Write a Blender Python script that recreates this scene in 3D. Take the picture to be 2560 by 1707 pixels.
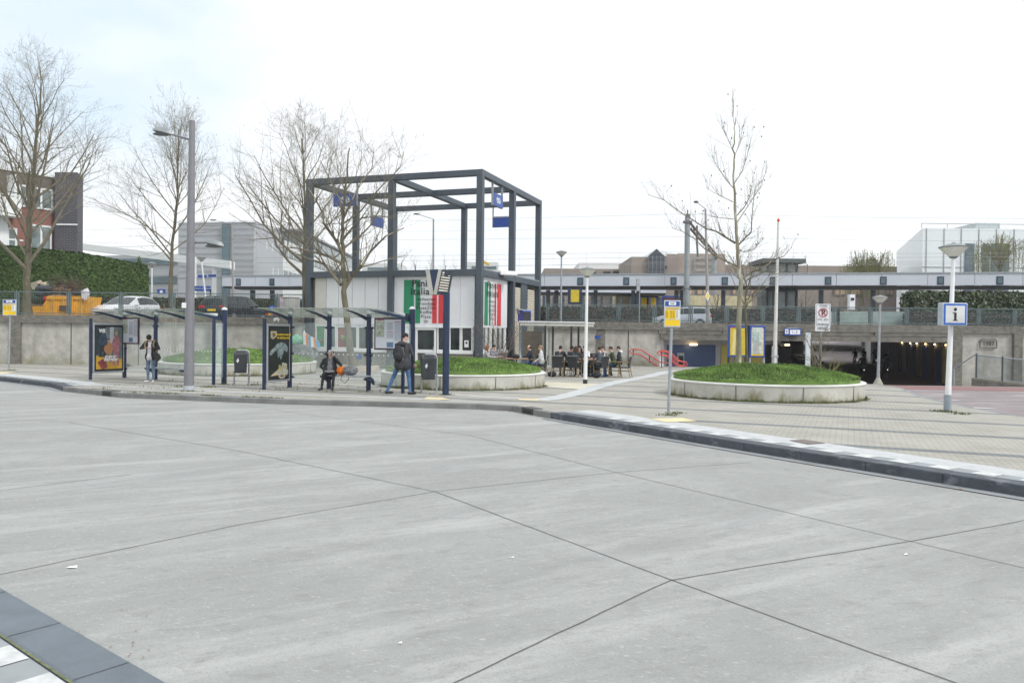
import bpy, bmesh, math, random
import numpy as np
from mathutils import Vector, Matrix
random.seed(7)
S=bpy.context.scene
for o in list(bpy.data.objects): bpy.data.objects.remove(o)
# ------------------------------------------------------------ camera
F=1959.0; CX,CY=1280.0,853.5; PIT=0.0101; ROLL=0.0105; H=1.85
cp,sp,cr,sr=math.cos(PIT),math.sin(PIT),math.cos(ROLL),math.sin(ROLL)
fw=Vector((0,cp,-sp)); r0=Vector((1,0,0)); u0=Vector((0,sp,cp))
RR=cr*r0+sr*u0; UU=cr*u0-sr*r0
cam=bpy.data.cameras.new('camera'); co=bpy.data.objects.new('camera',cam); S.collection.objects.link(co)
co.matrix_world=Matrix(((RR.x,UU.x,-fw.x,0),(RR.y,UU.y,-fw.y,0),(RR.z,UU.z,-fw.z,H),(0,0,0,1)))
cam.sensor_width=36; cam.lens=F/2560*36; cam.clip_end=4000; cam.clip_start=.1
S.camera=co
# ------------------------------------------------------------ light
SUN_DIR=Vector((0.62,-0.42,0.72)).normalized()
EL=math.asin(SUN_DIR.z); AZ=math.atan2(SUN_DIR.x,SUN_DIR.y)
sl=bpy.data.lights.new('sun','SUN'); sl.energy=1.6; sl.angle=math.radians(12); sl.color=(1,.98,.95)
so=bpy.data.objects.new('sun',sl); S.collection.objects.link(so); so.location=(30,-20,60)
so.rotation_euler=(-SUN_DIR).to_track_quat('-Z','Y').to_euler()
W=bpy.data.worlds.new('World'); S.world=W; W.use_nodes=True
nt=W.node_tree; N=nt.nodes; L=nt.links; bg=N['Background']
sky=N.new('ShaderNodeTexSky'); sky.sky_type='NISHITA'; sky.sun_disc=False; sky.sun_elevation=EL; sky.sun_rotation=AZ
tc=N.new('ShaderNodeTexCoord'); mp=N.new('ShaderNodeMapping'); mp.inputs['Scale'].default_value=(1,1,2.2)
noi=N.new('ShaderNodeTexNoise'); noi.inputs['Scale'].default_value=3.1; noi.inputs['Detail'].default_value=7; noi.inputs['Roughness'].default_value=.5
L.new(tc.outputs['Generated'],mp.inputs['Vector']); L.new(mp.outputs['Vector'],noi.inputs['Vector'])
dp=N.new('ShaderNodeVectorMath'); dp.operation='DOT_PRODUCT'; L.new(tc.outputs['Generated'],dp.inputs[0])
dv=Vector((-.55,.78,.42)).normalized(); dp.inputs[1].default_value=dv      # a gap of thin blue high on the left
mr=N.new('ShaderNodeMapRange'); mr.inputs['From Min'].default_value=.87; mr.inputs['From Max'].default_value=1.0; mr.inputs['To Min'].default_value=.62; mr.inputs['To Max'].default_value=-.12
L.new(dp.outputs['Value'],mr.inputs['Value'])
ad=N.new('ShaderNodeMath'); ad.operation='ADD'; L.new(noi.outputs['Fac'],ad.inputs[0]); L.new(mr.outputs['Result'],ad.inputs[1])
m2=N.new('ShaderNodeMapRange'); m2.interpolation_type='SMOOTHSTEP'; m2.inputs['From Min'].default_value=.38; m2.inputs['From Max'].default_value=.72; m2.inputs['To Min'].default_value=.05
L.new(ad.outputs['Value'],m2.inputs['Value'])
mul=N.new('ShaderNodeMix'); mul.data_type='RGBA'; mul.blend_type='MIX'; mul.inputs[0].default_value=.86
L.new(sky.outputs['Color'],mul.inputs[6]); mul.inputs[7].default_value=(6.3,7.4,8.4,1)
mx=N.new('ShaderNodeMix'); mx.data_type='RGBA'
n2=N.new('ShaderNodeTexNoise'); n2.inputs['Scale'].default_value=2.6; n2.inputs['Detail'].default_value=6; L.new(mp.outputs['Vector'],n2.inputs['Vector'])
cr2=N.new('ShaderNodeValToRGB'); L.new(n2.outputs['Fac'],cr2.inputs[0]); cr2.color_ramp.elements[0].position=.38; cr2.color_ramp.elements[1].position=.62
cr2.color_ramp.elements[0].color=(.745,.785,.82,1); cr2.color_ramp.elements[1].color=(.83,.852,.872,1)
sz=N.new('ShaderNodeSeparateXYZ'); L.new(tc.outputs['Generated'],sz.inputs[0]); zr=N.new('ShaderNodeMapRange'); zr.interpolation_type='SMOOTHSTEP'; zr.inputs['From Min'].default_value=.4; zr.inputs['From Max'].default_value=.85; zr.inputs['To Min'].default_value=10.; zr.inputs['To Max'].default_value=13.5
L.new(sz.outputs['Z'],zr.inputs[0]); vm=N.new('ShaderNodeVectorMath'); vm.operation='SCALE'; L.new(cr2.outputs['Color'],vm.inputs[0]); L.new(zr.outputs[0],vm.inputs['Scale'])
L.new(m2.outputs['Result'],mx.inputs[0]); L.new(mul.outputs[2],mx.inputs[6]); L.new(vm.outputs[0],mx.inputs[7])
L.new(mx.outputs[2],bg.inputs['Color']); bg.inputs['Strength'].default_value=.1
S.view_settings.view_transform='Standard'; S.view_settings.look='None'; S.view_settings.gamma=1
S.view_settings.exposure=0.44
S.render.engine='CYCLES'; S.cycles.max_bounces=6; S.cycles.transparent_max_bounces=12
# ------------------------------------------------------------ pixel helpers (x,y in the 2560 wide photograph)
def ray(x,y): return fw+RR*((x-CX)/F)-UU*((y-CY)/F)
def P(x,y,Y):
    d=ray(x,y); t=Y/d.y; return Vector((d.x*t,Y,H+d.z*t))
def G(x,y,z=0.):
    d=ray(x,y); t=(z-H)/d.z; return Vector((d.x*t,d.y*t,z))
def Zat(y,Y,x=1280): return P(x,y,Y).z
def V(*a): return Vector(a)
# ------------------------------------------------------------ materials
MATS={}
def mat(name,col,rough=.6,var=.12,sc=3.,metal=0,bump=0,bsc=40.,emit=0,alpha=None,stretch=None,col2=None,spec=None):
    if name in MATS: return MATS[name]
    m=bpy.data.materials.new(name); m.use_nodes=True; t=m.node_tree; n=t.nodes; b=n['Principled BSDF']
    b.inputs['Roughness'].default_value=rough; b.inputs['Metallic'].default_value=metal
    if spec is not None: b.inputs['Specular IOR Level'].default_value=spec
    c=n.new('ShaderNodeTexCoord'); mp=n.new('ShaderNodeMapping'); t.links.new(c.outputs['Object'],mp.inputs[0])
    if stretch: mp.inputs['Scale'].default_value=stretch
    a=n.new('ShaderNodeTexNoise'); a.inputs['Scale'].default_value=sc; a.inputs['Detail'].default_value=6; a.inputs['Roughness'].default_value=.62
    t.links.new(mp.outputs[0],a.inputs['Vector'])
    r=n.new('ShaderNodeValToRGB'); t.links.new(a.outputs['Fac'],r.inputs[0])
    r.color_ramp.elements[0].position=.3; r.color_ramp.elements[1].position=.7
    c2=col2 if col2 else tuple(x*(1-var*2) for x in col)
    r.color_ramp.elements[0].color=(*c2,1); r.color_ramp.elements[1].color=(*[min(1,x*(1+var*.5)) for x in col],1)
    t.links.new(r.outputs[0],b.inputs['Base Color'])
    if bump:
        q=n.new('ShaderNodeTexNoise'); q.inputs['Scale'].default_value=bsc; q.inputs['Detail'].default_value=4; t.links.new(c.outputs['Object'],q.inputs['Vector'])
        bp=n.new('ShaderNodeBump'); bp.inputs['Strength'].default_value=bump; bp.inputs['Distance'].default_value=.02
        t.links.new(q.outputs['Fac'],bp.inputs['Height']); t.links.new(bp.outputs[0],b.inputs['Normal'])
    if emit: b.inputs['Emission Color'].default_value=(*col,1); b.inputs['Emission Strength'].default_value=emit
    if alpha is not None: b.inputs['Alpha'].default_value=alpha
    m['nodes']=1; MATS[name]=m; return m
def stain(m,col,sc,lo,hi,stretch=(1,1,1),zfade=None):
    """a layer of dirt with its own shape over the base colour of m"""
    t=m.node_tree; n=t.nodes; b=n['Principled BSDF']; src=b.inputs['Base Color'].links[0].from_socket
    c=n.new('ShaderNodeTexCoord'); mp=n.new('ShaderNodeMapping'); mp.inputs['Scale'].default_value=stretch; t.links.new(c.outputs['Object'],mp.inputs[0])
    a=n.new('ShaderNodeTexNoise'); a.inputs['Scale'].default_value=sc; a.inputs['Detail'].default_value=8; a.inputs['Roughness'].default_value=.65; t.links.new(mp.outputs[0],a.inputs['Vector'])
    val=a.outputs['Fac']
    if zfade:
        s=n.new('ShaderNodeSeparateXYZ'); t.links.new(c.outputs['Object'],s.inputs[0])
        z=n.new('ShaderNodeMapRange'); z.inputs['From Min'].default_value=zfade[0]; z.inputs['From Max'].default_value=zfade[1]; z.inputs['To Min'].default_value=zfade[2]; z.inputs['To Max'].default_value=zfade[3]
        t.links.new(s.outputs['Z'],z.inputs[0]); ad=n.new('ShaderNodeMath'); ad.operation='ADD'; t.links.new(val,ad.inputs[0]); t.links.new(z.outputs[0],ad.inputs[1]); val=ad.outputs[0]
    r=n.new('ShaderNodeMapRange'); r.inputs['From Min'].default_value=lo; r.inputs['From Max'].default_value=hi; t.links.new(val,r.inputs[0])
    x=n.new('ShaderNodeMix'); x.data_type='RGBA'; t.links.new(r.outputs[0],x.inputs[0]); t.links.new(src,x.inputs[6]); x.inputs[7].default_value=(*col,1)
    t.links.new(x.outputs[2],b.inputs['Base Color']); return m
def brick_mat(name,c1,c2,mortar,bw,bh,ms=.01,rot=(0,0,0),rough=.85,bump=.3,wall=None):
    if name in MATS: return MATS[name]
    m=bpy.data.materials.new(name); m.use_nodes=True; t=m.node_tree; n=t.nodes; b=n['Principled BSDF']; b.inputs['Roughness'].default_value=rough
    c=n.new('ShaderNodeTexCoord'); mp=n.new('ShaderNodeMapping'); mp.inputs['Rotation'].default_value=rot; t.links.new(c.outputs['Object'],mp.inputs[0])
    k=n.new('ShaderNodeTexBrick'); k.inputs['Scale'].default_value=1; k.inputs['Brick Width'].default_value=bw; k.inputs['Row Height'].default_value=bh; k.inputs['Mortar Size'].default_value=ms
    k.inputs['Color1'].default_value=(*c1,1); k.inputs['Color2'].default_value=(*c2,1); k.inputs['Mortar'].default_value=(*mortar,1)
    if wall:
        dd=n.new('ShaderNodeVectorMath'); dd.operation='DOT_PRODUCT'; dd.inputs[1].default_value=(wall[0],wall[1],0); t.links.new(c.outputs['Object'],dd.inputs[0])
        sx=n.new('ShaderNodeSeparateXYZ'); t.links.new(c.outputs['Object'],sx.inputs[0]); cx=n.new('ShaderNodeCombineXYZ'); t.links.new(dd.outputs['Value'],cx.inputs[0]); t.links.new(sx.outputs['Z'],cx.inputs[1]); t.links.new(cx.outputs[0],k.inputs['Vector'])
    else: t.links.new(mp.outputs[0],k.inputs['Vector'])
    a=n.new('ShaderNodeTexNoise'); a.inputs['Scale'].default_value=.9; a.inputs['Detail'].default_value=7; t.links.new(c.outputs['Object'],a.inputs['Vector'])
    r=n.new('ShaderNodeMapRange'); r.inputs['To Min'].default_value=.72; r.inputs['To Max'].default_value=1.22; t.links.new(a.outputs['Fac'],r.inputs[0])
    x=n.new('ShaderNodeMix'); x.data_type='RGBA'; x.blend_type='MULTIPLY'; x.inputs[0].default_value=1; t.links.new(k.outputs['Color'],x.inputs[6]); t.links.new(r.outputs[0],x.inputs[7])
    t.links.new(x.outputs[2],b.inputs['Base Color'])
    if bump:
        bp=n.new('ShaderNodeBump'); bp.invert=True; bp.inputs['Strength'].default_value=bump; bp.inputs['Distance'].default_value=.01; t.links.new(k.outputs['Fac'],bp.inputs['Height']); t.links.new(bp.outputs[0],b.inputs['Normal'])
    MATS[name]=m; return m
def glass(name,col=(.8,.9,.88),alpha=.25,rough=.05):
    if name in MATS: return MATS[name]
    m=mat(name,col,rough,var=.03,sc=2); m.node_tree.nodes['Principled BSDF'].inputs['Alpha'].default_value=alpha; return m
# ------------------------------------------------------------ mesh builder
OFF={}
class MB:
    def __init__(s): s.v=[]; s.f=[]; s.mi=[]; s.m=0
    def add(s,vs,fs):
        k=len(s.v); s.v+=[tuple(p) for p in vs]; s.f+=[tuple(i+k for i in f) for f in fs]; s.mi+=[s.m]*len(fs); return s
    def obox(s,o,a,b,c):
        o,a,b,c=map(Vector,(o,a,b,c)); vs=[o,o+a,o+a+b,o+b,o+c,o+a+c,o+a+b+c,o+b+c]
        return s.add(vs,[(0,3,2,1),(4,5,6,7),(0,1,5,4),(1,2,6,5),(2,3,7,6),(3,0,4,7)])
    def box(s,c,d,rz=0):
        c=Vector(c); ca,sa=math.cos(rz),math.sin(rz); a=Vector((ca,sa,0))*d[0]; b=Vector((-sa,ca,0))*d[1]; z=Vector((0,0,d[2]))
        return s.obox(c-a/2-b/2-z/2,a,b,z)
    def tube(s,pts,r,n=8,cap=True,close=False):
        pts=[Vector(p) for p in pts]; k=len(pts)
        if not hasattr(r,'__len__'): r=[r]*k
        rings=[]; prev=None
        for i,p in enumerate(pts):
            if close: d=pts[(i+1)%k]-pts[i-1]
            else: d=pts[min(i+1,k-1)]-pts[max(i-1,0)]
            if d.length<1e-9: d=Vector((0,0,1))
            d.normalize()
            if prev is None:
                a=Vector((0,0,1)) if abs(d.z)<.9 else Vector((1,0,0)); x=d.cross(a).normalized()
            else:
                x=prev-d*prev.dot(d); x=x.normalized() if x.length>1e-6 else d.orthogonal().normalized()
            prev=x; y=d.cross(x)
            rings.append([p+(x*math.cos(2*math.pi*j/n)+y*math.sin(2*math.pi*j/n))*r[i] for j in range(n)])
        vs=[q for g in rings for q in g]; fs=[]
        for i in range(k if close else k-1):
            a=i*n; b=((i+1)%k)*n
            for j in range(n): fs.append((a+j,a+(j+1)%n,b+(j+1)%n,b+j))
        if cap and not close: fs+= [tuple(range(n-1,-1,-1)),tuple((k-1)*n+j for j in range(n))]
        return s.add(vs,fs)
    def cyl(s,p0,p1,r0,r1=None,n=12): return s.tube([p0,p1],[r0,r0 if r1 is None else r1],n)
    def lathe(s,c,prof,n=24,ax=None):
        c=Vector(c); vs=[]; fs=[]
        for r,z in prof:
            for j in range(n):
                a=2*math.pi*j/n; vs.append(c+Vector((r*math.cos(a),r*math.sin(a),z)))
        for i in range(len(prof)-1):
            for j in range(n): fs.append((i*n+j,i*n+(j+1)%n,(i+1)*n+(j+1)%n,(i+1)*n+j))
        return s.add(vs,fs)
    def poly(s,pts): return s.add(pts,[tuple(range(len(pts)))])
    def prism(s,pts,vec):
        pts=[Vector(p) for p in pts]; vec=Vector(vec); k=len(pts)
        return s.add(pts+[p+vec for p in pts],[tuple(range(k-1,-1,-1)),tuple(range(k,2*k))]+[(i,(i+1)%k,k+(i+1)%k,k+i) for i in range(k)])
    def ell(s,c,r,n=12,m=8,rot=None):
        c=Vector(c); vs=[];fs=[]
        for i in range(m+1):
            t=math.pi*i/m
            for j in range(n):
                a=2*math.pi*j/n; q=Vector((r[0]*math.sin(t)*math.cos(a),r[1]*math.sin(t)*math.sin(a),r[2]*math.cos(t)))
                if rot: q=rot@q
                vs.append(c+q)
        for i in range(m):
            for j in range(n): fs.append((i*n+j,(i+1)*n+j,(i+1)*n+(j+1)%n,i*n+(j+1)%n))
        return s.add(vs,fs)
    def text(s,txt,size,loc,right,up,align='CENTER',fat=0,depth=.004,squeeze=1):
        cu=bpy.data.curves.new('t','FONT'); cu.body=txt; cu.size=size; cu.align_x=align; cu.align_y='CENTER'; cu.offset=fat; cu.resolution_u=3; cu.space_character=1.05
        o=bpy.data.objects.new('t',cu); S.collection.objects.link(o); dg=bpy.context.evaluated_depsgraph_get(); dg.update()
        me=bpy.data.meshes.new_from_object(o.evaluated_get(dg)); right=Vector(right).normalized(); up=Vector(up).normalized(); nn=right.cross(up); loc=Vector(loc)+nn*depth
        vs=[loc+right*(p.co.x*squeeze)+up*p.co.y for p in me.vertices]; fs=[tuple(f.vertices) for f in me.polygons]
        bpy.data.objects.remove(o); bpy.data.curves.remove(cu); bpy.data.meshes.remove(me)
        return s.add(vs,fs)
    def build(s,name,mats,parent=None,loc=None,smooth=False,bevel=0,sub=0):
        if not isinstance(mats,(list,tuple)): mats=[mats]
        o_=Vector((0,0,0))
        if parent is not None: o_=OFF.get(parent.name,Vector((0,0,0)))
        elif loc is not None: o_=Vector(loc)
        me=bpy.data.meshes.new(name); me.from_pydata([(p[0]-o_.x,p[1]-o_.y,p[2]-o_.z) for p in s.v],[],s.f)
        for m in mats: me.materials.append(m)
        me.polygons.foreach_set('material_index',s.mi)
        if smooth: me.polygons.foreach_set('use_smooth',[True]*len(s.f))
        me.update(); o=bpy.data.objects.new(name,me); S.collection.objects.link(o)
        if parent is not None: o.parent=parent; OFF[o.name]=o_
        else: o.location=o_; OFF[o.name]=o_
        if bevel:
            b=o.modifiers.new('b','BEVEL'); b.width=bevel; b.segments=2; b.limit_method='ANGLE'
        if sub:
            b=o.modifiers.new('s','SUBSURF'); b.levels=sub; b.render_levels=sub
        if smooth and not sub: 
            me.set_sharp_from_angle(angle=math.radians(40))
        return o
def tag(o,label,cat,group=None,kind=None):
    if label: o['label']=label
    if cat: o['category']=cat
    if group: o['group']=group
    if kind: o['kind']=kind
    return o
def root(name,loc,label,cat,group=None,rz=0,local=False):
    o=bpy.data.objects.new(name,None); S.collection.objects.link(o); o.location=loc; o.rotation_euler=(0,0,rz); o.empty_display_size=.2
    OFF[o.name]=Vector((0,0,0)) if local else Vector(loc)
    return tag(o,label,cat,group)
def struct(o): o['kind']='structure'; return o
def kids(o): return [c for c in bpy.data.objects if c.parent==o]
def dup(o,loc,rz,label=None,parent=None):
    c=o.copy(); S.collection.objects.link(c); c.parent=parent
    if parent is None: c.location=loc; c.rotation_euler=(0,0,rz)
    if label: c['label']=label
    for k in kids(o): dup(k,None,None,None,c)
    return c
# ------------------------------------------------------------ shared materials
dsteel=mat('grey_blue_steel_paint',(.062,.08,.1),.45,var=.1,sc=.8)
navy=mat('navy_paint',(.012,.026,.07),.35,var=.1)
galv=mat('galvanised_steel',(.36,.39,.41),.5,var=.15,sc=6,metal=.3)
greyp=mat('grey_lamp_paint',(.2,.2,.22),.5,var=.08)
whitep=mat('white_paint',(.78,.79,.8),.5,var=.06)
blackp=mat('black_paint',(.02,.022,.025),.5,var=.1)
railm=mat('railing_green_grey',(.12,.16,.165),.5,var=.15,sc=2)
conc=mat('concrete_wall',(.45,.435,.395),.9,var=.16,sc=2.2,bump=.9,bsc=18); stain(conc,(.22,.21,.19),1.4,.54,.8,(1,1,.22)); stain(conc,(.24,.24,.15),1.6,.62,.95,(1,1,1),(0,.8,.34,0))
coping=mat('concrete_coping',(.2,.19,.165),.9,var=.25,sc=3,bump=.3,stretch=(1,1,3)); stain(coping,(.08,.075,.065),2.5,.5,.75,(1,1,.4))
pconc=mat('planter_concrete',(.52,.51,.46),.9,var=.12,sc=2,bump=.3); stain(pconc,(.2,.19,.09),3,.62,.86,(1,1,.5),(0,.42,.3,0)); stain(pconc,(.08,.085,.05),6,.7,.95,(1,1,1),(0,.14,.5,0))
prim=mat('planter_rim_concrete',(.62,.62,.59),.85,var=.08,sc=3)
blue=mat('station_blue',(.02,.07,.31),.4,var=.06)
yel=mat('sign_yellow',(.82,.55,.01),.5,var=.05)
red=mat('red_paint',(.55,.06,.045),.45,var=.08)
green=mat('flag_green',(.01,.22,.1),.5,var=.06)
flagred=mat('flag_red',(.6,.03,.04),.5,var=.06)
wpan=mat('white_panel',(.68,.69,.71),.45,var=.04,sc=.7)
stain(wpan,(.5,.5,.47),1.6,.56,.85,(1,1,.12)); stain(dsteel,(.11,.12,.125),1.2,.55,.85,(1,1,.3))
wfr=mat('white_window_frame',(.75,.77,.76),.4,var=.04)
dglass=mat('dark_window_glass',(.035,.045,.045),.08,var=.35,sc=1.2)
bglass=mat('blue_grey_window_glass',(.1,.16,.19),.12,var=.2,sc=.3)
sglass=glass('shelter_glass',(.75,.85,.83),.16)
rglass=glass('mossy_roof_glass',(.6,.68,.64),.5,.2); stain(rglass,(.16,.24,.17),5,.5,.6,(1,2.2,1))
ink=mat('black_ink',(.015,.015,.016),.6,var=.02)
grey_txt=mat('grey_print',(.25,.25,.27),.6,var=.2,sc=30)
lampw=mat('frosted_bowl',(.72,.72,.66),.3,var=.08)
# ============================================================ SETTING
def sm(t): t=max(0,min(1,t)); return t*t*(3-2*t)
def zf(x,y): return -1.1*sm((y-29.3)/17.2)*sm((x-11.5)/4.5)
def sheet(name,poly,off,mats,zfun=None,cell=0,hole=None,label=None):
    bm=bmesh.new(); vs=[bm.verts.new((p[0],p[1],0)) for p in poly]; bm.faces.new(vs)
    if cell:
        for ax in (0,1):
            lo=min(p[ax] for p in poly); hi=max(p[ax] for p in poly); k=lo+cell
            while k<hi:
                if zfun is None or True:
                    no=(1,0,0) if ax==0 else (0,1,0); pt=(k,0,0) if ax==0 else (0,k,0)
                    bmesh.ops.bisect_plane(bm,geom=bm.verts[:]+bm.edges[:]+bm.faces[:],plane_co=pt,plane_no=no)
                k+=cell
    bmesh.ops.triangulate(bm,faces=[f for f in bm.faces if len(f.verts)>4])
    for v in bm.verts: v.co.z=(zfun(v.co.x,v.co.y) if zfun else 0)+off
    bmesh.ops.recalc_face_normals(bm,faces=bm.faces)
    for f in bm.faces:
        if f.normal.z<0: f.normal_flip()
    me=bpy.data.meshes.new(name); bm.to_mesh(me); bm.free(); me.materials.append(mats)
    o=bpy.data.objects.new(name,me); S.collection.objects.link(o); return struct(o)
def strip(name,pts,w,z,m,zfun=None,closed=False):
    """flat band of width w along a polyline"""
    b=MB(); pts=[Vector((p[0],p[1],0)) for p in pts]; k=len(pts); L_=[];R_=[]
    for i in range(k):
        d=(pts[min(i+1,k-1)]-pts[max(i-1,0)]).normalized(); n=Vector((-d.y,d.x,0))
        for l,s_ in ((L_,1),(R_,-1)):
            q=pts[i]+n*w/2*s_; q.z=(zfun(q.x,q.y) if zfun else 0)+z; l.append(q)
    b.add(L_+R_,[(i,k+i,k+i+1,i+1) for i in range(k-1)])
    return b.build(name,m)
# ---- materials of the ground
roadm=mat('road_concrete',(.29,.297,.284),.85,var=.07,sc=.5,bump=.35,bsc=60)
stain(roadm,(.335,.34,.332),.8,.5,.72,(1,1,1)); 
def streaks(m,col,sc,lo,hi,ang,ratio):
    stain(m,col,sc,lo,hi,(1,1,1)); 
    mp=[x for x in m.node_tree.nodes if x.bl_idname=='ShaderNodeMapping'][-1]; mp.inputs['Rotation'].default_value=(0,0,-ang); 
    mp.vector_type='POINT'
    t=m.node_tree; nz=mp.outputs[0].links[0].to_node; sc2=t.nodes.new('ShaderNodeVectorMath'); sc2.operation='MULTIPLY'; sc2.inputs[1].default_value=(1/ratio,1,1)
    t.links.new(mp.outputs[0],sc2.inputs[0]); t.links.new(sc2.outputs[0],nz.inputs['Vector'])
streaks(roadm,(.385,.39,.38),1.9,.5,.72,math.radians(30),11)
streaks(roadm,(.235,.24,.235),1.3,.52,.76,math.radians(46),9)
streaks(roadm,(.205,.208,.2),9,.52,.82,math.radians(20),2)
streaks(roadm,(.2,.203,.195),60,.5,.8,0,1)
streaks(roadm,(.39,.39,.38),30,.58,.7,math.radians(-20),2)
streaks(roadm,(.2,.2,.2),45,.66,.72,0,1)
pave=brick_mat('plaza_brick_paving',(.375,.36,.315),(.32,.31,.275),(.24,.23,.205),.21,.1,.01,(0,0,math.radians(23.3)))
# dark bands laid across the paving
t=pave.node_tree; n=t.nodes; b=n['Principled BSDF']; src=b.inputs['Base Color'].links[0].from_socket
c=n.new('ShaderNodeTexCoord'); d=n.new('ShaderNodeVectorMath'); d.operation='DOT_PRODUCT'; t.links.new(c.outputs['Object'],d.inputs[0]); d.inputs[1].default_value=(.396,.918,0)
s1=n.new('ShaderNodeMath'); s1.operation='SUBTRACT'; t.links.new(d.outputs['Value'],s1.inputs[0]); s1.inputs[1].default_value=14.35
s2=n.new('ShaderNodeMath'); s2.operation='DIVIDE'; t.links.new(s1.outputs[0],s2.inputs[0]); s2.inputs[1].default_value=2.62
s3=n.new('ShaderNodeMath'); s3.operation='FRACT'; t.links.new(s2.outputs[0],s3.inputs[0])
s4=n.new('ShaderNodeMath'); s4.operation='LESS_THAN'; t.links.new(s3.outputs[0],s4.inputs[0]); s4.inputs[1].default_value=.125
x=n.new('ShaderNodeMix'); x.data_type='RGBA'; x.blend_type='MULTIPLY'; t.links.new(s4.outputs[0],x.inputs[0]); t.links.new(src,x.inputs[6]); x.inputs[7].default_value=(.47,.52,.6,1); t.links.new(x.outputs[2],b.inputs['Base Color'])
stain(pave,(.2,.21,.13),.8,.6,.85)
pave2=brick_mat('grey_brick_paving',(.3,.3,.28),(.25,.25,.235),(.15,.15,.14),.21,.1,.012,(0,0,.4))
kerbm=mat('dark_kerb_concrete',(.075,.085,.1),.8,var=.18,sc=3,bump=.2); stain(kerbm,(.2,.215,.235),2.4,.55,.7,(1,1,2))
kerbg=mat('grey_kerb_concrete',(.22,.22,.215),.85,var=.18,sc=2,bump=.2)
gutter=mat('gutter_concrete',(.26,.275,.29),.85,var=.15,sc=2)
lights=mat('light_guide_tiles',(.47,.485,.49),.85,var=.1,sc=4)
whites=mat('white_marker_tiles',(.55,.56,.555),.8,var=.14,sc=9)
midt=mat('grey_marker_tiles',(.27,.29,.3),.8,var=.08,sc=4)
yelt=mat('cream_yellow_tiles',(.68,.57,.34),.8,var=.08,sc=4)
cream=mat('cream_paving',(.56,.53,.42),.85,var=.08,sc=3)
cyc=mat('red_brown_asphalt',(.235,.2,.205),.9,var=.1,sc=1.2,bump=.2); streaks(cyc,(.3,.27,.27),1.2,.5,.62,.2,3)
cycd=mat('dark_red_asphalt',(.24,.13,.125),.9,var=.12,sc=2)
asph=mat('street_asphalt',(.2,.2,.2),.9,var=.1,sc=1); grs=mat('far_grass',(.07,.1,.04),.95,var=.2,sc=.1)
jointm=mat('joint_sealant',(.09,.09,.09),.8,var=.15)
# ---- base ground, road
struct(sheet('ground',[(-300,-60),(300,-60),(300,50.5),(-300,50.5)],-.2,pave2,zf if False else (lambda x,y: zf(x,y) if y>29 else 0),6))
KL=[(-30,37.3),(-19.4,29.6),(-15.6,26.6),(-14.3,25.0),(-11.3,22.8),(-6.3,21.35),(-.9,20.5),(.05,20.1),(1.0,18.35),(4.05,13.55),(6.55,9.75),(9.2,5.6),(14,-3)]
sheet('road',[(-60,59),(-60,-40),(40,-40),(40,-3)]+[(14.3,-3)]+KL[::-1][1:],-.14,roadm,None,0)
plz=sheet('plaza_pavement',KL+[(12.4,-3),(12.3,10),(12.15,18.6),(12.15,19.3),(12.25,21.5),(12.85,24.7),(14.2,28.7),(14.9,36),(16.2,46.45),(1.6,46.45),(-1.3,50),(-30,50),(-34,44)] ,0,pave,lambda x,y:zf(x,y) if y>29.3 else 0,2.0)
# ---- kerbs : face and top as one solid band along the edge
def kerb(name,pts,w,m,ztop=.006,zb=-.2,segs=True):
    b=MB(); pts=[Vector((p[0],p[1],0)) for p in pts]; k=len(pts); n_=[]
    for i in range(k):
        d=(pts[min(i+1,k-1)]-pts[max(i-1,0)]).normalized(); n_.append(Vector((-d.y,d.x,0)))
    for i in range(k-1):
        q=[pts[i]-n_[i]*.03,pts[i]+n_[i]*w,pts[i+1]+n_[i+1]*w,pts[i+1]-n_[i+1]*.03]
        lo=[V(a.x,a.y,zb) for a in q]; hi=[V(a.x,a.y,ztop) for a in q]; 
        b.add(lo+hi,[(0,3,2,1),(4,5,6,7),(0,1,5,4),(1,2,6,5),(2,3,7,6),(3,0,4,7)][1:])
    o=b.build(name,m,bevel=.02); return struct(o)
def subdiv(pts,step):
    out=[]
    for a,b_ in zip(pts,pts[1:]):
        a=Vector(a);b_=Vector(b_); k=max(1,int((b_-a).length/step))
        out+=[a.lerp(b_,i/k) for i in range(k)]
    return out+[Vector(pts[-1])]
bay=KL[8:]; kerb('kerb',subdiv([(.95,18.45)]+list(bay[1:]),1.0),.3,kerbm,ztop=.012)
kerb('kerb',[(-30,37.3),(-19.4,29.6),(-15.6,26.6),(-14.35,25.1)],.3,kerbm,ztop=.012)
kerb('kerb',[(-14.3,25.0),(-11.3,22.8),(-6.3,21.35),(-.9,20.5),(.05,20.1),(.95,18.45)],.16,kerbg,ztop=.005,zb=-.2)
def offs(pts,d):
    pts=[Vector((p[0],p[1])) for p in pts]; o=[]
    for i in range(len(pts)):
        t_=(pts[min(i+1,len(pts)-1)]-pts[max(i-1,0)]).normalized(); o.append((pts[i].x-t_.y*d,pts[i].y+t_.x*d))
    return o
bayp=[(.95,18.45),(4.05,13.55),(6.55,9.75),(9.2,5.6),(14,-3)]; leftp=[(-30,37.3),(-19.4,29.6),(-15.6,26.6),(-14.35,25.1)]
struct(strip('gutter',offs(bayp,-.14),.24,-.134,gutter)); struct(strip('gutter',offs(leftp,-.14),.24,-.134,gutter))
struct(strip('joint_line',offs(bayp,-.27),.02,-.13,jointm))
struct(strip('marker_band',offs(bayp,.46),.32,.006,midt)); struct(strip('guide_strip',offs(bayp,.92),.6,.005,lights))
struct(strip('marker_band',offs(leftp,.46),.32,.006,midt)); struct(strip('guide_strip',offs(leftp,.92),.6,.005,lights))
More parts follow.
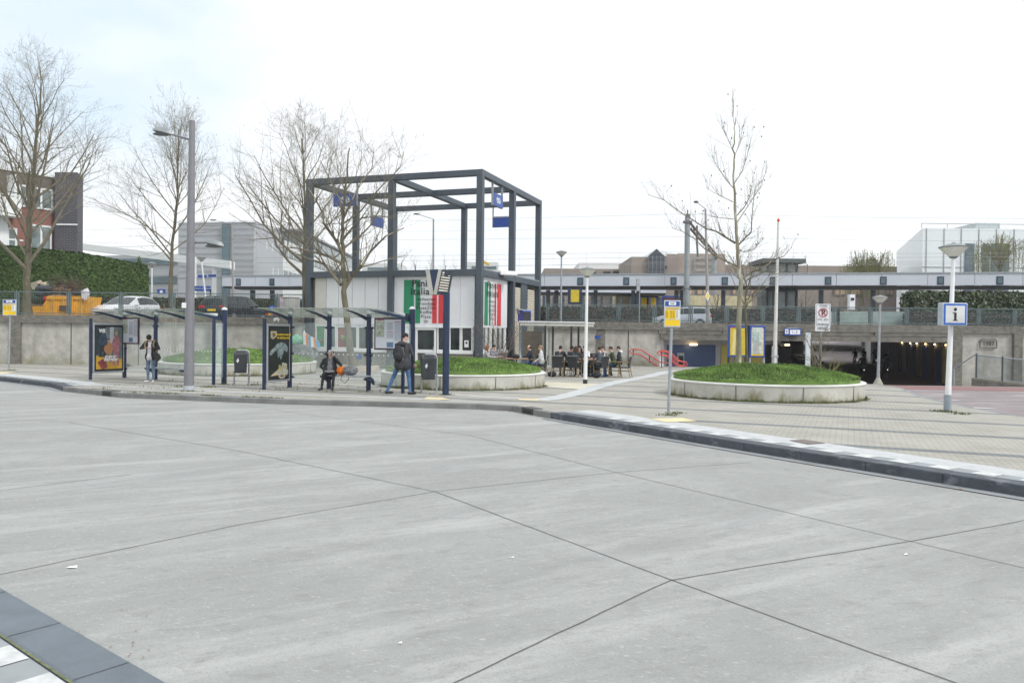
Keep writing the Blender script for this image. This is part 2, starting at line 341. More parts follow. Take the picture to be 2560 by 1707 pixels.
def squares(name,pts,d,s_,step,m,z,start=.3):
    b=MB(); path=offs(pts,d); acc=start
    for a,c_ in zip(path,path[1:]):
        a=Vector(a);c_=Vector(c_); l=(c_-a).length; t_=(c_-a).normalized(); nn=Vector((-t_.y,t_.x))
        while acc<l:
            q=a+t_*acc; b.poly([(*(q-nn*s_/2),z),(*(q+t_*s_-nn*s_/2),z),(*(q+t_*s_+nn*s_/2),z),(*(q+nn*s_/2),z)]); acc+=step
        acc-=l
    return struct(b.build(name,m))
squares('marker_tiles',bayp[:4],.46,.3,.6,whites,.011,1.6); squares('marker_tiles',leftp,.46,.3,.6,whites,.011)
# long guide line at the shelters and the diagonal one over the plaza
struct(strip('guide_strip',[G(*p)[:2] for p in ((150,957),(250,963),(360,969),(560,979),(760,987),(1020,997),(1100,1000))],.32,.006,lights))
struct(strip('guide_strip',[G(*p)[:2] for p in ((1000,996),(1200,1006.5),(1310,1007.5))],.2,.007,lights))
struct(strip('guide_strip',[G(*p)[:2] for p in ((1120,985),(1210,992),(1300,996.5))],.3,.006,lights))
struct(strip('guide_strip',[G(*p)[:2] for p in ((1345,1001),(1384.5,996),(1438,984),(1497,966),(1557,952.5),(1617,942),(1664,930),(1690,927))],.62,.008,lights))
def quadp(name,pix,z,m): b=MB(); b.poly([G(x_,y_,z) for x_,y_ in pix]); return struct(b.build(name,m))
quadp('yellow_tiles',[(1622,1046),(1665,1055),(1742,1052),(1706,1044)],.012,yelt)
quadp('yellow_tiles',[(1295,996),(1352,997.5),(1345,1001),(1298,999.5)],.012,yelt)
quadp('yellow_tiles',[(1058,997),(1126,999),(1106,993.5),(1068,992)],.014,yelt)
quadp('yellow_tiles',[(0,929.5),(40,929),(20,932.5),(0,933)],.012,yelt)
quadp('cream_paving',[(1364,954),(1500,959),(1453,973),(1358,966)],.004,cream)
# manhole, drains
quadp('manhole_cover',[(1972,1100),(2010,1098),(2065,1107),(2020,1110)],.012,mat('rusty_iron',(.16,.13,.12),.7,var=.2))
for p,dd in ((Vector((-12.25,23.5,-.14)),Vector((3,-2.2,0))),(Vector((.3,19.65,-.14)),Vector((.9,-1.65,0)))):
    dd.normalize(); nk_=Vector((-dd.y,dd.x,0)); m_=MB(); m_.obox(p-nk_*.05,dd*.55,nk_*.3,(0,0,.155)); m_.m=1; m_.obox(p-nk_*.056+dd*.08+V(0,0,.03),dd*.4,nk_*.02,(0,0,.08)); struct(m_.build('kerb_drain',[mat('drain_iron',(.07,.065,.065),.6,var=.2),ink]))
# ---- joints between the concrete slabs
for pts in ([(0,1045),(170,1055),(600,1127),(1088,1228)],[(1088,1228),(1677,1448),(2000,1565),(2395,1707)],[(1130,1707),(1677,1448),(2275,1352),(2560,1300)],[(0,1435),(600,1310),(1088,1228),(1540,1180),(1880,1155)],
            [(560,1006),(800,1040),(1170,1087),(1540,1180),(2275,1352),(2560,1418)],[(0,1225),(330,1185)],[(0,1022),(230,1003),(440,1012)],[(1170,1087),(1420,1080)]):
    w=[G(x_,y_,-.135)[:2] for x_,y_ in pts]; q=subdiv(w,.25); q=[(p.x+random.gauss(0,.003),p.y+random.gauss(0,.003)) for p in q]; far=len(pts)==3 or pts[0]==(0,1225)
    struct(strip('joint_line',q,.01 if not far else .011,-.135,jointm))
# ---- traffic island at the lower left
isl=[G(0,1465,-.11)[:2],G(425,1707,-.11)[:2]]; A0,A1=Vector(isl[0]),Vector(isl[1]); d_=(A1-A0).normalized(); A0=A0-d_*9; A1=A1+d_*6; nn=Vector((d_.y,-d_.x))
def ib(o1,o2,z,name,m,zb=-.2,bev=.012):
    b=MB(); s1_=A0; e1=A1; k=24
    q=[]; 
    b.prism([(*(s1_+nn*o1),zb),(*(e1+nn*o1),zb),(*(e1+nn*o2),zb),(*(s1_+nn*o2),zb)],(0,0,z-zb)); return struct(b.build(name,m,bevel=bev))
rub=mat('ribbed_island_kerb',(.14,.165,.19),.7,var=.1,sc=3,bump=.4,bsc=90); stain(rub,(.2,.22,.24),7,.62,.8)
ib(0,.345,-.105,'island_kerb',rub,bev=.03)
ib(.36,1.2,-.108,'island_paving',midt); struct(strip('moss_line',[A0+nn*.353,A1+nn*.353],.016,-.101,mat('moss',(.17,.19,.09),.9,var=.3,sc=20)))
b=MB(); s_=0
while s_<15:
    q=A0+d_*(s_+.12)+nn*.375; b.poly([(*q,-.102),(*(q+d_*.3),-.102),(*(q+d_*.3+nn*.3),-.102),(*(q+nn*.3),-.102)]); s_+=.6
struct(b.build('marker_tiles',whites))
ib(1.2,6,-.109,'island_paving',pave2)
b=MB(); s_=.45
while s_<15: q=A0+d_*s_+nn*.0; b.poly([(*(q+nn*.02),-.101),(*(q+d_*.008+nn*.02),-.101),(*(q+d_*.008+nn*.335),-.101),(*(q+nn*.335),-.101)]); s_+=.97
struct(b.build('joint_line',jointm))
# ---- cycle path and the slope to the tunnel
CP=[(12.35,10),(12.2,18.6),(12.2,19.3),(12.3,21.5),(12.9,24.7),(14.25,28.7),(14.95,36),(16.25,46.5)]
sheet('cycle_path',[(12.4,-3)]+CP+[(25.3,46.5),(24,33),(23,29.5),(44,23),(44,-3)],-.03,cyc,zf,2.0)
sheet('cycle_path_band',[(14.35,28.5),(14.6,31.5),(22.6,30.0),(21.9,27.4)],-.024,cycd,zf,1.0)
sheet('side_pavement',[(25.3,46.5),(24,33.2),(23.1,29.6),(44,23),(44,46.5)],.0,pave2,zf,2.0)
struct(strip('edge_kerb',subdiv([Vector(p) for p in CP],1),.14,.004,gutter,zf))
for p in ((2372,1000),(2456,1019.5)):
    g=G(p[0],p[1],-.02); b=MB(); b.poly([g+V(-.3,.05,0),g+V(.1,-.25,0),g+V(.34,-.1,0),g+V(-.1,.2,0)]); struct(b.build('lane_marking',whites))
# ---- upper level: street, embankment, out to the horizon, with the cutting of the ramp
WL,WR=40.6,46.7
b=MB()
def ug(pts,z=2.3): b.poly([(x_,y_,z) for x_,y_ in pts])
ug([(-300,40.7),(-10.9,41.0),(-7.7,50.0),(-7.7,90),(-300,90)]); ug([(-7.7,50.0),(1.7,46.9),(1.7,90),(-7.7,90)]); ug([(1.7,46.9),(60,46.9),(60,49.2),(1.7,49.2)]); ug([(60,46.9),(300,46.9),(300,90),(60,90)])
ug([(1.7,49.2),(60,49.2),(60,90),(1.7,90)])
b2=b; 
b2.build('upper_street',asph)['kind']='structure'
b=MB(); ug([(-300,90),(26,90),(26,420),(-300,420)],2.29); ug([(70,90),(300,90),(300,420),(70,420)],2.29); ug([(26,160),(70,160),(70,420),(26,420)],2.29); struct(b.build('far_ground',grs))
struct(MB().poly([(24,88,-1.1),(72,88,-1.1),(72,160,3.4),(24,160,3.4)]).build('ramp_path',cyc))
# ---- light haze over the far things
hz_=bpy.data.materials.new('haze'); hz_.use_nodes=True; hn_=hz_.node_tree.nodes; hn_.remove(hn_['Principled BSDF']); pv=hn_.new('ShaderNodeVolumePrincipled'); pv.inputs['Color'].default_value=(.95,.97,1,1); pv.inputs['Density'].default_value=.00045; pv.inputs['Anisotropy'].default_value=.2
hz_.node_tree.links.new(pv.outputs[0],hn_['Material Output'].inputs['Volume']); ho=MB().obox((-305,-65,-2.3),(610,0,0),(0,490,0),(0,0,23)).build('haze',hz_); ho['kind']='stuff'; ho['label']='thin pale haze over the far buildings'; ho['category']='haze'
# ---- tunnel
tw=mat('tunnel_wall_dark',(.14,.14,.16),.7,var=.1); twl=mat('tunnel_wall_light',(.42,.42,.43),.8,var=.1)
b=MB(); b.poly([(8,46.4,-1.13),(27.5,46.4,-1.13),(43,90,-1.1),(14,90,-1.1)]); struct(b.build('tunnel_floor',mat('tunnel_floor',(.13,.1,.1),.9,var=.1)))
tun=root('underpass',(17,47,-1.1),'dark concrete underpass running below the railway','underpass')
b=MB(); b.obox((8.2,47.1,1.62),(21,0,0),(17,43,0),(0,0,.65)); b.build('ceiling',mat('tunnel_ceiling',(.2,.2,.2),.9),tun)
def wallseg(p,q,z0,z1,m,name,par,th=.25):
    p=Vector((*p,0));q=Vector((*q,0)); d=(q-p).normalized(); n_=Vector((-d.y,d.x,0))*th
    return MB().obox((p.x,p.y,z0),q-p,n_,(0,0,z1-z0)).build(name,m,par)
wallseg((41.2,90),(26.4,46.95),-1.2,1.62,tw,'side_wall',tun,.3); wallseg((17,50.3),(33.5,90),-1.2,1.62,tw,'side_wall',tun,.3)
yp=mat('yellow_tunnel_panel',(.5,.42,.1),.6,var=.06); bp_=mat('dark_blue_tunnel_panel',(.05,.08,.26),.6,var=.06); brp=mat('brown_tunnel_panel',(.16,.09,.045),.6,var=.06)
D_=(Vector((41.2,90))-Vector((26.4,46.95))); Ln=D_.length; D_.normalize(); s_=.8
for k_,m_ in enumerate([yp,bp_,brp,bp_,yp,bp_,bp_,yp,bp_,brp,bp_,bp_]):
    p=Vector((26.4,46.95))+D_*(s_); q=p+D_*2.0; nx=Vector((-D_.y,D_.x))*.03
    MB().obox((p.x+nx.x,p.y+nx.y,-1.0),(D_.x*2.0,D_.y*2.0,0),(nx.x,nx.y,0),(0,0,2.3)).build('wall_panel',m_,tun); s_+=2.35+(.5 if k_%3==2 else 0)
# entrance hall on the left side of the opening: white end, blue panel, grey pier, yellow panels
wallseg((9.0,47.6),(8.5,46.95),-.3,1.62,mat('white_tunnel_plaster',(.72,.72,.75),.8),'white_wall',tun)
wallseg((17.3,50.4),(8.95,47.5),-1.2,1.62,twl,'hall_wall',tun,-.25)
hd=(Vector((17.3,50.4))-Vector((8.95,47.5))).normalized(); hn=Vector((hd.y,-hd.x))
def hp(a,b_,z0,z1,m,name,o=.03):
    p=Vector((8.95,47.5))+hd*a+hn*o; return MB().obox((p.x,p.y,z0),(hd.x*(b_-a),hd.y*(b_-a),0),(hn.x*.03,hn.y*.03,0),(0,0,z1-z0)).build(name,m,tun)
def hpx(x_):   # distance along the hall wall seen at photo column x_
    r=ray(x_,853); k=r.x/r.y; p0=Vector((8.95,47.5)); return (k*p0.y-p0.x)/(hd.x-k*hd.y)
hp(hpx(1667),hpx(1788),-.6,1.27,mat('blue_hall_panel',(.05,.085,.19),.6,var=.05),'blue_panel')
hp(hpx(1802),hpx(1828),-.6,1.27,yp,'yellow_panel'); hp(hpx(1836),hpx(1905),-.6,1.27,yp,'yellow_panel'); hp(hpx(1912),hpx(1975),-.9,1.3,mat('painted_dark_black',(.01,.01,.012),.8),'painted_dark')  # last one is a black sheet painting the shade past the yellow panels
d1=hp(hpx(1692),hpx(1709),-.6,.78,galv,'door_frame',.06); hp(hpx(1695),hpx(1706),-.6,.6,ink,'door',.1)
lamp_e=mat('warm_lamp',(1,.72,.35),.5,var=.02,emit=4); 
def wlamp(c,lab,rz=0,w=.5):
    o=root('wall_lamp',c,lab,'wall lamp','bulkhead lamps in the underpass'); h=MB().box(Vector(c)+V(-.18,.05,0),(w*1.5,.1,.2),rz).build('housing',blackp,o); MB().box(Vector(c)+V(.05,-.02,0),(w,.06,.1),rz).build('diffuser',lamp_e,o); pl_=bpy.data.lights.new('wall_lamp_light','POINT'); pl_.energy=2.5; pl_.color=(1,.75,.45); pl_.shadow_soft_size=.1; po=bpy.data.objects.new('lamp_light',pl_); S.collection.objects.link(po); po.parent=o; po.location=(-.15,-.35,-.1); return o
wlamp(P(1732,861,48.2),'warm lit bulkhead lamp above the dark blue panel, leftmost in the underpass',.33,.5); wlamp(P(1966,862,49.0),'warm lit bulkhead lamp below the blue platform direction sign',.2,.3)
for i,(x_,y_) in enumerate([(2365,872),(2337,870.5),(2314,867.5),(2292,866),(2276,865),(2255,863.5)]):
    r=ray(x_,y_); k=r.x/r.y; p0=Vector((26.4,46.95)); s_=(k*p0.y-p0.x)/(D_.x-k*D_.y); q=p0+D_*s_; c=V(q.x-.1,q.y-.03,1.42)
    wlamp(c,['lit','second','third','fourth','fifth','sixth'][i]+' warm lamp along the right wall of the underpass counted from its mouth',1.2,.22)
# ramp side wall beyond the tunnel
rw=MB(); 
for k_ in range(14): rw.obox((41.2+k_*1.0+.0,90+k_*2.5,-1.3),(.97,2.44,0),(.3,-.1,0),(0,0,4.6+k_*.08))
tag(rw.build('ramp_wall',mat('pale_boards',(.5,.52,.5),.8,var=.1),loc=(41.2,90,-1.3)),'pale boarded wall beside the ramp beyond the underpass','wall')
rw=MB(); rw.obox((24,89.8,-1.3),(2.8,40,0),(-.4,0,0),(0,0,4.4)); tag(rw.build('ramp_wall',conc,loc=(24,89.8,-1.3)),'concrete wall on the left edge of the ramp beyond the underpass','wall')
# ---- retaining walls
def panels(w,xs,y,z0,z1,rec,par,yfun=None):
    pass
lw=root('retaining_wall',(-26,40.6,0),'pale concrete retaining wall with dark coping behind the left bus shelter','wall')
b=MB(); xr=-10.95; b.obox((-60,40.7,-.2),(60+xr,0,0),(0,.5,0),(0,0,2.4)); b.build('wall',conc,lw)
b=MB(); b.obox((-60,40.56,2.15),(60+xr,0,0),(0,.75,0),(0,0,.42)); b.build('coping',coping,lw)
for x_ in (-44,-34,P(38,900,40.6).x,P(529,900,40.6).x,P(722,900,40.6).x):
    b=MB(); b.box((x_,40.62,1.0),(.55 if x_>-30 else .5,.1,2.28)); b.build('pilaster',coping,lw)
b=MB()
for x_ in (175,344,): 
    p=P(x_,900,40.6).x; b.box((p,40.693,1.0),(.03,.02,2.3))
b.build('joint',ink,lw)
xj=P(1650,900,46.7).x; xk=P(2379,900,46.7).x
rwl=root('retaining_wall',(5,46.7,0),'grey concrete retaining wall behind the terrace with red handrail','wall')
b=MB(); b.obox((1.2,46.8,-.3),(xj-1.2,0,0),(0,.5,0),(0,0,2.5)); b.build('wall',conc,rwl)
b=MB(); b.obox((1.2,46.64,2.15),(xj-1.2,0,0),(0,.8,0),(0,0,.46)); b.build('coping',coping,rwl)
b=MB()
for x_ in (1372,1512,1571): b.box((P(x_,900,46.7).x,46.79,1.0),(.04,.03,2.28))
b.build('joint',ink,rwl)
b=MB(); b.box((P(1502,900,46.7).x,46.77,1.0),(.5,.07,2.28)); b.build('pilaster',coping,rwl)
# bridge girder over the tunnel
br=root('bridge_parapet',(16,46.7,1.6),'grey concrete bridge beam with recessed panels above the underpass','bridge')
b=MB(); b.obox((xj,46.8,1.6),(xk-xj,0,0),(0,.5,0),(0,0,.62)); b.build('beam',conc,br)
b=MB(); b.obox((xj,46.64,2.15),(xk-xj,0,0),(0,.8,0),(0,0,.46)); b.build('coping',coping,br)
b=MB(); b.obox((xj,46.6,1.58),(xk-xj,0,0),(0,.19,0),(0,0,.34)); b.obox((xj,46.57,1.92),(xk-xj,0,0),(0,.22,0),(0,0,.03)); b.build('lower_ledge',coping,br)
for x_ in (1655,1815,2005,2195): 
    b=MB(); b.box((P(x_,900,46.7).x,46.73,2.05),(.42,.16,.21)); b.build('rib',coping,br)
# wall right of the tunnel with the stone date plate
rr=root('retaining_wall',(27,46.7,-1),'grey concrete retaining wall with a cast date plate right of the underpass','wall')
b=MB(); b.obox((xk,46.8,-1.4),(60-xk,0,0),(0,.5,0),(0,0,3.6)); b.build('wall',conc,rr)
b=MB(); b.obox((xk,46.64,2.15),(60-xk,0,0),(0,.8,0),(0,0,.46)); b.build('coping',coping,rr)
b=MB(); b.box((xk+.3,46.7,.5),(.6,.14,3.3)); b.box((P(2542,900,46.7).x,46.66,.5),(.5,.2,3.3)); b.build('pilaster',coping,rr)
pc=P(2471,858.5,46.72); b=MB(); 
hw,hh=.5,.25
ring=[(-hw,-hh),(hw,-hh),(hw,hh-.1),(hw-.12,hh),(-hw+.12,hh),(-hw,hh-.1)]
for (a1,b1),(a2,b2_) in zip(ring,ring[1:]+ring[:1]): b.tube([pc+V(a1,0,b1),pc+V(a2,0,b2_)],.035,6)
b.build('date_plate',coping,rr); MB().text('1987',.34,pc+V(0,.02,0),(1,0,0),(0,0,1),fat=.012,depth=.03).build('date_lettering',mat('dark_concrete',(.09,.09,.085),.9),rr)
# ---- fences on the wall tops
def fence(name,lab,x0,x1,y,z0,z1,pitch,wires_v,wires_h,phase=0,sp=1.0):
    r=root(name,((x0+x1)/2,y,z0),lab,'fence'); x_=x0+phase
    while x_<x1:
        MB().box((x_,y,(z0+z1)/2),(.07,.07,z1-z0+.1)).build('post',railm,r)
        a,b_=x_+.1,min(x_+pitch-.1,x1)
        if b_-a>.4:
            m=MB(); 
            for z_ in (z0+.08,z1): m.box(((a+b_)/2,y,z_),(b_-a+.05,.05,.05))
            for q in (a,b_): m.box((q,y,(z0+.08+z1)/2),(.05,.05,z1-z0-.1))
            for z_ in (z0+.25,z1-.2): m.box((a-.05,y,z_),(.12,.03,.03))
            k=int((b_-a)/wires_v) if wires_v else 0
            for i in range(1,k): m.box((a+(b_-a)*i/k,y,(z0+z1)/2+.04),(.006,.006,z1-z0-.12))
            k=int((z1-z0-.08)/wires_h)
            for i in range(1,k): m.box(((a+b_)/2,y,z0+.08+(z1-z0-.08)*i/k),(b_-a,.009,.007 if wires_v else .016))
            m.build('mesh_panel',railm,r)
        x_+=pitch
    return r
px=lambda x_,Y: P(x_,853,Y).x
fence('mesh_fence','grey green wire mesh fence on the wall above the left bus shelter',-34,-10.9,40.75,2.57,3.75,px(172,40.75)-px(42,40.75),.12,.12,phase=(px(42,40.75)+34)%(px(172,40.75)-px(42,40.75)))
pt=px(1514,46.8)-px(1428,46.8)
fence('bar_fence','grey green bar fence on the bridge and wall above the underpass',1.9,44,46.85,2.62,3.62,px(1674,46.85)-px(1584,46.85),None,.075,phase=.15)
# ---- railing ramp on the right
rp=root('ramp_wall',(19.5,32,-.3),'low concrete ramp wall with slanted top at the right edge','wall')
A=V(19.55,33.3,0); B_=V(24.6,29.2,0); d=(B_-A).normalized(); nq=V(-d.y,d.x,0)
pp=lambda s,z: A+d*s+V(0,0,z)
L0=(B_-A).length
zt=lambda s: .12-.1*s
m=MB(); m.prism([pp(0,-.7),pp(L0,-.7),pp(L0,zt(L0)),pp(0,zt(0))],-nq*-.35); m.build('wall',coping,rp)
m=MB(); m.prism([pp(0,zt(0)),pp(L0,zt(L0)),pp(L0,zt(L0)+.07),pp(0,zt(0)+.07)],nq*.42); m.build('coping',mat('worn_edge',(.26,.25,.2),.9,var=.2),rp)
rl=root('mesh_railing',(19.5,32,.2),'blue grey mesh railing on the slanted ramp wall at the right edge','railing')
s_=.15
while s_<L0:
    MB().tube([pp(s_,zt(s_)+.02)+nq*.15,pp(s_,zt(s_)+1.12)+nq*.15],.035,6).build('post',dsteel,rl); s_+=.95
m=MB(); m.tube([pp(.1,zt(.1)+1.05)+nq*.15,pp(L0,zt(L0)+1.05)+nq*.15],.028,6); m.tube([pp(.1,zt(.1)+.12)+nq*.15,pp(L0,zt(L0)+.12)+nq*.15],.02,6)
m.tube([pp(.1,zt(.1)+1.05)+nq*.15,pp(-.9,-.05)+nq*1.4+V(0,0,.55)],.028,6); m.tube([pp(-.9,-.05)+nq*1.4+V(0,0,.55),pp(-.9,-1.0)+nq*1.4],.035,6)
m.build('rail',mat('worn_galvanised',(.3,.34,.37),.5),rl)
m=MB()
for k_ in range(1,26): z_=.12+k_*.036; m.tube([pp(.15,zt(.15)+z_)+nq*.15,pp(L0,zt(L0)+z_)+nq*.15],.006,4)
m.build('mesh',railm,rl)
# ============================================================ KIOSK WITH STEEL FRAME
KA=Vector((-1.52,38.2)); KL_=Vector((-10.92,41.26)); KU=(KL_-KA); LU=KU.length; KU.normalize(); KV=Vector((3.24,9.0)); LV=9.56; KV.normalize()
def K(u,v,z): q=KA+KU*u+KV*v; return Vector((q.x,q.y,z))
def uAt(x_,v=0):
    r=ray(x_,853); k=r.x/r.y; p=KA+KV*v; return (p.x-k*p.y)/(k*KU.y-KU.x)
def vAt(x_,u=0):
    r=ray(x_,853); k=r.x/r.y; p=KA+KU*u; return (p.x-k*p.y)/(k*KV.y-KV.x)
U3=Vector((*KU,0)); V3=Vector((*KV,0)); Z3=Vector((0,0,1))
def kz(y_,u,v=0): q=K(u,v,0); 
def zK(x_,y_,q): r=ray(x_,y_); return H+r.z*q.y/r.y
def kbox(mb,u0_,u1_,v0,v1,z0,z1): return mb.obox(K(u0_,v0,z0),U3*(u1_-u0_),V3*(v1-v0),Z3*(z1-z0))
fr=root('steel_frame',K(0,0,0),'tall open cube of dark grey steel beams standing over the snack kiosk','steel frame')
w=.31
for nm,(u_,v_) in {'a':(0,0),'b':(LU/2-w/2,0),'c':(LU-w,0),'d':(0,LV/2-w/2),'e':(LU-w,LV/2-w/2),'f':(0,LV-w),'g':(LU/2-w/2,LV-w),'h':(LU-w,LV-w)}.items():
    kbox(MB(),u_,u_+w,v_,v_+w,0,9.54).build('post',dsteel,fr,bevel=.012)
zt0,zt1=9.54,9.84
for a in ((0,LU,0,w),(0,LU,LV-w,LV),(w,LU-w,LV/2-w/2,LV/2+w/2)): kbox(MB(),a[0],a[1],a[2],a[3],zt0,zt1).build('top_beam',dsteel,fr,bevel=.012)
for a in ((0,w),(LU-w,LU)): kbox(MB(),a[0],a[1],w,LV-w,zt0,zt1-.002).build('top_beam',dsteel,fr,bevel=.012)
for a in ((w,LV/2-w/2),(LV/2+w/2,LV-w)): kbox(MB(),LU/2-w/2,LU/2+w/2,a[0],a[1],zt0,zt1-.003).build('top_beam',dsteel,fr,bevel=.012)
for a in ((w,LU/2-w/2),(LU/2+w/2,LU-w)):
    kbox(MB(),a[0],a[1],-.01,w-.02,4.66,4.98).build('middle_beam',dsteel,fr,bevel=.012); kbox(MB(),a[0],a[1],LV-w+.02,LV,4.66,4.98).build('middle_beam',dsteel,fr)
for a in ((w,LV/2-w/2),(LV/2+w/2,LV-w)):
    kbox(MB(),-.01,w-.02,a[0],a[1],4.66,4.98).build('middle_beam',dsteel,fr,bevel=.012); kbox(MB(),LU-w+.02,LU,a[0],a[1],4.66,4.98).build('middle_beam',dsteel,fr)
m=MB(); kbox(m,.02,.05,w,LV-w,4.98,5.03); m.build('flashing',galv,fr)
# building
kb=root('snack_kiosk',K(LU/2,LV/2,0),'white panelled snack kiosk with Italian flag lettering inside the steel frame','kiosk')
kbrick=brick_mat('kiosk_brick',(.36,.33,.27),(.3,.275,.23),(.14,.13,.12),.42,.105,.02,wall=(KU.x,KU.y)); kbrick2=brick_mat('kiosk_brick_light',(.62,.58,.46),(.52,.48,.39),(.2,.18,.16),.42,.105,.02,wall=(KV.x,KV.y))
m=MB(); kbox(m,.33,LU-.05,.34,LV-.32,4.55,4.93); m.build('roof',mat('bitumen_roof',(.12,.12,.12),.9),kb)
uw0=uAt(787,.2)
# upper panels, front, each between its seams
xs=[787,815,846,880,912,945,968]; pm=[mat('cream_panel',(.56,.545,.5),.5,var=.04),wpan]
for i,(a,b_) in enumerate(zip(xs,xs[1:])):
    kbox(MB(),uAt(b_,.2)+.012,uAt(a,.2)-.012,.18,.3,2.2,4.66).build('wall_panel',pm[0 if i==0 else 1],kb)
xs=[985,1036,1090,1112,1150,1186]
for i,(a,b_) in enumerate(zip(xs,xs[1:])): kbox(MB(),max(uAt(b_,.2),.32)+.006,uAt(a,.2)-.006,.18,.3,2.16,4.66).build('wall_panel',wpan,kb)
# flag stripes and lettering, front
def fl(x0,x1,mm,z0=2.32,z1=4.5):
    kbox(MB(),uAt(x1,.18),uAt(x0,.18),.165,.18,z0,z1).build('flag_stripe',mm,kb)
fl(1009,1034,green); fl(1038,1050,green); fl(1080,1091.5,flagred); fl(1095.5,1113,flagred)
def ktext(tx,x_,y_,size,fat=.012,sq=1.0,side=False,m_=ink):
    if not side:
        u_=uAt(x_,.15); q=K(u_,.15,0); z=zK(x_,y_,q); MB().text(tx,size,(q.x,q.y,z),-U3,Z3,fat=fat,depth=.01,squeeze=sq).build('lettering',m_,kb)
    else:
        v_=vAt(x_,.13); q=K(.13,v_,0); z=zK(x_,y_,q); MB().text(tx,size,(q.x,q.y,z),V3,Z3,fat=fat,depth=.01,squeeze=sq).build('lettering',m_,kb)
ktext('Panini',1056,709,.5,.006,1.0); ktext('Italiani',1058,729,.5,.006,1.05)
for i,s_ in enumerate(['Italiaanse','broodjes','Pasta2Go','Koffie','Pizza','ijs']): ktext(s_,1064,748+i*10.9,.23,.001,1.15)
# front windows
def win(x0,x1,y0,y1,gm=dglass,frame=.06,u=True,extra=None):
    """window between photo columns; own frame and pane"""
    if u: a,b_=uAt(x1,.2),uAt(x0,.2); zt=zK((x0+x1)/2,y0,K((a+b_)/2,.2,0)); zb=zK((x0+x1)/2,y1,K((a+b_)/2,.2,0))
    else: a,b_=vAt(x0,.2),vAt(x1,.2); zt=zK((x0+x1)/2,y0,K(.2,(a+b_)/2,0)); zb=zK((x0+x1)/2,y1,K(.2,(a+b_)/2,0))
    bx_=(lambda m,p,q,r,s_,z0,z1: kbox(m,p,q,r,s_,z0,z1)) if u else (lambda m,p,q,r,s_,z0,z1: kbox(m,r,s_,p,q,z0,z1))
    m=MB(); bx_(m,a-frame,a,.17,.3,zb-frame,zt+frame); bx_(m,b_,b_+frame,.17,.3,zb-frame,zt+frame); bx_(m,a,b_,.17,.3,zt,zt+frame); bx_(m,a,b_,.17,.3,zb-frame,zb)
    f=m.build('window',wfr,kb); m=MB(); bx_(m,a,b_,.23,.25,zb,zt); m.build('pane',gm,f); return f
gp=mat('green_menu_poster',(.03,.3,.08),.4,var=.3,sc=4); rp_=mat('red_menu_poster',(.3,.07,.05),.3,var=.35,sc=3)
win(791,811.5,815,867,gp); win(818,838,816,867,bglass); win(844,866,818,868,rp_); win(872,891,818,869); win(897,934,819,871); win(941,966,819,871)
m=MB(); q=K(uAt(801,.2),.215,1.35); m.ell(q,(.2,.03,.09),12,6); m.build('burger_print',mat('burger_brown',(.25,.12,.06),.6,var=.4,sc=30),kb)
m=MB(); q=K(uAt(857,.2),.215,1.55); m.ell(q,(.16,.03,.14),12,6); m.m=1; m.ell(q+V(-.05,-.01,.06),(.08,.03,.07)); m.build('food_print',[mat('lettuce',(.12,.3,.06),.6,var=.4,sc=30),mat('tomato',(.5,.3,.2),.6,var=.4,sc=30)],kb)
win(990,1012,817,871); 
# door with its frame
a,b_=uAt(1090,.2),uAt(1040,.2); m=MB(); kbox(m,a-.02,a+.09,.16,.3,0,2.16); kbox(m,b_-.09,b_+.02,.16,.3,0,2.16); kbox(m,a+.09,b_-.09,.16,.3,1.98,2.16); kbox(m,a+.09,b_-.09,.18,.3,.83,1.0); dr=m.build('door',wfr,kb)
kbox(MB(),a+.09,b_-.09,.22,.26,1.0,1.98).build('pane',dglass,dr); kbox(MB(),a+.09,b_-.09,.22,.26,.02,.83).build('lower_panel',mat('brown_door_panel',(.12,.09,.085),.5),dr); m=MB(); m.tube([K(a+.12,.14,.95),K(a+.12,.14,1.15)],.015,6); m.build('handle',galv,dr)
win(1096,1119,818,874); win(1126,1149.5,818,875); win(1156,1179,818,876)
m=MB(); q=K(uAt(1167,.2),.16,1.15); m.obox(q-U3*.11,U3*.22,V3*.01,Z3*.34); m.build('window_notice',whitep,kb); m=MB(); m.obox(q-U3*.05+Z3*.17-V3*.008,U3*.1,V3*.004,Z3*.1); m.build('notice_print',ink,kb)
q=K(uAt(952,.2),.16,1.2); m=MB(); m.obox(q-U3*.18,U3*.36,V3*.01,Z3*.42); m.build('window_notice',whitep,kb)
# wall under the windows with sill
for x0,x1 in ((787,1036),(1094,1184)):
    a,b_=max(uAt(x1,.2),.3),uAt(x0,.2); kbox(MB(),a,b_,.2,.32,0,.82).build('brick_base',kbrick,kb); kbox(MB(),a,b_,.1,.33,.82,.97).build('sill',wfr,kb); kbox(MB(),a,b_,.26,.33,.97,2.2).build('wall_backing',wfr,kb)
kbox(MB(),a,uAt(1036,.2),.1,.14,2.1,2.17).build('fascia_strip',wfr,kb)
m=MB(); q=K(uAt(895,.2),.18,.45); m.obox(q-U3*.22,U3*.44,V3*.02,Z3*.24); m.build('blue_plate',blue,kb)
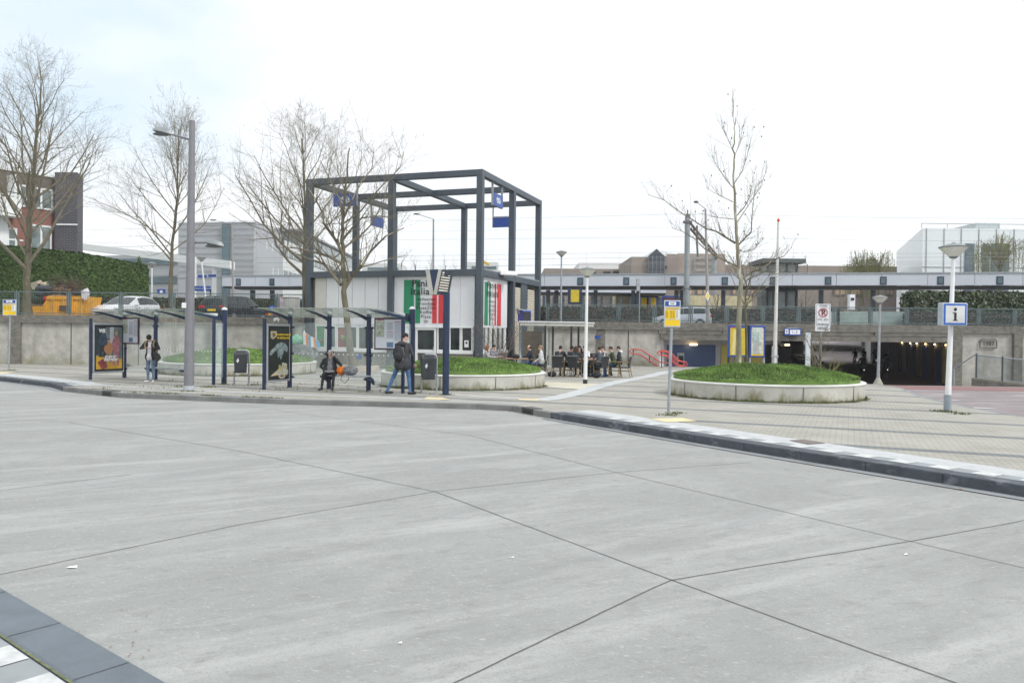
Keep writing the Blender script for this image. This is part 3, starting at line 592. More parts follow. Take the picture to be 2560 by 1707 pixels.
# side wall
for a,b_,z0,z1,mm in ((.32,vAt(1266,.2),2.15,4.66,wpan),): kbox(MB(),.18,.3,a,b_,z0,z1).build('wall_panel',mm,kb)
def fls(x0,x1,mm): kbox(MB(),.165,.18,vAt(x0,.18),vAt(x1,.18),2.25,4.42).build('flag_stripe',mm,kb)
fls(1210,1218.5,green); fls(1221.5,1225,green); fls(1235.5,1239,flagred); fls(1242,1251,flagred)
ktext('Panini',1230,714,.48,.004,1.15,True); ktext('Italiani',1230.5,734.5,.48,.004,1.2,True)
for i,s_ in enumerate(['Italiaanse','broodjes','Pasta2Go','Koffie','Pizza','ijs']): ktext(s_,1230,753+i*10.9,.22,.001,1.1,True)
win(1207,1213,819,873,dglass,.04,False); win(1217,1223,819,874,dglass,.04,False); win(1228,1236,821,874,dglass,.05,False); win(1241,1248,820,873,dglass,.05,False); win(1252,1259,820,873,dglass,.05,False)
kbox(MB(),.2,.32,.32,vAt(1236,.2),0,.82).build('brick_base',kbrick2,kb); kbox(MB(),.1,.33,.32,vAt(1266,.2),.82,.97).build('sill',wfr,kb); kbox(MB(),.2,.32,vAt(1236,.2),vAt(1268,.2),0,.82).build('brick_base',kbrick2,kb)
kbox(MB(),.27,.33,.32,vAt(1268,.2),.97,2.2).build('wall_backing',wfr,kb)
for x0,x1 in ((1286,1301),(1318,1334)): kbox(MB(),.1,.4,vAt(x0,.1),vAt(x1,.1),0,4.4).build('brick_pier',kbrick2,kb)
kbox(MB(),.05,.35,vAt(1302,.05),vAt(1317,.05),0,4.66).build('dark_post',dsteel,kb)
kbox(MB(),.42,.5,LV/2,LV-.3,0,4.6).build('dark_wall',mat('dark_infill',(.05,.055,.06),.6),kb); kbox(MB(),LU-.5,LU-.3,.3,LV-.3,0,4.6).build('end_wall',kbrick,kb); kbox(MB(),.3,LU-.3,LV-.45,LV-.3,0,4.6).build('rear_wall',kbrick,kb)
# station logo signs hung in the frame
def logo(mb,c,right,s_):
    """double arrow emblem made of two bent bars"""
    r=Vector(right); 
    def bar(pts,th):
        for a,b_ in zip(pts,pts[1:]):
            a=Vector(a);b_=Vector(b_); d=(b_-a).normalized(); n_=Vector((-d.y,d.x))*th/2; e=d*th*.35
            q=[a-e+n_,a-e-n_,b_+e-n_,b_+e+n_]; mb.poly([c+r*p.x*s_+Z3*p.y*s_ for p in q])
    for sg in (1,-1):
        bar([(sg*-.02,sg*.0),(sg*.30,sg*-.3) if 0 else (sg*.0,sg*0)],.0) if 0 else None
        bar([(-sg*.62,sg*.2),(sg*.02,sg*.2),(sg*.22,0),(sg*.1,-sg*.12)],.15); bar([(sg*.62*.45,sg*.36),(sg*.62,sg*.02),(sg*.3,-sg*.34)],.15)
def hung(c,right,nrm,lab,w_=1.31,h_=.64,top=9.54,lg=True,nm='station_sign'):
    r=root(nm,c,lab,'sign','blue signs hanging in the steel frame'); right=Vector(right); nrm=Vector(nrm)
    MB().obox(c-right*w_/2-nrm*.07-Z3*h_/2,right*w_,nrm*.14,Z3*h_).build('panel',blue,r)
    m=MB()
    for s_ in (-1,1): m.obox(c+right*(s_*(w_/2+.03)-.03)-nrm*.05-Z3*h_/2,right*.06,nrm*.1,Z3*(top-c.z+h_/2))
    m.build('hanger',galv,r)
    if lg:
        m=MB(); logo(m,c+nrm*.075,right,.42); logo(m,c-nrm*.075,right,.42); m.build('emblem',whitep,r)
    else:
        m=MB(); m.obox(c-right*w_/2-nrm*.08+Z3*(h_/2-.06),right*w_,nrm*.16,Z3*.08); m.build('trim',galv,r)
uc=uAt(861,.3); q=K(uc,.3,0); hung(V(q.x,q.y,zK(861,500.5,q)),-U3,-V3,'blue railway sign with white double arrow on the front beam, behind bare branches')
vc=vAt(1239.5,.15); q=K(.15,vc,0); hung(V(q.x,q.y,zK(1239.5,502,q)),V3,-U3,'pale blue railway sign with white double arrow under the right side beam')
q=K(uAt(1256,LV-.15),LV-.15,0); hung(V(q.x,q.y,zK(1256,555,q)),-U3,-V3,'plain blue sign at the back of the frame, partly behind a post',lg=False)
vc=vAt(940,LU-.15); q=K(LU-.15,vc,0); hung(V(q.x,q.y,zK(940,554,q)),V3,-U3,'small looking blue sign under the left side beam seen at a slant',lg=False)
# lamp on the middle beam of the side, yellow box
q=K(-.25,vAt(1262,-.1)-.2,0); r=root('flood_lamp',V(q.x,q.y,4.95),'white flat flood lamp fixed on the side beam of the kiosk','lamp'); m=MB(); m.box((q.x,q.y,4.98),(1.0,.5,.22),.5); m.build('housing',whitep,r,bevel=.04); m=MB(); m.box((q.x,q.y,4.85),(.5,.3,.1),.5); m.box((q.x-.5,q.y-.3,4.82),(.1,.2,.35),.3); m.build('bracket',galv,r)
c=P(1212,657,44); m=MB(); m.obox(c+V(-.3,0,.15),(.5,0,-.3),(0,.3,0),(.05,0,.1)); tag(m.build('yellow_beam',yel,loc=c),'short yellow beam showing behind the corner post above the kiosk roof','beam')
# blue monitor on grey pole at the kiosk entrance
e=P(1300,885,40.2); r=root('monitor_pole',V(e.x,e.y,0),'light grey pole carrying a blue hooded departures monitor by the kiosk','monitor'); m=MB(); m.box((e.x,e.y,1.3),(.14,.1,2.6)); m.build('pole',galv,r)
c=P(1311,790,40.2); m=MB(); m.box(c,(.5,.55,.55),.5); m.build('housing',mat('monitor_blue',(.02,.08,.42),.4),r,bevel=.03); m=MB(); m.box(c+V(.09,-.2,-.02),(.42,.2,.44),.5); m.build('screen',ink,r); m=MB(); m.box(c+V(-.1,0,.31),(.7,.6,.06),.5); m.box(c+V(-.3,-.1,.25),(.15,.12,.3),.5); m.build('roof_plate',galv,r)
# entrance shelter with thin flat roof
r=root('glass_canopy',V(2.3,40.5,0),'flat roofed glass entrance canopy on black posts behind the terrace','canopy')
z=Zat(812,40,1380)
cA=P(1300,810,39.3); cB=P(1451,812,40.2); m=MB(); m.obox((cA.x,cA.y,z-.06),(cB.x-cA.x,.4,0),(.9,2.6,0),(0,0,.17)); m.build('roof',mat('cream_metal',(.5,.5,.46),.5),r)
m=MB(); m.obox((cA.x-.04,cA.y-.05,z+.11),(cB.x-cA.x+.1,.4,0),(.9,2.7,0),(0,0,.06)); m.build('roof_edge',wpan,r)
for x_,Y,h_ in ((1363,38.9,0),(1382,41.6,0),(1428,39.6,0),(1446,42.2,0)):
    q=P(x_,853,Y); m=MB(); m.box((q.x,q.y,(z-.06)/2),(.1,.1,z-.06)); m.build('post',blackp,r)
a=P(1363,853,38.9);b_=P(1382,853,41.6); m=MB(); m.obox((a.x,a.y,.06),b_-a-V(0,0,(b_-a).z),(.01,0,0),(0,0,z-.14)); m.build('side_glass',sglass,r)
a=P(1309,853,39.4); m=MB(); m.obox((a.x,a.y,.06),P(1363,853,38.95)-a,(0,.01,0),(0,0,z-.14)); m.build('front_glass',glass('tinted_glass',(.12,.15,.15),.35),r)
c=P(1332,865,42.2); m=MB(); m.box((c.x,c.y,1.0),(.95,.6,2.0)); tag(m.build('photo_cabinet',mat('amber_wood_panel',(.36,.19,.04),.5,var=.12,sc=2),loc=(c.x,c.y,0)),'tall amber brown cabinet inside the glass canopy behind the terrace','cabinet')
# ============================================================ BUS SHELTERS
def poster(mb_root,c,right,n_,w_,h_,kind):
    ys=.82 if kind=='dark' else 1
    X=lambda a,b_,d=0: c+right*a+Z3*b_*ys+n_*(.062+d)
    q=lambda name,pts,mm,d=0: (MB().poly([X(a,b_,d) for a,b_ in pts])).build(name,mm,mb_root)
    rect=lambda a0,a1,b0,b1: [(a0,b0),(a1,b0),(a1,b1),(a0,b1)]
    hw=w_/2; hh=h_/2
    if kind=='fashion':
        q('poster_sheet',rect(-hw,hw,-hh,hh),mat('poster_teal_grey',(.2,.26,.28),.4,var=.4,sc=1.5))
        q('poster_floor',[(-hw,-hh),(hw,-hh),(hw,-hh+.36),(-.1,-hh+.42),(-hw,-hh+.5)],mat('poster_ochre',(.62,.36,.03),.4,var=.15),.002)
        q('poster_door',rect(.02,.2,-hh+.8,hh),mat('poster_pale_grey',(.5,.52,.54),.4,var=.1),.002)
        q('poster_shade',[(-hw,-.25),(-.2,-.1),(-.16,hh),(-hw,hh)],mat('poster_dark',(.03,.05,.06),.4,var=.3),.003)
        def fig(cx,h0,h1,suit,leg,hair,wd):  # simple standing figure print
            H1=h1-h0; S_=lambda a,b_: (cx+a*wd,h0+b_*H1)
            q('figure_print',[S_(-.7,0),(S_(-.25,0)),S_(-.05,.5),S_(.1,0),S_(.5,0),S_(.45,.52),S_(-.5,.52)],leg,.005)
            q('figure_print',[S_(-.65,.45),S_(.6,.42),S_(.75,.6),S_(.45,.82),S_(0,.86),S_(-.45,.82),S_(-.85,.62)],suit,.006)
            q('figure_print',[(cx+math.cos(t)*.24*wd,h0+H1*.92+math.sin(t)*H1*.07) for t in [i*.628 for i in range(10)]],mat('poster_skin',(.5,.32,.24),.5),.009)
            q('figure_print',[(cx+math.cos(t)*.28*wd,h0+H1*.955+math.sin(t)*H1*.05) for t in [i*.35 for i in range(10)]],hair,.011)
        nv=mat('poster_navy',(.05,.08,.13),.5,var=.3,sc=9); pk=mat('poster_pink',(.5,.2,.24),.5,var=.3,sc=9); br_=mat('poster_brown',(.2,.08,.03),.5,var=.4,sc=12)
        fig(-.27,-hh+.45,hh-.08,nv,mat('poster_charcoal',(.03,.035,.045),.5),br_,.26); fig(.31,-hh+.12,hh-.12,pk,pk,mat('poster_blond',(.42,.27,.12),.5),.24)
        fig(-.03,-hh+.2,.35,mat('poster_rust',(.3,.09,.02),.5,var=.6,sc=22,col2=(.5,.3,.15)),mat('poster_legs',(.4,.25,.17),.5),br_,.26)
        q('figure_print',[(-hw+.05,-.52),(-.2,-.35),(-.08,-.7),(-.3,-.8)],mat('poster_crimson',(.28,.05,.06),.5,var=.3,sc=9),.012)
        MB().text('WE',.17,X(-.33,hh-.14,.012),right,Z3,fat=.012).build('poster_text',whitep,mb_root)
        for i,t_ in enumerate(['DRESS UP','THURSDAY']): MB().text(t_,.115,X(.05,-.34-i*.1,.014),right,Z3,fat=.012).build('poster_text',whitep,mb_root)
    else:
        q('poster_sheet',rect(-hw,hw,-hh/ys,hh/ys),mat('poster_black_green',(.018,.026,.024),.35,var=.4,sc=2))
        tan=mat('poster_tan',(.6,.5,.33),.5,var=.15,sc=8)
        q('poster_table',[(-hw+.03,-hh/ys+.05),(hw-.05,-hh/ys+.12),(hw-.05,-hh/ys+.5),(hw-.14,-hh/ys+.55)],tan,.002)
        q('poster_crest',[(-.42,hh/ys-.1),(-.12,hh/ys-.1),(-.12,hh/ys-.3),(-.3,hh/ys-.42),(-.42,hh/ys-.36)],tan,.002); q('poster_crest',[(-.34,hh/ys-.16),(-.2,hh/ys-.18),(-.2,hh/ys-.3),(-.32,hh/ys-.33)],mat('poster_dark_tan',(.25,.18,.1),.5,var=.5,sc=30),.004)
        gh=mat('poster_smoke',(.33,.4,.41),.5,var=.5,sc=9,col2=(.1,.13,.14))
        pts=[(-.47,-.03),(-.42,.1),(-.25,.2),(-.1,.36),(.12,.42),(.32,.36),(.43,.2),(.4,.02),(.3,.08),(.26,.2),(.22,.02),(.15,-.15),(.08,-.28),(.02,-.1),(-.05,-.22),(-.1,.1),(-.2,.1),(-.36,-.05),(-.42,-.1)]
        b=MB(); cc=X(.1,.22,.004); pp_=[X(a,b_,.004) for a,b_ in pts]; b.add([cc]+pp_,[(0,i+1,(i+1)%len(pp_)+1) for i in range(len(pp_))]); b.build('smoke_print',gh,mb_root)
        for i,t_ in enumerate(['CHAPEAU','TE NEDERLAND']): MB().text(['ONWEERSTAANBAAR','TE NEDERLAND'][i],[.075,.085][i],X(.19,hh/ys-.24-i*.13,.01),right,Z3,fat=.004).build('poster_text',yel,mb_root)
        wh=mat('poster_cream',(.66,.62,.5),.5,var=.3,sc=25)
        for a,b_,w2,h2,mm in ((.03,-.62,.11,.3,mat('poster_yellow_card',(.6,.5,.15),.5,var=.3,sc=20)),(.2,-.6,.13,.42,mat('poster_mint',(.5,.58,.5),.5,var=.3,sc=20))): q('carton_print',rect(a-w2/2,a+w2/2,b_-h2/2,b_+h2/2),mm,.006)
        for a,b_,w2,h2 in ((0,-.78,.11,.1),(.33,-.76,.13,.13),(.14,-.92,.17,.1)): q('bowl_print',[(a+w2*math.cos(t),b_+h2*math.sin(t)) for t in [i*.524 for i in range(12)]],wh,.009)
        q('bowl_print',[(.14+.1*math.cos(t),-.91+.05*math.sin(t)) for t in [i*.524 for i in range(12)]],mat('poster_food',(.4,.22,.12),.5,var=.5,sc=40),.012)
def shelter(lab,rear,front_l,front_r,last_out,ad_lab,ad_kind,map_lab,map_pos,bench_lab,bench_rng,zt=2.35,dz=(0,0)):
    R=[Vector((*p,0)) for p in rear]; a=R[0]; e=R[-1]; d=(e-a).normalized(); f=Vector((d.y,-d.x,0))  # f points to the road
    r=root('bus_shelter',(a+e)/2,lab,'bus shelter','glass bus shelters along the kerb')
    for i,p in enumerate(R):
        last=i==len(R)-1; m=MB(); m.cyl(p,p+Z3*(2.57 if last else 2.42),.075 if not last else .09,n=14); m.build('post',navy,r,smooth=True)
        m=MB(); m.lathe(p+Z3*(2.57 if last else 2.42),[(.1 if last else .08,0),(.1 if last else .08,.02),(.06,.07),(0,.09)],14); m.build('post_cap',whitep,r,smooth=True)
        for z in (.35,1.12,1.98):
            if last: continue
            m=MB()
            for s_ in (-1,1): m.tube([p+Z3*z,p+Z3*z+d*s_*.1,p+Z3*z+d*s_*.2],[.05,.045,.008],8)
            m.build('clamp',navy,r)
    for p,fl_ in ((Vector((*front_l,0)),a),(Vector((*front_r,0)),e)):
        m=MB(); m.box(p+Z3*1.12,(.08,.08,2.24),math.atan2(d.y,d.x)); m.build('slim_post',navy,r)
    # glass back panes
    for p,q in zip(R,R[1:]):
        m=MB(); m.obox(p+d*.12+Z3*.18,(q-p)-d*.24,f*.01,Z3*1.95); m.m=1; k=int(((q-p).length-.3)/.17)
        for i in range(k):
            c=p+d*(.2+i*.17)+Z3*1.12+f*.016; m.poly([c+d*.03*math.cos(t)+Z3*.03*math.sin(t) for t in [j*.785 for j in range(8)]])
        m.build('back_pane',[sglass,whitep],r)
    p=Vector((*front_r,0)); m=MB(); m.obox(p+Z3*.2,(e-p)*.93,d*.01,Z3*1.9); m.build('side_pane',sglass,r)
    # roof: curved glass rising to the front
    ro=MB(); n_=6; w_=1.5; A0=a-d*.25; E0=e-d*.02
    vs=[]
    for i in range(n_+1):
        t_=i/n_; o=f*(w_*t_-.12); zz=2.3+.27*math.sin(t_*1.35)
        sh=-d*(.45*t_); vs+=[A0+o+sh*.0+Z3*zz,E0+o+Z3*zz+d*(-.75*t_)]
    k=len(vs); vs+=[v+Z3*.012 for v in vs]; fs=[]
    for i in range(n_): fs+=[(2*i,2*i+2,2*i+3,2*i+1),(k+2*i,k+2*i+1,k+2*i+3,k+2*i+2)]
    fs+=[(0,1,k+1,k),(2*n_,k+2*n_,k+2*n_+1,2*n_+1)]
    ro.add(vs,fs).build('roof_glass',rglass,r)
    for i,p in enumerate(R):
        sk=-d*(.75 if i==len(R)-1 else 0); m=MB(); pts=[p+Z3*2.27-f*.1]+[p+f*(w_*t_-.14)+sk*t_*.96+Z3*(2.25+.27*math.sin(t_*1.35)) for t_ in (.2,.4,.6,.8,.97)]
        hs=[.12,.11,.09,.07,.05,.02]; 
        vs=[]; 
        for q,h_ in zip(pts,hs): vs+=[q-d*.02,q+d*.02,q+d*.02-Z3*h_,q-d*.02-Z3*h_]
        m.add(vs,[(4*i_+j,4*i_+(j+1)%4,4*i_+4+(j+1)%4,4*i_+4+j) for i_ in range(5) for j in range(4)]); m.build('roof_arm',navy,r)
    # name fin on the last post
    m=MB(); fin=[e+Z3*2.42-f*.05-d*.05,e+Z3*2.22-d*.05-f*.05,e-d*1.1+f*.45+Z3*2.46,e-d*1.1+f*.45+Z3*2.5]; m.prism(fin,f*.04); m.build('name_fin',navy,r)
    m=MB(); c=e-d*.42+f*.17+Z3*2.38; rt=(d*1.05-f*.4).normalized(); m.obox(c-rt*.24-Z3*.035+f*.06,rt*.5,f*.01,Z3*.1); m.build('name_label',whitep,r)
    # bench
    for_b=[a+d*t_ for t_ in bench_rng]; bl=for_b[1]-for_b[0]
    m=MB(); m.obox(for_b[0]+f*.12+Z3*.44,bl,f*.4,Z3*.045); m.build('bench_seat',galv,r,bevel=.012)
    for p in for_b:
        q=p; m=MB(); m.prism([q+Z3*.18+f*.03,q+Z3*.3+f*.03,q+f*.2+Z3*.43,q+f*.52+Z3*.44,q+f*.5+Z3*.4,q+f*.25+Z3*.3],d*.05); m.build('bench_bracket',navy,r)
    # map board on the back
    mp_=a+d*map_pos+f*.06; w2,h2=1.0,1.0
    m=MB(); m.obox(mp_-d*w2/2+Z3*1.3,d*w2,f*.05,Z3*h2); bd=root('map_board',mp_,map_lab,'map board','timetable boards in the shelters'); m.build('frame',mat('dark_maroon_frame',(.05,.02,.04),.5),bd)
    m=MB(); m.obox(mp_-d*(w2/2-.05)+f*.052+Z3*1.35,d*(w2-.1),f*.006,Z3*(h2-.1)); m.build('sheet',mat('pale_map_paper',(.62,.65,.7),.5,var=.04),bd)
    F_=lambda a0,a1,b0,b1,mm,nm: MB().obox(mp_+d*(a0-w2/2)+f*.06+Z3*(1.3+b0),d*(a1-a0),f*.004,Z3*(b1-b0)).build(nm,mm,bd)
    mapm=mat('printed_map',(.5,.55,.45),.6,var=.35,sc=12); F_(.08,.36,.4,.9,mapm,'map_print'); rdm=mat('maroon_print',(.4,.06,.1),.6)
    F_(.08,.35,.92,.945,rdm,'heading_bar'); F_(.45,.68,.55,.57,rdm,'heading_bar'); F_(.72,.95,.86,.88,rdm,'heading_bar'); tb=mat('table_print',(.5,.53,.6),.6,var=.25,sc=40); F_(.72,.95,.3,.84,tb,'table_print'); F_(.45,.68,.36,.53,tb,'table_print'); F_(.45,.68,.08,.24,mat('blue_print',(.15,.25,.42),.6,var=.3,sc=20),'table_print'); F_(.45,.67,.6,.85,tb,'table_print')
    # advertising case across the end
    fl_=Vector((*front_l,0)); mid=(a+fl_)/2; dr_=(a-fl_).normalized(); nr=Vector((dr_.y,-dr_.x,0))
    if nr.y>0: nr=-nr
    L_=(a-fl_).length; ad=root('advertising_case',mid,ad_lab,'advertising case','lit poster cases at the shelter ends')
    w3=L_-.12; m=MB(); m.obox(mid-dr_*w3/2-nr*.06+Z3*.22,dr_*w3,nr*.12,Z3*1.86); m.build('case',mat('silver_case',(.42,.44,.46),.35,metal=.3),ad,bevel=.02)
    m=MB(); m.obox(mid-dr_*(w3/2-.06)+nr*.061+Z3*.29,dr_*(w3-.12),nr*.004,Z3*1.72); m.build('inner_frame',ink,ad)
    poster(ad,mid+Z3*1.15+nr*.006,dr_,nr,w3-.24,1.56,ad_kind)
    return r,d,f,a
PP=lambda x_,y_: tuple(G(x_,y_)[:2])
s1a=Vector(PP(311,944)); s1e=Vector(PP(560,959)); s2a=Vector(PP(724,968)); s2e=Vector(PP(1029,980))
def frontof(a,e,w_,sk=0): d=(Vector(e)-Vector(a)).normalized(); return d
sh1=shelter('glass bus shelter with three panes standing before the left planter, far one',[tuple(s1a.lerp(s1e,t_)) for t_ in (0,.333,.666,1)],PP(226,949),PP(534,962),0,'poster case with fashion figures and yellow floor on the left shelter','fashion','white route map board in the left shelter, over the youth in black jacket',.5,'b',(1.95,3.9))
sh2=shelter('glass bus shelter with posts in front of the kiosk, near one',[tuple(s2a.lerp(s2e,t_)) for t_ in (0,.335,.66,1)],PP(660,974),PP(1007,983),0,'black poster case with a smoky shape and bowls on the right shelter','dark','white route map board in the right shelter, beside the walking man',3.72,'b',(1.5,3.15))
bg_=MB(); pB=Vector((*s2a.lerp(s2e,0),1.6))
# white polar bear sticker above the dark poster
q=(Vector((*PP(660,974),0))+Vector((*s2a,0)))/2; 
def bearprint():
    b=MB(); c=q+Z3*2.2+V(-.02,-.05,.02); pts=[(-.13,-.02),(-.11,.03),(-.03,.07),(.07,.06),(.12,.03),(.13,-.03),(.1,-.07),(.08,-.01),(.04,-.06),(.02,0),(-.04,-.02),(-.06,-.08),(-.09,-.08),(-.08,-.01)]
    dd=Vector((.5,.86,0)); b.prism([c+dd*-a+Z3*z for a,z in pts],(.012,-.007,0)); tag(b.build('bear_sticker',whitep,loc=c),'small white bear shaped emblem above the dark poster case','emblem')
bearprint()
# ============================================================ BINS
def bin_(x_,y_,rz,lab):
    g=G(x_,y_); r=root('litter_bin',g,lab,'litter bin','dark grey litter bins on steel frames',rz,local=True)
    m=MB(); w_,dp_=.46,.36; vs=[]
    for z,ww,d0,d1 in ((.42,.38,-.12,.14),(1.08,w_,-.2,.18),(1.17,w_,-.06,.18)): vs+=[(-ww/2,d0,z),(ww/2,d0,z),(ww/2,d1,z),(-ww/2,d1,z)]
    m.add(vs,[(3,2,1,0),(8,9,10,11)]+[(4*i+j,4*i+(j+1)%4,4*i+4+(j+1)%4,4*i+4+j) for i in range(2) for j in range(4)]); m.build('body',mat('bin_charcoal',(.055,.062,.072),.5,var=.15),r,bevel=.025)
    m=MB(); m.add([(-.17,-.176,1.1),(.17,-.176,1.1),(.15,-.085,1.16),(-.15,-.085,1.16)],[(0,1,2,3)]); m.build('slot',ink,r)
    m=MB(); m.tube([(.27,.02,0),(.27,.02,1.05),(.25,.03,1.15),(.17,.05,1.19),(-.1,.05,1.19)],.028,8); m.tube([(-.2,.02,0),(-.2,.02,.5)],.028,8); m.build('stand',galv,r,smooth=True)
    m=MB(); m.add([(-.14,-.195,.84),(-.1,-.19,.76),(-.05,-.19,.84),(-.08,-.2,.93)],[(0,1,2,3)]); m.build('sticker',whitep,r)
    return r
bin_(601,963,.35,'dark grey litter bin beside the left shelter, tidy with one white mark'); bin_(1070,983,.3,'dark grey litter bin behind the display post, before the middle planter')
# ============================================================ PLANTERS
def planter(c,R_,lab,topz,glab,seed,hide=None,nb=5200):
    z0=.44; r=root('round_planter',(c[0],c[1],0),lab,'planter','round concrete planters on the plaza')
    n=72; m=MB(); m.lathe((c[0],c[1],0),[(R_-.1,0),(R_-.02,.0),(R_,z0),(R_-.02,z0)],n); m.build('wall',pconc,r,smooth=True)
    m=MB(); m.lathe((c[0],c[1],z0),[(R_-.16,0),(R_+.015,0),(R_+.03,.02),(R_+.02,.05),(R_-.02,.065),(R_-.13,.06),(R_-.16,.03)],n); m.build('rim',prim,r,smooth=True)
    for i in range(10):
        a=i*2*math.pi/10+seed; q=V(c[0]+math.cos(a)*(R_-.005),c[1]+math.sin(a)*(R_-.005),z0/2); MB().box(q,(.03,.018,z0*.96),a+math.pi/2).build('joint',mat('planter_joint',(.2,.19,.16),.9),r)
    rnd=random.Random(seed*100); hz=lambda rr,a: .495+(topz-.495)*math.cos(min(1,rr/(R_-.1))*1.45)**.8*(1+.06*math.sin(3*a+seed)+.04*math.sin(5*a+rr*2))
    m=MB(); rings=9; vs=[];n=36
    for i in range(rings+1):
        rr=(R_-.145)*min(1,i/(rings-1))
        for j in range(n): a=2*math.pi*j/n; vs.append((c[0]+rr*math.cos(a),c[1]+rr*math.sin(a),hz(rr,a) if i<rings else .42))
    m.add(vs,[(i*n+j,(i+1)*n+j,(i+1)*n+(j+1)%n,i*n+(j+1)%n) for i in range(rings) for j in range(n)])
    gm=mat('planter_grass',(.15,.25,.055),.9,var=.28,sc=1.6); gm2=mat('grass_blades_light',(.2,.33,.075),.85,var=.32,sc=1.1); gm3=mat('grass_blades_dark',(.12,.19,.05),.9,var=.25,sc=3)
    for i in range(nb):
        rr=(R_-.15)*math.sqrt(rnd.random()); a=rnd.random()*6.283
        if math.sin(a)>.55 and rr>R_*.5: 
            if rnd.random()<.6: continue
        p=V(c[0]+rr*math.cos(a),c[1]+rr*math.sin(a),hz(rr,a)-.01); cl=math.sin(p.x*3.1+seed)*math.sin(p.y*2.7)+rnd.gauss(0,.4)
        h_=rnd.uniform(.03,.085)*(1.25 if cl>.3 else 1); t_=rnd.random()*6.28; w2=.012; ln=V(rnd.gauss(0,.035),rnd.gauss(0,.035),h_)
        m.m=1 if cl>-.1 else 2; u_=V(math.cos(t_)*w2,math.sin(t_)*w2,0); m.add([p-u_,p+u_,p+ln*.6+u_*.7+V(0,0,.01),p+ln,p+ln*.6-u_*.7],[(0,1,2,3,4)])
    o=m.build('grass',[gm,gm2,gm3],loc=(c[0],c[1],.44)); tag(o,glab,'grass',kind='stuff')
    return r,hz
PR=planter((7.92,24.6),2.92,'round concrete planter with stained side nearest the underpass, right one',.93,'green grass mound in the right planter around the slim tree',1,nb=22000)
PM=planter((-1.72,28.0),2.9,'round concrete planter before the kiosk door, middle one',.92,'green grass mound in the middle planter',2,nb=18000)
PL=planter((-12.1,34.9),3.3,'round concrete planter behind the left bus shelter',1.0,'green grass mound in the planter behind the left shelter',3,nb=14000)
# small ring planter at the foot of the tree before the kiosk
c=(P(885,925,37.6).x,37.6); m=MB(); m.lathe((c[0],c[1],0),[(1.15,0),(1.2,.0),(1.2,.22),(1.02,.24),(1.02,.1),(0,.1)],40); tag(m.build('tree_ring',mat('beige_ring_concrete',(.45,.4,.33),.9),loc=(c[0],c[1],0),smooth=True),'low beige concrete ring round the tree before the kiosk','tree ring')
# weeds along planter feet and posts
m=MB(); rnd=random.Random(5)
def weed(x_,y_,s_,k=30,z0=.0):
    for i in range(k):
        p=V(x_+rnd.gauss(0,s_),y_+rnd.gauss(0,s_*.6),z0); t_=rnd.random()*6.28; h_=rnd.uniform(.02,.07); u_=V(math.cos(t_)*.014,math.sin(t_)*.014,0); m.m=rnd.randint(0,1); m.add([p-u_,p+u_,p+V(rnd.gauss(0,.02),rnd.gauss(0,.02),h_)],[(0,1,2)])
for c_,R_,k in (((7.92,24.6),2.92,200),((-1.72,28),2.9,150),((-12.1,34.9),3.3,110)):
    for i in range(k):
        a=rnd.uniform(math.pi*1.02,math.pi*1.98)
        if rnd.random()<.6: weed(c_[0]+math.cos(a)*(R_+.03),c_[1]+math.sin(a)*(R_+.03),.05,9)
for x_,y_ in ((1671,1038),(2368,1030),(472,978),(1031,982),(560,961),(640,962),(26,926),(1114,987),(1690,1033),(2400,1035),(2350,1028),(520,968),(450,967)): g=G(x_,y_); weed(g.x,g.y,.12,70)
for i in range(90): s_=rnd.random(); q=Vector(KL[11-3]).lerp(Vector(KL[7]),0) ; weed(rnd.uniform(-13,-1),rnd.uniform(23.5,29),.1,6)
for i in range(40): t_=rnd.random(); weed(-11.3+5*t_,22.95-1.45*t_,.05,10)
tag(m.build('weeds',[mat('weed_green',(.1,.16,.04),.9,var=.3,sc=5),mat('weed_brown',(.2,.19,.08),.9,var=.3,sc=5)],loc=(0,25,0)),'small weeds growing in the paving joints','weeds',kind='stuff')
# dead leaves and litter
m=MB()
for i in range(60): g=G(rnd.uniform(1245,1300),rnd.uniform(1020,1027),-.13); g.z=-.132; u_=rnd.uniform(.02,.04); a=rnd.random()*6; m.add([g+V(u_*math.cos(a),u_*math.sin(a),.005),g+V(-u_*math.sin(a),u_*math.cos(a),.02),g+V(-u_*math.cos(a),-u_*math.sin(a),.004),g+V(u_*math.sin(a),-u_*math.cos(a),.015)],[(0,1,2,3)])
for i in range(40): g=G(rnd.uniform(150,400),rnd.uniform(1520,1700),-.13) if i<22 else G(rnd.uniform(1300,1360),rnd.uniform(1036,1042),-.13); g.z=-.134; u_=.008 if i<22 else .02; m.add([g+V(u_,0,.003),g+V(0,u_,.004),g+V(-u_,0,.003),g+V(0,-u_,.004)],[(0,1,2,3)])
tag(m.build('dead_leaves',mat('dry_leaf',(.3,.17,.1),.9,var=.3,sc=30),loc=(0,20,-.13)),'dry brown leaves in the gutter by the kerb corner','leaves',kind='stuff')
def litter(x_,y_,s_,lab,m_):
    g=G(x_,y_,-.13); g.z=-.136; b=MB(); b.add([g+V(-s_,-.3*s_,0),g+V(s_*.2,-s_*.6,.006),g+V(s_,.1*s_,.0),g+V(.7*s_,s_*.6,.012),g+V(-.6*s_,s_*.5,.004)],[(0,1,2,3,4)]); tag(b.build('paper_scrap',m_,loc=g),lab,'litter')
litter(179,1416,.045,'white paper scrap on the road near the left island',whitep); litter(2265,1384,.02,'tiny white scrap on the road at the right',whitep); litter(1281,1392,.015,'tiny white speck on the road below the slab joint crossing',whitep); litter(1000,1605,.014,'tiny pale speck on the road near the bottom edge',whitep); litter(2400,1222,.035,'small brown leaf lying at the foot of the right kerb',mat('dry_leaf',(.3,.17,.1)))
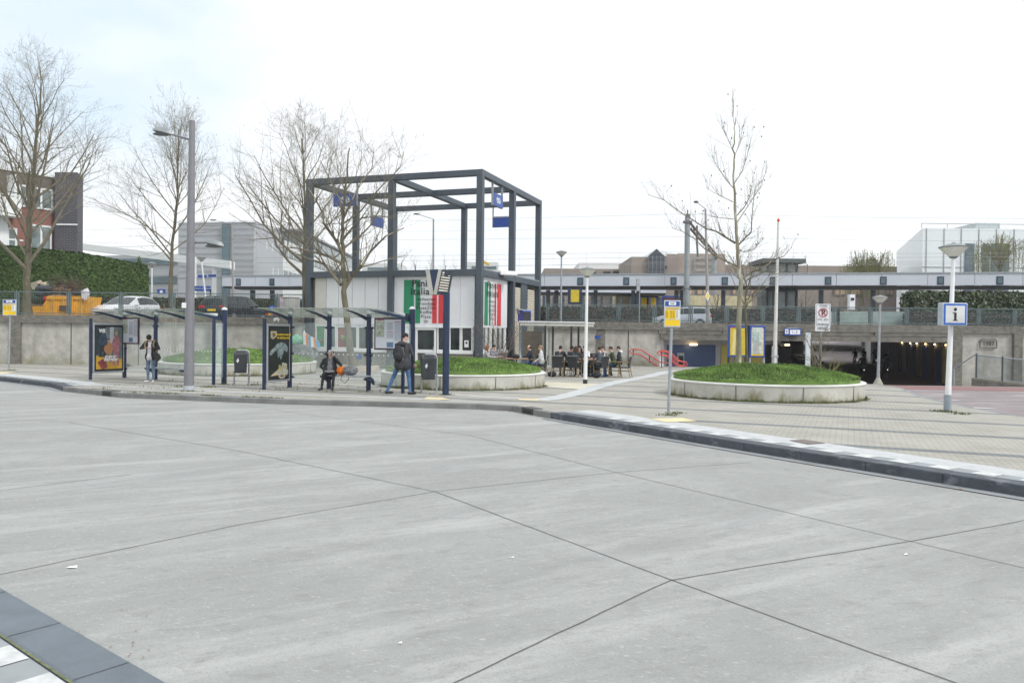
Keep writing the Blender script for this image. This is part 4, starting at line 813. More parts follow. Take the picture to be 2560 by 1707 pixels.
# ============================================================ LAMPS, SIGNS, POLES
def plamp(base,h,lab,lean=0,mk='white_paint',foot=None):
    base=Vector(base); r=root('post_top_lamp',base,lab,'street lamp','conical post top lamps'); pm_=MATS[mk]; tp=base+V(lean,0,h-.42)
    m=MB(); m.tube([base,base+(tp-base)*.45,tp],[.075,.06,.045],12); m.build('pole',pm_,r,smooth=True)
    if foot=='band': m=MB(); m.cyl(base,base+Z3*.16,.085); m.build('foot',blackp,r)
    if foot=='grey': m=MB(); m.cyl(base,base+Z3*.42,.088); m.build('foot',mat('pole_foot_grey',(.3,.34,.38),.6),r)
    if foot=='cone': m=MB(); m.lathe(base,[(.3,0),(.26,.05),(.1,.38),(.08,.45)],16); m.build('foot',conc,r,smooth=True)
    m=MB(); m.lathe(tp,[(.05,0),(.11,.03),(.33,.24),(.33,.25)],20); m.build('bowl',lampw,r,smooth=True)
    m=MB(); m.lathe(tp,[(.04,-.03),(.1,.0),(.11,.04)],16); m.lathe(tp,[(.34,.245),(.35,.27),(.2,.33),(.06,.36),(.0,.4)],20); m.build('cap',mat('lamp_cap',(.2,.22,.22),.5),r,smooth=True); return r
b=G(1463,959); plamp(b,4.42,'white post top lamp with black foot in front of the terrace',.03,foot='band')
plamp((11.03,19.8,0),4.3,'white post top lamp carrying the blue information box',.09,foot='grey')
plamp((P(2196,900,36.3).x,36.3,-.45),4.3,'grey post top lamp with flared foot before the underpass mouth',.03,'galvanised_steel','cone')
q=P(1402,794,48.4); plamp((q.x,q.y,2.3),4.75,'post top lamp on the upper street behind the canopy',0,'galvanised_steel')
q=P(379,790,58); plamp((q.x,q.y,2.3),4.6,'white post top lamp beside the end of the tall hedge',0)
q=P(522,790,56); plamp((q.x,q.y,2.3),4.9,'leaning white post top lamp carrying two blue street signs',-.55); 
c=P(518,691,56); m=MB(); m.box(c+V(-.35,0,0),(.6,.04,.2),.2); m.box(c+V(.4,-.1,.04),(.6,.04,.2),-.2); tag(m.build('street_name_signs',blue,loc=c),'two small blue direction signs on the leaning white lamp','sign')
# information box
c=P(2374.5,786,19.75); r=root('information_sign',c,'square white sign box with blue border and black letter i on the white lamp','sign'); wd=.67; hh=.57
m=MB(); m.box(c+V(0,-.12,0),(wd,.2,hh),.1); m.build('box',mat('pale_blue_grey_box',(.45,.5,.56),.5),r,bevel=.02)
rt=V(math.cos(.1),math.sin(.1),0); nn=V(math.sin(.1),-math.cos(.1),0); f0=c+V(0,-.12,0)+nn*.101
def plate(m,cx,cz,w_,h_,d): m.obox(f0+rt*(cx-w_/2)+Z3*(cz-h_/2),rt*w_,nn*d,Z3*h_)
m=MB(); plate(m,0,0,.6,.52,.004); m.build('border',mat('bright_blue',(.02,.12,.5),.4),r); m=MB(); plate(m,0,0,.51,.43,.008); m.build('face',mat('sign_face_white',(.62,.64,.64),.5),r)
m=MB(); plate(m,0,-.06,.065,.2,.012); plate(m,0,-.155,.13,.022,.013); plate(m,-.03,.035,.08,.022,.013); m.poly([f0+nn*.013+rt*.042*math.cos(t)+Z3*(.12+.042*math.sin(t)) for t in [i*.35 for i in range(18)]]); m.build('letter_i',ink,r)
# tall street lamp with two arms
b=G(472,977); r=root('street_lamp',b,'tall grey street lamp with two arms beside the left bus shelter','street lamp')
def zc(x_,y_,Y): return P(x_,y_,Y)
m=MB(); m.tube([b,b+V(.02,0,3),b+V(.05,0,8.2)],[.15,.13,.085],16); m.build('pole',greyp,r,smooth=True); m=MB(); m.cyl(b,b+Z3*.16,.17,n=16); m.build('foot',mat('pole_band',(.45,.48,.52),.6),r)
m=MB(); m.box(b+V(-.1,-.15,2.6),(.13,.02,.16)); m.build('pole_label',whitep,r)
def head(x0,y0,x1,y1,xa,ya,Y,par):
    A_=P(xa,ya,Y); B0=P(x0,y0,Y); C0=P(x1,y1,Y); m=MB(); m.tube([A_,B0],[.035,.03],8); m.build('arm',greyp,par)
    d=(C0-B0).normalized(); up=Vector((-d.z,0,d.x)) if d.x>0 else Vector((d.z,0,-d.x)); m=MB(); vs=[]; L_=(C0-B0).length
    for t_,wd,hh,dn in ((0,.04,.02,.02),(.15,.1,.08,.06),(.4,.17,.13,.07),(.75,.16,.12,.05),(1,.03,.03,.01)):
        q=B0+d*L_*t_; vs+=[q+V(0,-wd,0),q+V(0,-wd*.6,0)+up*hh,q+V(0,wd*.6,0)+up*hh,q+V(0,wd,0),q-up*dn]
    m.add(vs,[(5*i+j,5*i+(j+1)%5,5*i+5+(j+1)%5,5*i+5+j) for i in range(4) for j in range(5)]); m.build('luminaire',mat('luminaire_grey',(.27,.29,.3),.4),par,smooth=True)
    m=MB(); q=B0+d*L_*.5-up*.05; m.ell(q,(.3,.12,.06),10,6); m.build('lens',mat('lamp_lens',(.12,.13,.13),.2),par)
head(432,337,382,326,476,350,24.0,r); head(514,606,560,616,478,607,24.0,r)
# information display post
g=G(1114,987); r=root('departure_display',g,'dark blue pole with a V shaped pair of departure display boxes','display')
m=MB(); m.cyl(g,g+Z3*3.05,.1,n=16); m.build('pole',navy,r,smooth=True)
Y=23.5; side=mat('display_side_beige',(.42,.42,.38),.5); ax=Vector((.82,-.57,0)).normalized()   # boxes run along ax
def slab(xt,yt,xb,yb,w_,name):
    T=P(xt,yt,Y);B=P(xb,yb,Y); th=V(.14,0,0); 
    return T,B
m=MB()
for (x0t,x1t,x0b,x1b) in ((1063,1073,1074,1084),(1096,1104.5,1083,1092)):
    a,b_,c_,d2=P(x0t,673,Y),P(x1t,673,Y),P(x1b,736,Y),P(x0b,736,Y); m.prism([a,b_,c_,d2],V(.1,.45,0) if x0t<1080 else V(.05,.3,0))
m.build('display_box',side,r)
m=MB(); a,b_,c_=P(1073,674,Y+.02),P(1096,673,Y+.02),P(1084.5,736,Y+.02); m.prism([a,b_,c_],V(.1,.3,0)); m.build('centre_plate',navy,r)
sc_=[P(1105,674,Y-.01),P(1131,677.5,Y+.05),P(1120,738.5,Y+.05),P(1092.5,736,Y-.01)]
m=MB(); m.prism(sc_,V(.02,.12,0)); sc=m.build('screen_box',mat('display_dark',(.03,.04,.06),.25),r)
def sq(u,v): return sc_[0].lerp(sc_[1],u).lerp(sc_[3].lerp(sc_[2],u),v)+V(-.003,-.012,-.003)
disp=mat('display_line',(.62,.66,.6),.4,var=.25,sc=6,col2=(.62,.5,.38)); m=MB()
for i in range(6): v=.27+i*.105; m.poly([sq(.08,v),sq(.9,v+.0),sq(.9,v+.055),sq(.08,v+.055)])
m.build('display_rows',disp,sc); m=MB(); m.poly([sq(.12,.08),sq(.3,.08),sq(.3,.15),sq(.12,.15)]); m.poly([sq(.1,.2),sq(.32,.2),sq(.32,.225),sq(.1,.225)]); m.poly([sq(.7,.2),sq(.9,.2),sq(.9,.225),sq(.7,.225)]); m.build('display_header',disp,sc)
# bus stop signs
def busstop(base,top,bot,wd,lab,kind,x_):
    r=root('bus_stop_sign',base,lab,'bus stop sign','yellow and blue bus stop signs'); base=Vector(base); zt=top; zb=bot; tl=V(.06,0,0)
    m=MB(); m.tube([base,base+V(.05,0,zb+.15)],.035,10); m.build('pole',galv,r,smooth=True)
    c=base+V(.05,-.05,0); w_=wd; 
    def R_(a0,a1,z0,z1,mm,nm,d=.0): m=MB(); m.obox((c.x+a0*w_,c.y-.012-d,z0),((a1-a0)*w_,0,0),(0,.004,0),(0,0,z1-z0)); return m.build(nm,mm,r)
    m=MB(); m.box((c.x,c.y+.01,(zt+zb)/2),(w_,.04,zt-zb)); m.build('plate',mat('sign_frame_silver',(.55,.58,.62),.4,metal=.2),r,bevel=.015); h_=zt-zb
    R_(-.44,.44,zt-h_*.22,zt-h_*.03,blue,'blue_field'); R_(-.22,.22,zt-h_*.18,zt-h_*.06,whitep,'bus_symbol',.004); R_(-.12,.12,zt-h_*.135,zt-h_*.105,ink,'bus_symbol_line',.007)
    R_(-.44,.44,zt-h_*.33,zt-h_*.27,yel,'name_field'); R_(-.44,.18,zt-h_*.69,zt-h_*.36,yel,'table_field'); R_(.2,.44,zt-h_*.69,zt-h_*.36,whitep,'table_field'); R_(-.44,.44,zt-h_*.95,zt-h_*.72,yel,'lower_field')
    for a0,a1 in ((-.4,-.2),(-.12,.0),(.04,.14),(.24,.38)):
        m=MB(); m.obox((c.x+a0*w_,c.y-.017,zt-h_*.66),(.002,0,0),(0,.001,0),(0,0,h_*.27))
        for i in range(7): zz=zt-h_*(.4+i*.04); m.obox((c.x+a0*w_,c.y-.018,zz),((a1-a0)*w_*rnd.uniform(.6,1),0,0),(0,.002,0),(0,0,h_*.012))
        m.build('table_print',mat('brown_print',(.35,.2,.03),.6),r)
    m=MB(); R_(-.4,.36,zt-h_*.31,zt-h_*.29,mat('brown_print',(.35,.2,.03),.6),'name_print',.004)
g=G(1671,1035); busstop(g,Zat(751,g.y,1676),Zat(818,g.y,1676)-0,.385,'yellow and blue bus stop sign on a grey pole at the right kerb','b',1676)
g=G(22,925); g=V(g.x,g.y,0); busstop(g,Zat(749,g.y,27),Zat(789,g.y,27),.6,'yellow and blue bus stop sign at the far left edge of the picture','b',27)
# flag pole
q=P(1936,925,37); r=root('flag_pole',V(q.x,q.y,0),'slim white flag pole with orange tip behind the right planter','flag pole'); m=MB(); m.tube([(q.x,q.y,0),(q.x+.09,q.y,Zat(556,37,1940))],[.1,.05],12); m.build('pole',mat('warm_white_pole',(.66,.65,.62),.5),r,smooth=True)
tz=Zat(556,37,1942); m=MB(); m.lathe((q.x+.09,q.y,tz),[(0,-.02),(.085,.1),(.0,.22)],8); m.build('tip',mat('orange_tip',(.6,.1,.03),.5),r)
m=MB(); m.box((q.x-.09,q.y,.7),(.07,.12,1.4)); m.box((q.x+.09,q.y,.7),(.07,.12,1.4)); m.box((q.x,q.y-.02,.9),(.3,.16,.08)); m.box((q.x,q.y-.02,.35),(.3,.16,.08)); m.build('foot_bracket',galv,r)
# yellow timetable boards of the station
r=root('station_timetable_boards',P(1868,900,38),'pair of blue framed station boards, one yellow and one map, behind the right planter','notice board'); Y=38
for x0,x1,y0,y1,k_ in ((1820,1868,813,892,0),(1873,1914,814,893,1)):
    a=P(x0,y1,Y);c=P(x1,y0,Y); w_=c.x-a.x;h_=c.z-a.z
    bd=MB().obox((a.x,Y,a.z),(w_,0,0),(0,.12,0),(0,0,h_)).build('board',blue,r,bevel=.02); s_=.09
    if k_==0:
        MB().obox((a.x+s_,Y-.012,a.z+s_),(w_-2*s_,0,0),(0,.01,0),(0,0,h_-s_*2.6)).build('timetable_sheet',mat('timetable_yellow',(.66,.5,.03),.5,var=.15,sc=5),bd); MB().obox((a.x+s_+.02,Y-.014,a.z+h_-s_*1.5),(.3,0,0),(0,.01,0),(0,0,.05)).build('heading',mat('maroon_print',(.4,.06,.1)),bd)
        MB().prism([(a.x+.17,Y-.016,a.z+.1),(a.x+.3,Y-.016,a.z+.1),(a.x+.38,Y-.016,a.z+h_-.25),(a.x+.26,Y-.016,a.z+h_-.25)],(0,.002,0)).build('painted_glare',mat('pale_yellow',(.75,.65,.3),.4),bd)  # slanted paler band paints a glare over the timetable sheet
    else:
        MB().obox((a.x+s_,Y-.012,a.z+s_*.9),(w_-2*s_,0,0),(0,.01,0),(0,0,h_-s_*2.6)).build('sheet_back',yel,bd); MB().obox((a.x+s_+.02,Y-.02,a.z+s_+.07),(w_-2*s_-.06,0,0),(0,.01,0),(0,0,h_-s_*2.8)).build('map_sheet',mat('timetable_white',(.62,.66,.62),.5,var=.2,sc=9),bd)
        MB().obox((a.x+s_+.05,Y-.026,a.z+h_*.5),(w_*.4,0,0),(0,.01,0),(0,0,h_*.3)).build('map_print',mat('blue_green_map',(.45,.58,.55),.5,var=.35,sc=12),bd); m=MB(); 
        for i in range(18): m.obox((a.x+s_+.06+rnd.random()*.04,Y-.025,a.z+.16+i*.035),(w_*.55*rnd.uniform(.6,1),0,0),(0,.003,0),(0,0,.008))
        m.build('table_print',grey_txt,bd)
    for q in (x0+2,x1-4): c2=P(q,853,Y+.1); MB().box((c2.x,c2.y,a.z/2-.03),(.09,.08,a.z+.1)).build('leg',blackp if k_==0 else galv,r)
c=P(1870,890,38.15); MB().box((c.x,c.y,1.2),(.12,.14,2.36)).build('centre_post',blackp,r)
# zone parking sign
Y=31; r=root('parking_zone_sign',P(2053,925,Y),'white no parking zone sign with red ring on a slim pole','sign'); a=P(2037.5,828,Y); c=P(2076.5,760,Y); w_=c.x-a.x;h_=c.z-a.z; cx_=(a.x+c.x)/2
MB().tube([(cx_-.08,Y+.05,0),(cx_,Y+.05,c.z-.1)],.03,8).build('pole',galv,r); MB().box((cx_,Y,(a.z+c.z)/2),(w_,.03,h_)).build('plate',mat('sign_plate_white',(.7,.72,.74),.4),r,bevel=.012)
fy=Y-.018
def fr_(x0,x1,z0,z1,t_,mm,nm):
    m=MB(); 
    for q in ((x0,x1,z0,z0+t_),(x0,x1,z1-t_,z1),(x0,x0+t_,z0,z1),(x1-t_,x1,z0,z1)): m.obox((q[0],fy,q[2]),(q[1]-q[0],0,0),(0,.004,0),(0,0,q[3]-q[2]))
    m.build(nm,mm,r)
fr_(a.x+.04,c.x-.04,a.z+h_*.2,c.z-.03,.012,grey_txt,'border_line')
cc=V(cx_-.0,fy,c.z-h_*.32); m=MB(); n=28
for i in range(n):
    t0,t1=2*math.pi*i/n,2*math.pi*(i+1)/n; m.add([cc+V(.185*math.cos(t),0,.185*math.sin(t)) if k_ else cc+V(.145*math.cos(t),0,.145*math.sin(t)) for t,k_ in ((t0,1),(t1,1),(t1,0),(t0,0))],[(0,1,2,3)])
m.add([cc+V(-.14,-.004,.11),cc+V(-.11,-.004,.14),cc+V(.14,-.004,-.11),cc+V(.11,-.004,-.14)],[(0,1,2,3)]); m.build('red_ring',mat('sign_red',(.42,.02,.04),.5),r)
MB().text('P',.3,cc+V(.01,0,-.0),(1,0,0),(0,0,1),fat=.012,depth=.003).build('lettering',ink,r); MB().text('ZONE',.11,(cx_,fy,c.z-.085),(1,0,0),(0,0,1),depth=.003).build('lettering',ink,r)
MB().text('Handhaving',.09,(cx_,fy,a.z+h_*.26),(1,0,0),(0,0,1),depth=.003,fat=.002).build('lettering',ink,r); MB().text('uitgezonderd',.075,(cx_,fy,a.z+h_*.135),(1,0,0),(0,0,1),depth=.003,fat=.002).build('lettering',ink,r); MB().text('in de stallingen',.07,(cx_,fy,a.z+h_*.075),(1,0,0),(0,0,1),depth=.003,fat=.002).build('lettering',ink,r)
for s_ in (-.12,.12):
    m=MB()
    for q in (-.055,.055): m.tube([V(cx_+s_+q+.03*math.cos(t),fy-.004,a.z+h_*.42+.03*math.sin(t)) for t in [i*.785 for i in range(8)]],.004,4,close=True)
    m.tube([V(cx_+s_-.055,fy-.004,a.z+h_*.42),V(cx_+s_-.02,fy-.004,a.z+h_*.42+.045),V(cx_+s_+.04,fy-.004,a.z+h_*.42+.045),V(cx_+s_+.055,fy-.004,a.z+h_*.42)],.004,4)
    m.build('bicycle_symbol',ink,r)
q=P(2019,925,33.5); m=MB(); m.box((q.x,q.y,.97),(.19,.12,2.1)); tag(m.build('white_column',mat('pale_blue_white',(.6,.65,.69),.5),loc=(q.x,q.y,0),bevel=.01),'short plain white column behind the right planter','column')
# platform direction sign
c=P(1981,830,46.45); r=root('platform_sign',c,'blue and white platform sign with arrow and numbers 1-3 on the bridge','sign'); MB().box(c,(.98,.12,.42)).build('box',blue,r,bevel=.02); MB().box(c+V(.13,-.065,0),(.6,.01,.27)).build('number_field',whitep,r); MB().box(c+V(-.36,-.065,.03),(.2,.01,.27)).build('arrow_field',whitep,r)
MB().text('1-3',.26,c+V(.11,-.07,-.01),(1,0,0),(0,0,1),depth=.003).build('lettering',blue,r); m=MB(); q=c+V(-.36,-.074,.02); m.poly([q+V(-.06,0,.01),q+V(.06,0,.01),q+V(0,0,.1)]); m.poly([q+V(-.018,0,-.08),q+V(.018,0,-.08),q+V(.018,0,.03),q+V(-.018,0,.03)]); m.build('arrow',blue,r)
MB().box(c+V(0,.0,.24),(.6,.12,.05)).build('top_lamp',galv,r)
c=P(1494,843,46.55); tag(MB().box(c,(.34,.04,.2)).build('wall_sign',blue,loc=c),'small blue sign on the wall behind the terrace','sign')
# red handrails
def rail(pix,Y,lab,dy=0,post=()):
    pts=[P(x_,y_,Y+dy*i) for i,(x_,y_) in enumerate(pix)]; r=root('handrail',pts[0],lab,'handrail','red tubular handrails by the underpass'); MB().tube(pts,.036,8,close=True).build('tube',red,r,smooth=True)
    for x_,y0,y1 in post: a=P(x_,y0,Y+.05); b_=P(x_,y1,Y+.05); MB().tube([a,b_],.03,6).build('post',blackp,r)
rail([(1579,872.5),(1603,874.5),(1650,905),(1672,908),(1680,913),(1672,918),(1648,917),(1600,886),(1579,884),(1573.5,878)],46.5,'red handrail fixed on the wall, nearest the terrace',post=((1583,873,890),(1624,889,906)))
rail([(1648,877),(1668,880),(1693,902),(1715,905),(1719,911),(1712,916),(1692,914),(1665,890),(1648,887),(1643,882)],44.5,'front red handrail loop by the steps before the underpass',post=((1654,878,919),))
rail([(1655,876),(1674,879),(1699,902),(1708,905),(1712,911),(1705,914),(1696,912),(1670,889),(1655,887),(1650,881)],45.6,'rear red handrail loop by the steps before the underpass')
# upper street furniture
q=P(1598,800,51.5); r=root('traffic_sign',V(q.x,q.y,2.3),'traffic sign seen edge on before the platform','sign'); MB().tube([(q.x,q.y,2.3),(q.x,q.y,Zat(697,51.5,1598))],.03,8).build('pole',galv,r); z_=Zat(712,51.5,1600); MB().box((q.x-.1,q.y,z_),(.22,.12,.8),.3).build('plate',galv,r)
q=P(1771,800,49.6); r=root('arm_street_lamp',V(q.x,q.y,2.3),'grey street lamp with a short arm beside the catenary mast','street lamp'); zt=Zat(522,49.6,1760); MB().tube([(q.x,q.y,2.3),(q.x-.1,q.y,5),(q.x-.28,q.y,zt)],[.13,.1,.06],10).build('pole',mat('weathered_pole',(.33,.32,.3),.7),r,smooth=True)
a=V(q.x-.28,q.y,zt); b_=P(1744,507,49.6); MB().tube([a,b_],.03,6).build('arm',galv,r); MB().ell(b_+V(-.1,0,.05),(.16,.1,.08),12,8).build('luminaire',mat('luminaire_dark',(.1,.12,.12),.3),r,smooth=True)
c=P(1769,740,49.45); m=MB(); m.prism([c+V(0,0,.33),c+V(.17,.1,0),c+V(0,0,-.33),c+V(-.17,-.1,0)],(0,.02,0)); m.m=1; m.prism([c+V(0,-.01,.23),c+V(.11,.05,0),c+V(0,-.01,-.23),c+V(-.11,-.08,0)],(0,.01,0)); tag(m.build('priority_sign',[whitep,yel],loc=c),'diamond priority road sign on the arm lamp pole','sign')
q=P(1084,672,52); r=root('arm_street_lamp',V(q.x,q.y,2.3),'thin street lamp with arm seen through the steel frame','street lamp'); zt=Zat(548,52,1082); MB().tube([(q.x,q.y,2.3),(q.x-.04,q.y,zt)],[.09,.05],8).build('pole',mat('weathered_pole',(.33,.32,.3)),r); MB().tube([(q.x-.04,q.y,zt),P(1045,536,52)],.025,6).build('arm',galv,r); MB().ell(P(1041,535,52),(.2,.1,.06),10,6).build('luminaire',mat('luminaire_dark',(.1,.12,.12),.3),r)
q=P(585,790,54); r=root('arm_street_lamp',V(q.x,q.y,2.3),'thin street lamp with long arm before the grey office','street lamp'); zt=Zat(560,54,578); MB().tube([(q.x,q.y,2.3),(q.x-.2,q.y,zt)],[.1,.05],8).build('pole',mat('weathered_pole',(.33,.32,.3)),r); MB().tube([(q.x-.2,q.y,zt),P(545,553,54)],.025,6).build('arm',galv,r); MB().ell(P(533,550,54),(.26,.1,.06),10,6).build('luminaire',mat('luminaire_grey',(.27,.29,.3)),r)
q=P(727,790,45); r=root('utility_cabinet',V(q.x,q.y,2.3),'rounded grey utility cabinet on the upper street beside the kiosk','cabinet'); w_=.46; m=MB(); m.lathe((q.x,q.y,2.3),[(.5,0),(.5,1.4),(.45,1.5),(.0,1.56)],20); m.build('body',mat('cabinet_beige',(.45,.45,.42),.6),r,smooth=True); m=MB(); m.lathe((q.x,q.y,3.72),[(.51,0),(.51,.04)],20); m.build('seam',greyp,r)
c=P(680,771,42.3); r=root('cycle_path_sign',c-V(0,0,.9),'round blue traffic sign with white arrow above a small work barrier','sign'); m=MB(); m.poly([c+V(.18*math.cos(t),0,.18*math.sin(t)) for t in [i*.5 for i in range(12)]]); m.prism([c+V(.17*math.cos(t),.01,.17*math.sin(t)) for t in [i*.5 for i in range(12)]],(0,.03,0)); m.build('disc',mat('bright_blue',(.02,.12,.5)),r); m=MB(); m.obox(c+V(-.02,-.012,-.08),(.04,0,0),(0,.004,0),(0,0,.16)); m.obox(c+V(-.07,-.012,-.08),(.1,0,0),(0,.004,0),(0,0,.04)); m.build('arrow',whitep,r); MB().tube([c-V(0,0,.9),c],.02,6).build('pole',galv,r)
c=P(684,786,42.4); m=MB(); m.box(c,(.9,.05,.12)); m.m=1; m.box(c+V(-.2,-.03,.0),(.14,.02,.1)); m.box(c+V(.18,-.03,0),(.2,.02,.1)); tag(m.build('road_barrier',[mat('sign_red',(.42,.02,.04)),yel],loc=c),'low red and orange road barrier behind the dark car','barrier')
# waste container beside the kiosk
Y=39.6; c=P(757,905,Y); r=root('waste_container',V(c.x,c.y,0),'grey domed metal waste container left of the kiosk','container'); wd=1.0
m=MB(); prof=[(-.72,0),(.62,0),(.72,.55),(.6,.95),(.3,1.15),(0,1.22),(-.35,1.12),(-.7,.8),(-.85,.4)]; m.prism([(c.x+a,c.y-.5,b_) for a,b_ in prof],(0,1.1,0)); m.build('body',mat('container_zinc',(.27,.28,.28),.55,var=.3,sc=3,metal=.2),r,bevel=.05)
m=MB()
for k_ in range(3): m.tube([V(c.x-.35+.22*math.cos(t),c.y-.53,.62+(.34-.1*k_)*math.sin(t)) for t in [i*.785 for i in range(8)]] if k_<2 else [V(c.x-.35,c.y-.53,.4),V(c.x-.35,c.y-.53,.9)],.02,5,close=k_<2)
m.box((c.x+.15,c.y-.52,.75),(.22,.02,.3)); m.build('relief',galv,r)
m=MB(); m.ell((c.x+-.25,c.y-.1,1.42),(.32,.28,.28),14,10); tag(m.build('green_ball_cone',mat('green_marbled',(.05,.38,.22),.4,var=.5,sc=5,col2=(.4,.6,.45)),loc=(c.x-.25,c.y,1.2),smooth=True),'green marbled round bag lying on the waste container','bag')
m=MB(); 
for k_ in range(6): m.m=k_%3; a=c.x+.08+k_*.13; m.prism([(a,c.y-.2,1.05),(a+.13,c.y-.2,1.05),(a+.1,c.y-.2,1.75-k_*.09),(a-.03,c.y-.2,1.8-k_*.07)],(0,.3,0))
tag(m.build('striped_bag',[whitep,mat('bag_orange',(.75,.25,.03),.5),mat('bag_blue',(.08,.35,.6),.5)],loc=(c.x+.3,c.y,1.05)),'white and orange striped bag with blue corner on the container','bag')
# ============================================================ TREES
bark=mat('plane_bark',(.15,.135,.09),.9,var=.25,sc=3,bump=.4,stretch=(1,1,.35)); stain(bark,(.36,.33,.25),5,.6,.72,(1,1,.5))
bark2=mat('young_bark',(.3,.28,.2),.9,var=.25,sc=4,stretch=(1,1,.3)); stain(bark2,(.6,.58,.5),3,.52,.66,(1,1,.25)); twig=mat('twig_bark',(.22,.195,.14),.9,var=.2,sc=3)
def seg_path(rnd,p,d,L_,n,wob,trop):
    pts=[p]; 
    for i in range(n):
        d=(d+V(rnd.gauss(0,wob),rnd.gauss(0,wob),rnd.gauss(0,wob)+trop)).normalized(); p=p+d*(L_/n); pts.append(p)
    return pts,d
def grow(rnd,m,p,d,L_,r_,lev,maxlev,cfg):
    n=max(3,int(5-lev*.5)); pts,dd=seg_path(rnd,p,d,L_,n,cfg['wob']*(1+.3*lev),cfg['trop'])
    rad=[r_*(1-.72*i/n) for i in range(n+1)]; m.tube(pts,rad,6 if lev<=1 else (4 if lev==2 else 3),cap=False)
    if lev>=maxlev:
        if rnd.random()<cfg.get('seed',0): m.ell(pts[-1]-V(0,0,.06),(.022,.022,.03),5,4)
        return
    nb=cfg['nb'][lev] if lev<len(cfg['nb']) else 3; nb=max(2,int(nb*rnd.uniform(.8,1.25)))
    for i in range(nb):
        t_=rnd.uniform(.22,1.0) if lev else rnd.uniform(.3,1.0); k=min(n-1,int(t_*n)); f=t_*n-k; q=pts[k].lerp(pts[k+1],f); ax_=(pts[k+1]-pts[k]).normalized()
        ang=rnd.uniform(.45,.95); az=rnd.random()*6.283; o=ax_.orthogonal().normalized(); o.rotate(Matrix.Rotation(az,3,ax_)); nd=(ax_*math.cos(ang)+o*math.sin(ang)).normalized()
        if lev>=1 and nd.z<-.1 and not cfg.get('droop'): nd.z=abs(nd.z)*.5
        grow(rnd,m,q,nd,L_*cfg.get('ln',1)*rnd.uniform(.38,.62)*(1.08-t_*.4),max(.004,rad[k]*rnd.uniform(.34,.5)),lev+1,maxlev,cfg)
def tree(name,lab,trunk,rad,limbs,cfg,seed,cat='tree',group='bare plane trees',bk=None,flare=True):
    """trunk: world points; limbs: (height fraction, azimuth, tilt from vertical, length) or count"""
    rnd=random.Random(seed); base=Vector(trunk[0]); r=root(name,base,lab,cat,group); T=[Vector(p) for p in trunk]; n=len(T)
    pts=[];rr=[]
    for i in range(n-1):
        for k in range(4):
            t_=k/4; p=T[i].lerp(T[i+1],t_); p+=V(rnd.gauss(0,.02),rnd.gauss(0,.02),0); pts.append(p); q=(i+t_)/(n-1); rr.append(rad[0]+(rad[1]-rad[0])*q**.8)
    pts.append(T[-1]); rr.append(rad[1])
    if flare: rr[0]*=1.45; rr[1]*=1.12
    m=MB(); m.tube(pts,rr,12); m.build('trunk',bk or bark,r,smooth=True)
    m=MB(); zl=[p.z for p in pts]
    def at_z(z):
        for i in range(len(pts)-1):
            if pts[i].z<=z<=pts[i+1].z: f=(z-pts[i].z)/max(1e-6,pts[i+1].z-pts[i].z); return pts[i].lerp(pts[i+1],f),rr[i]+(rr[i+1]-rr[i])*f
        return pts[-1],rr[-1]
    for (z,az,tilt,L_,k_) in limbs:
        p,ra=at_z(z); d=V(math.sin(tilt)*math.cos(az),math.sin(tilt)*math.sin(az),math.cos(tilt)); grow(rnd,m,p,d,L_,ra*k_,1,cfg['max'],cfg)
    m.build('crown',cfg.get('mat',twig),r); return r
def limbs(rnd,z0,z1,n,Lf,t0=1.15,t1=.35,k=.5,flat=1):
    o=[]; az=rnd.random()*6
    for i in range(n):
        q=i/(n-1); az+=2.4+rnd.gauss(0,.35); o.append((z0+(z1-z0)*q**1.05,az,t0+(t1-t0)*q+rnd.gauss(0,.1),Lf(q)*rnd.uniform(.85,1.12),k*rnd.uniform(.8,1.15)))
    return o
cfg=dict(wob=.085,trop=.07,nb=[0,10,6,3],max=4,seed=.008,ln=1.1)
# 1 big tree at the left
Y=42.6; R_=random.Random(11); b0=P(68,790,Y); b0.z=2.3; tz=Zat(92,Y,100)
tree('plane_tree','big bare plane tree rising by the orange skip, leftmost',[b0,V(b0.x-.02,Y,4.5),V(b0.x+.05,Y,7.2),V(b0.x+.25,Y,9.5),V(b0.x+.5,Y,12.5),V(b0.x+.7,Y,tz-2.6)],(.24,.03),limbs(R_,5.0,tz-3.4,27,lambda q:6.6*(1-.62*q**1.5),1.0,.3,.6),cfg,11)
# 2
Y=42.8; R_=random.Random(23); b0=P(430,785,Y); b0.z=2.3; tz=Zat(222,Y,430)
tree('plane_tree','bare plane tree between the white car and the dark car',[b0,V(b0.x-.1,Y,4.6),V(b0.x+.02,Y,6.6),V(b0.x+.25,Y,9),V(b0.x+.3,Y,tz-2.2)],(.15,.022),limbs(R_,5.6,tz-3,22,lambda q:4.9*(1-.55*q**1.5),.95,.3,.6),cfg,23)
# 3
Y=43; R_=random.Random(35); b0=P(760,785,Y); b0.z=2.3; tz=Zat(245,Y,740)
tree('plane_tree','bare plane tree behind the left post of the steel frame',[b0,V(b0.x,Y,4.5),V(b0.x+.02,Y,7.5),V(b0.x-.05,Y,10.3),V(b0.x-.2,Y,tz-2.2)],(.17,.022),[(4.9,math.pi*.98,.95,5.2,.75),(5.6,math.pi*1.05,.8,6.0,.8),(6.6,math.pi*.9,1.05,5.2,.7),(7.2,math.pi*1.1,.85,5.0,.7)]+limbs(R_,5.2,tz-2.8,19,lambda q:4.7*(1-.5*q**1.5),.95,.3,.55),cfg,36)
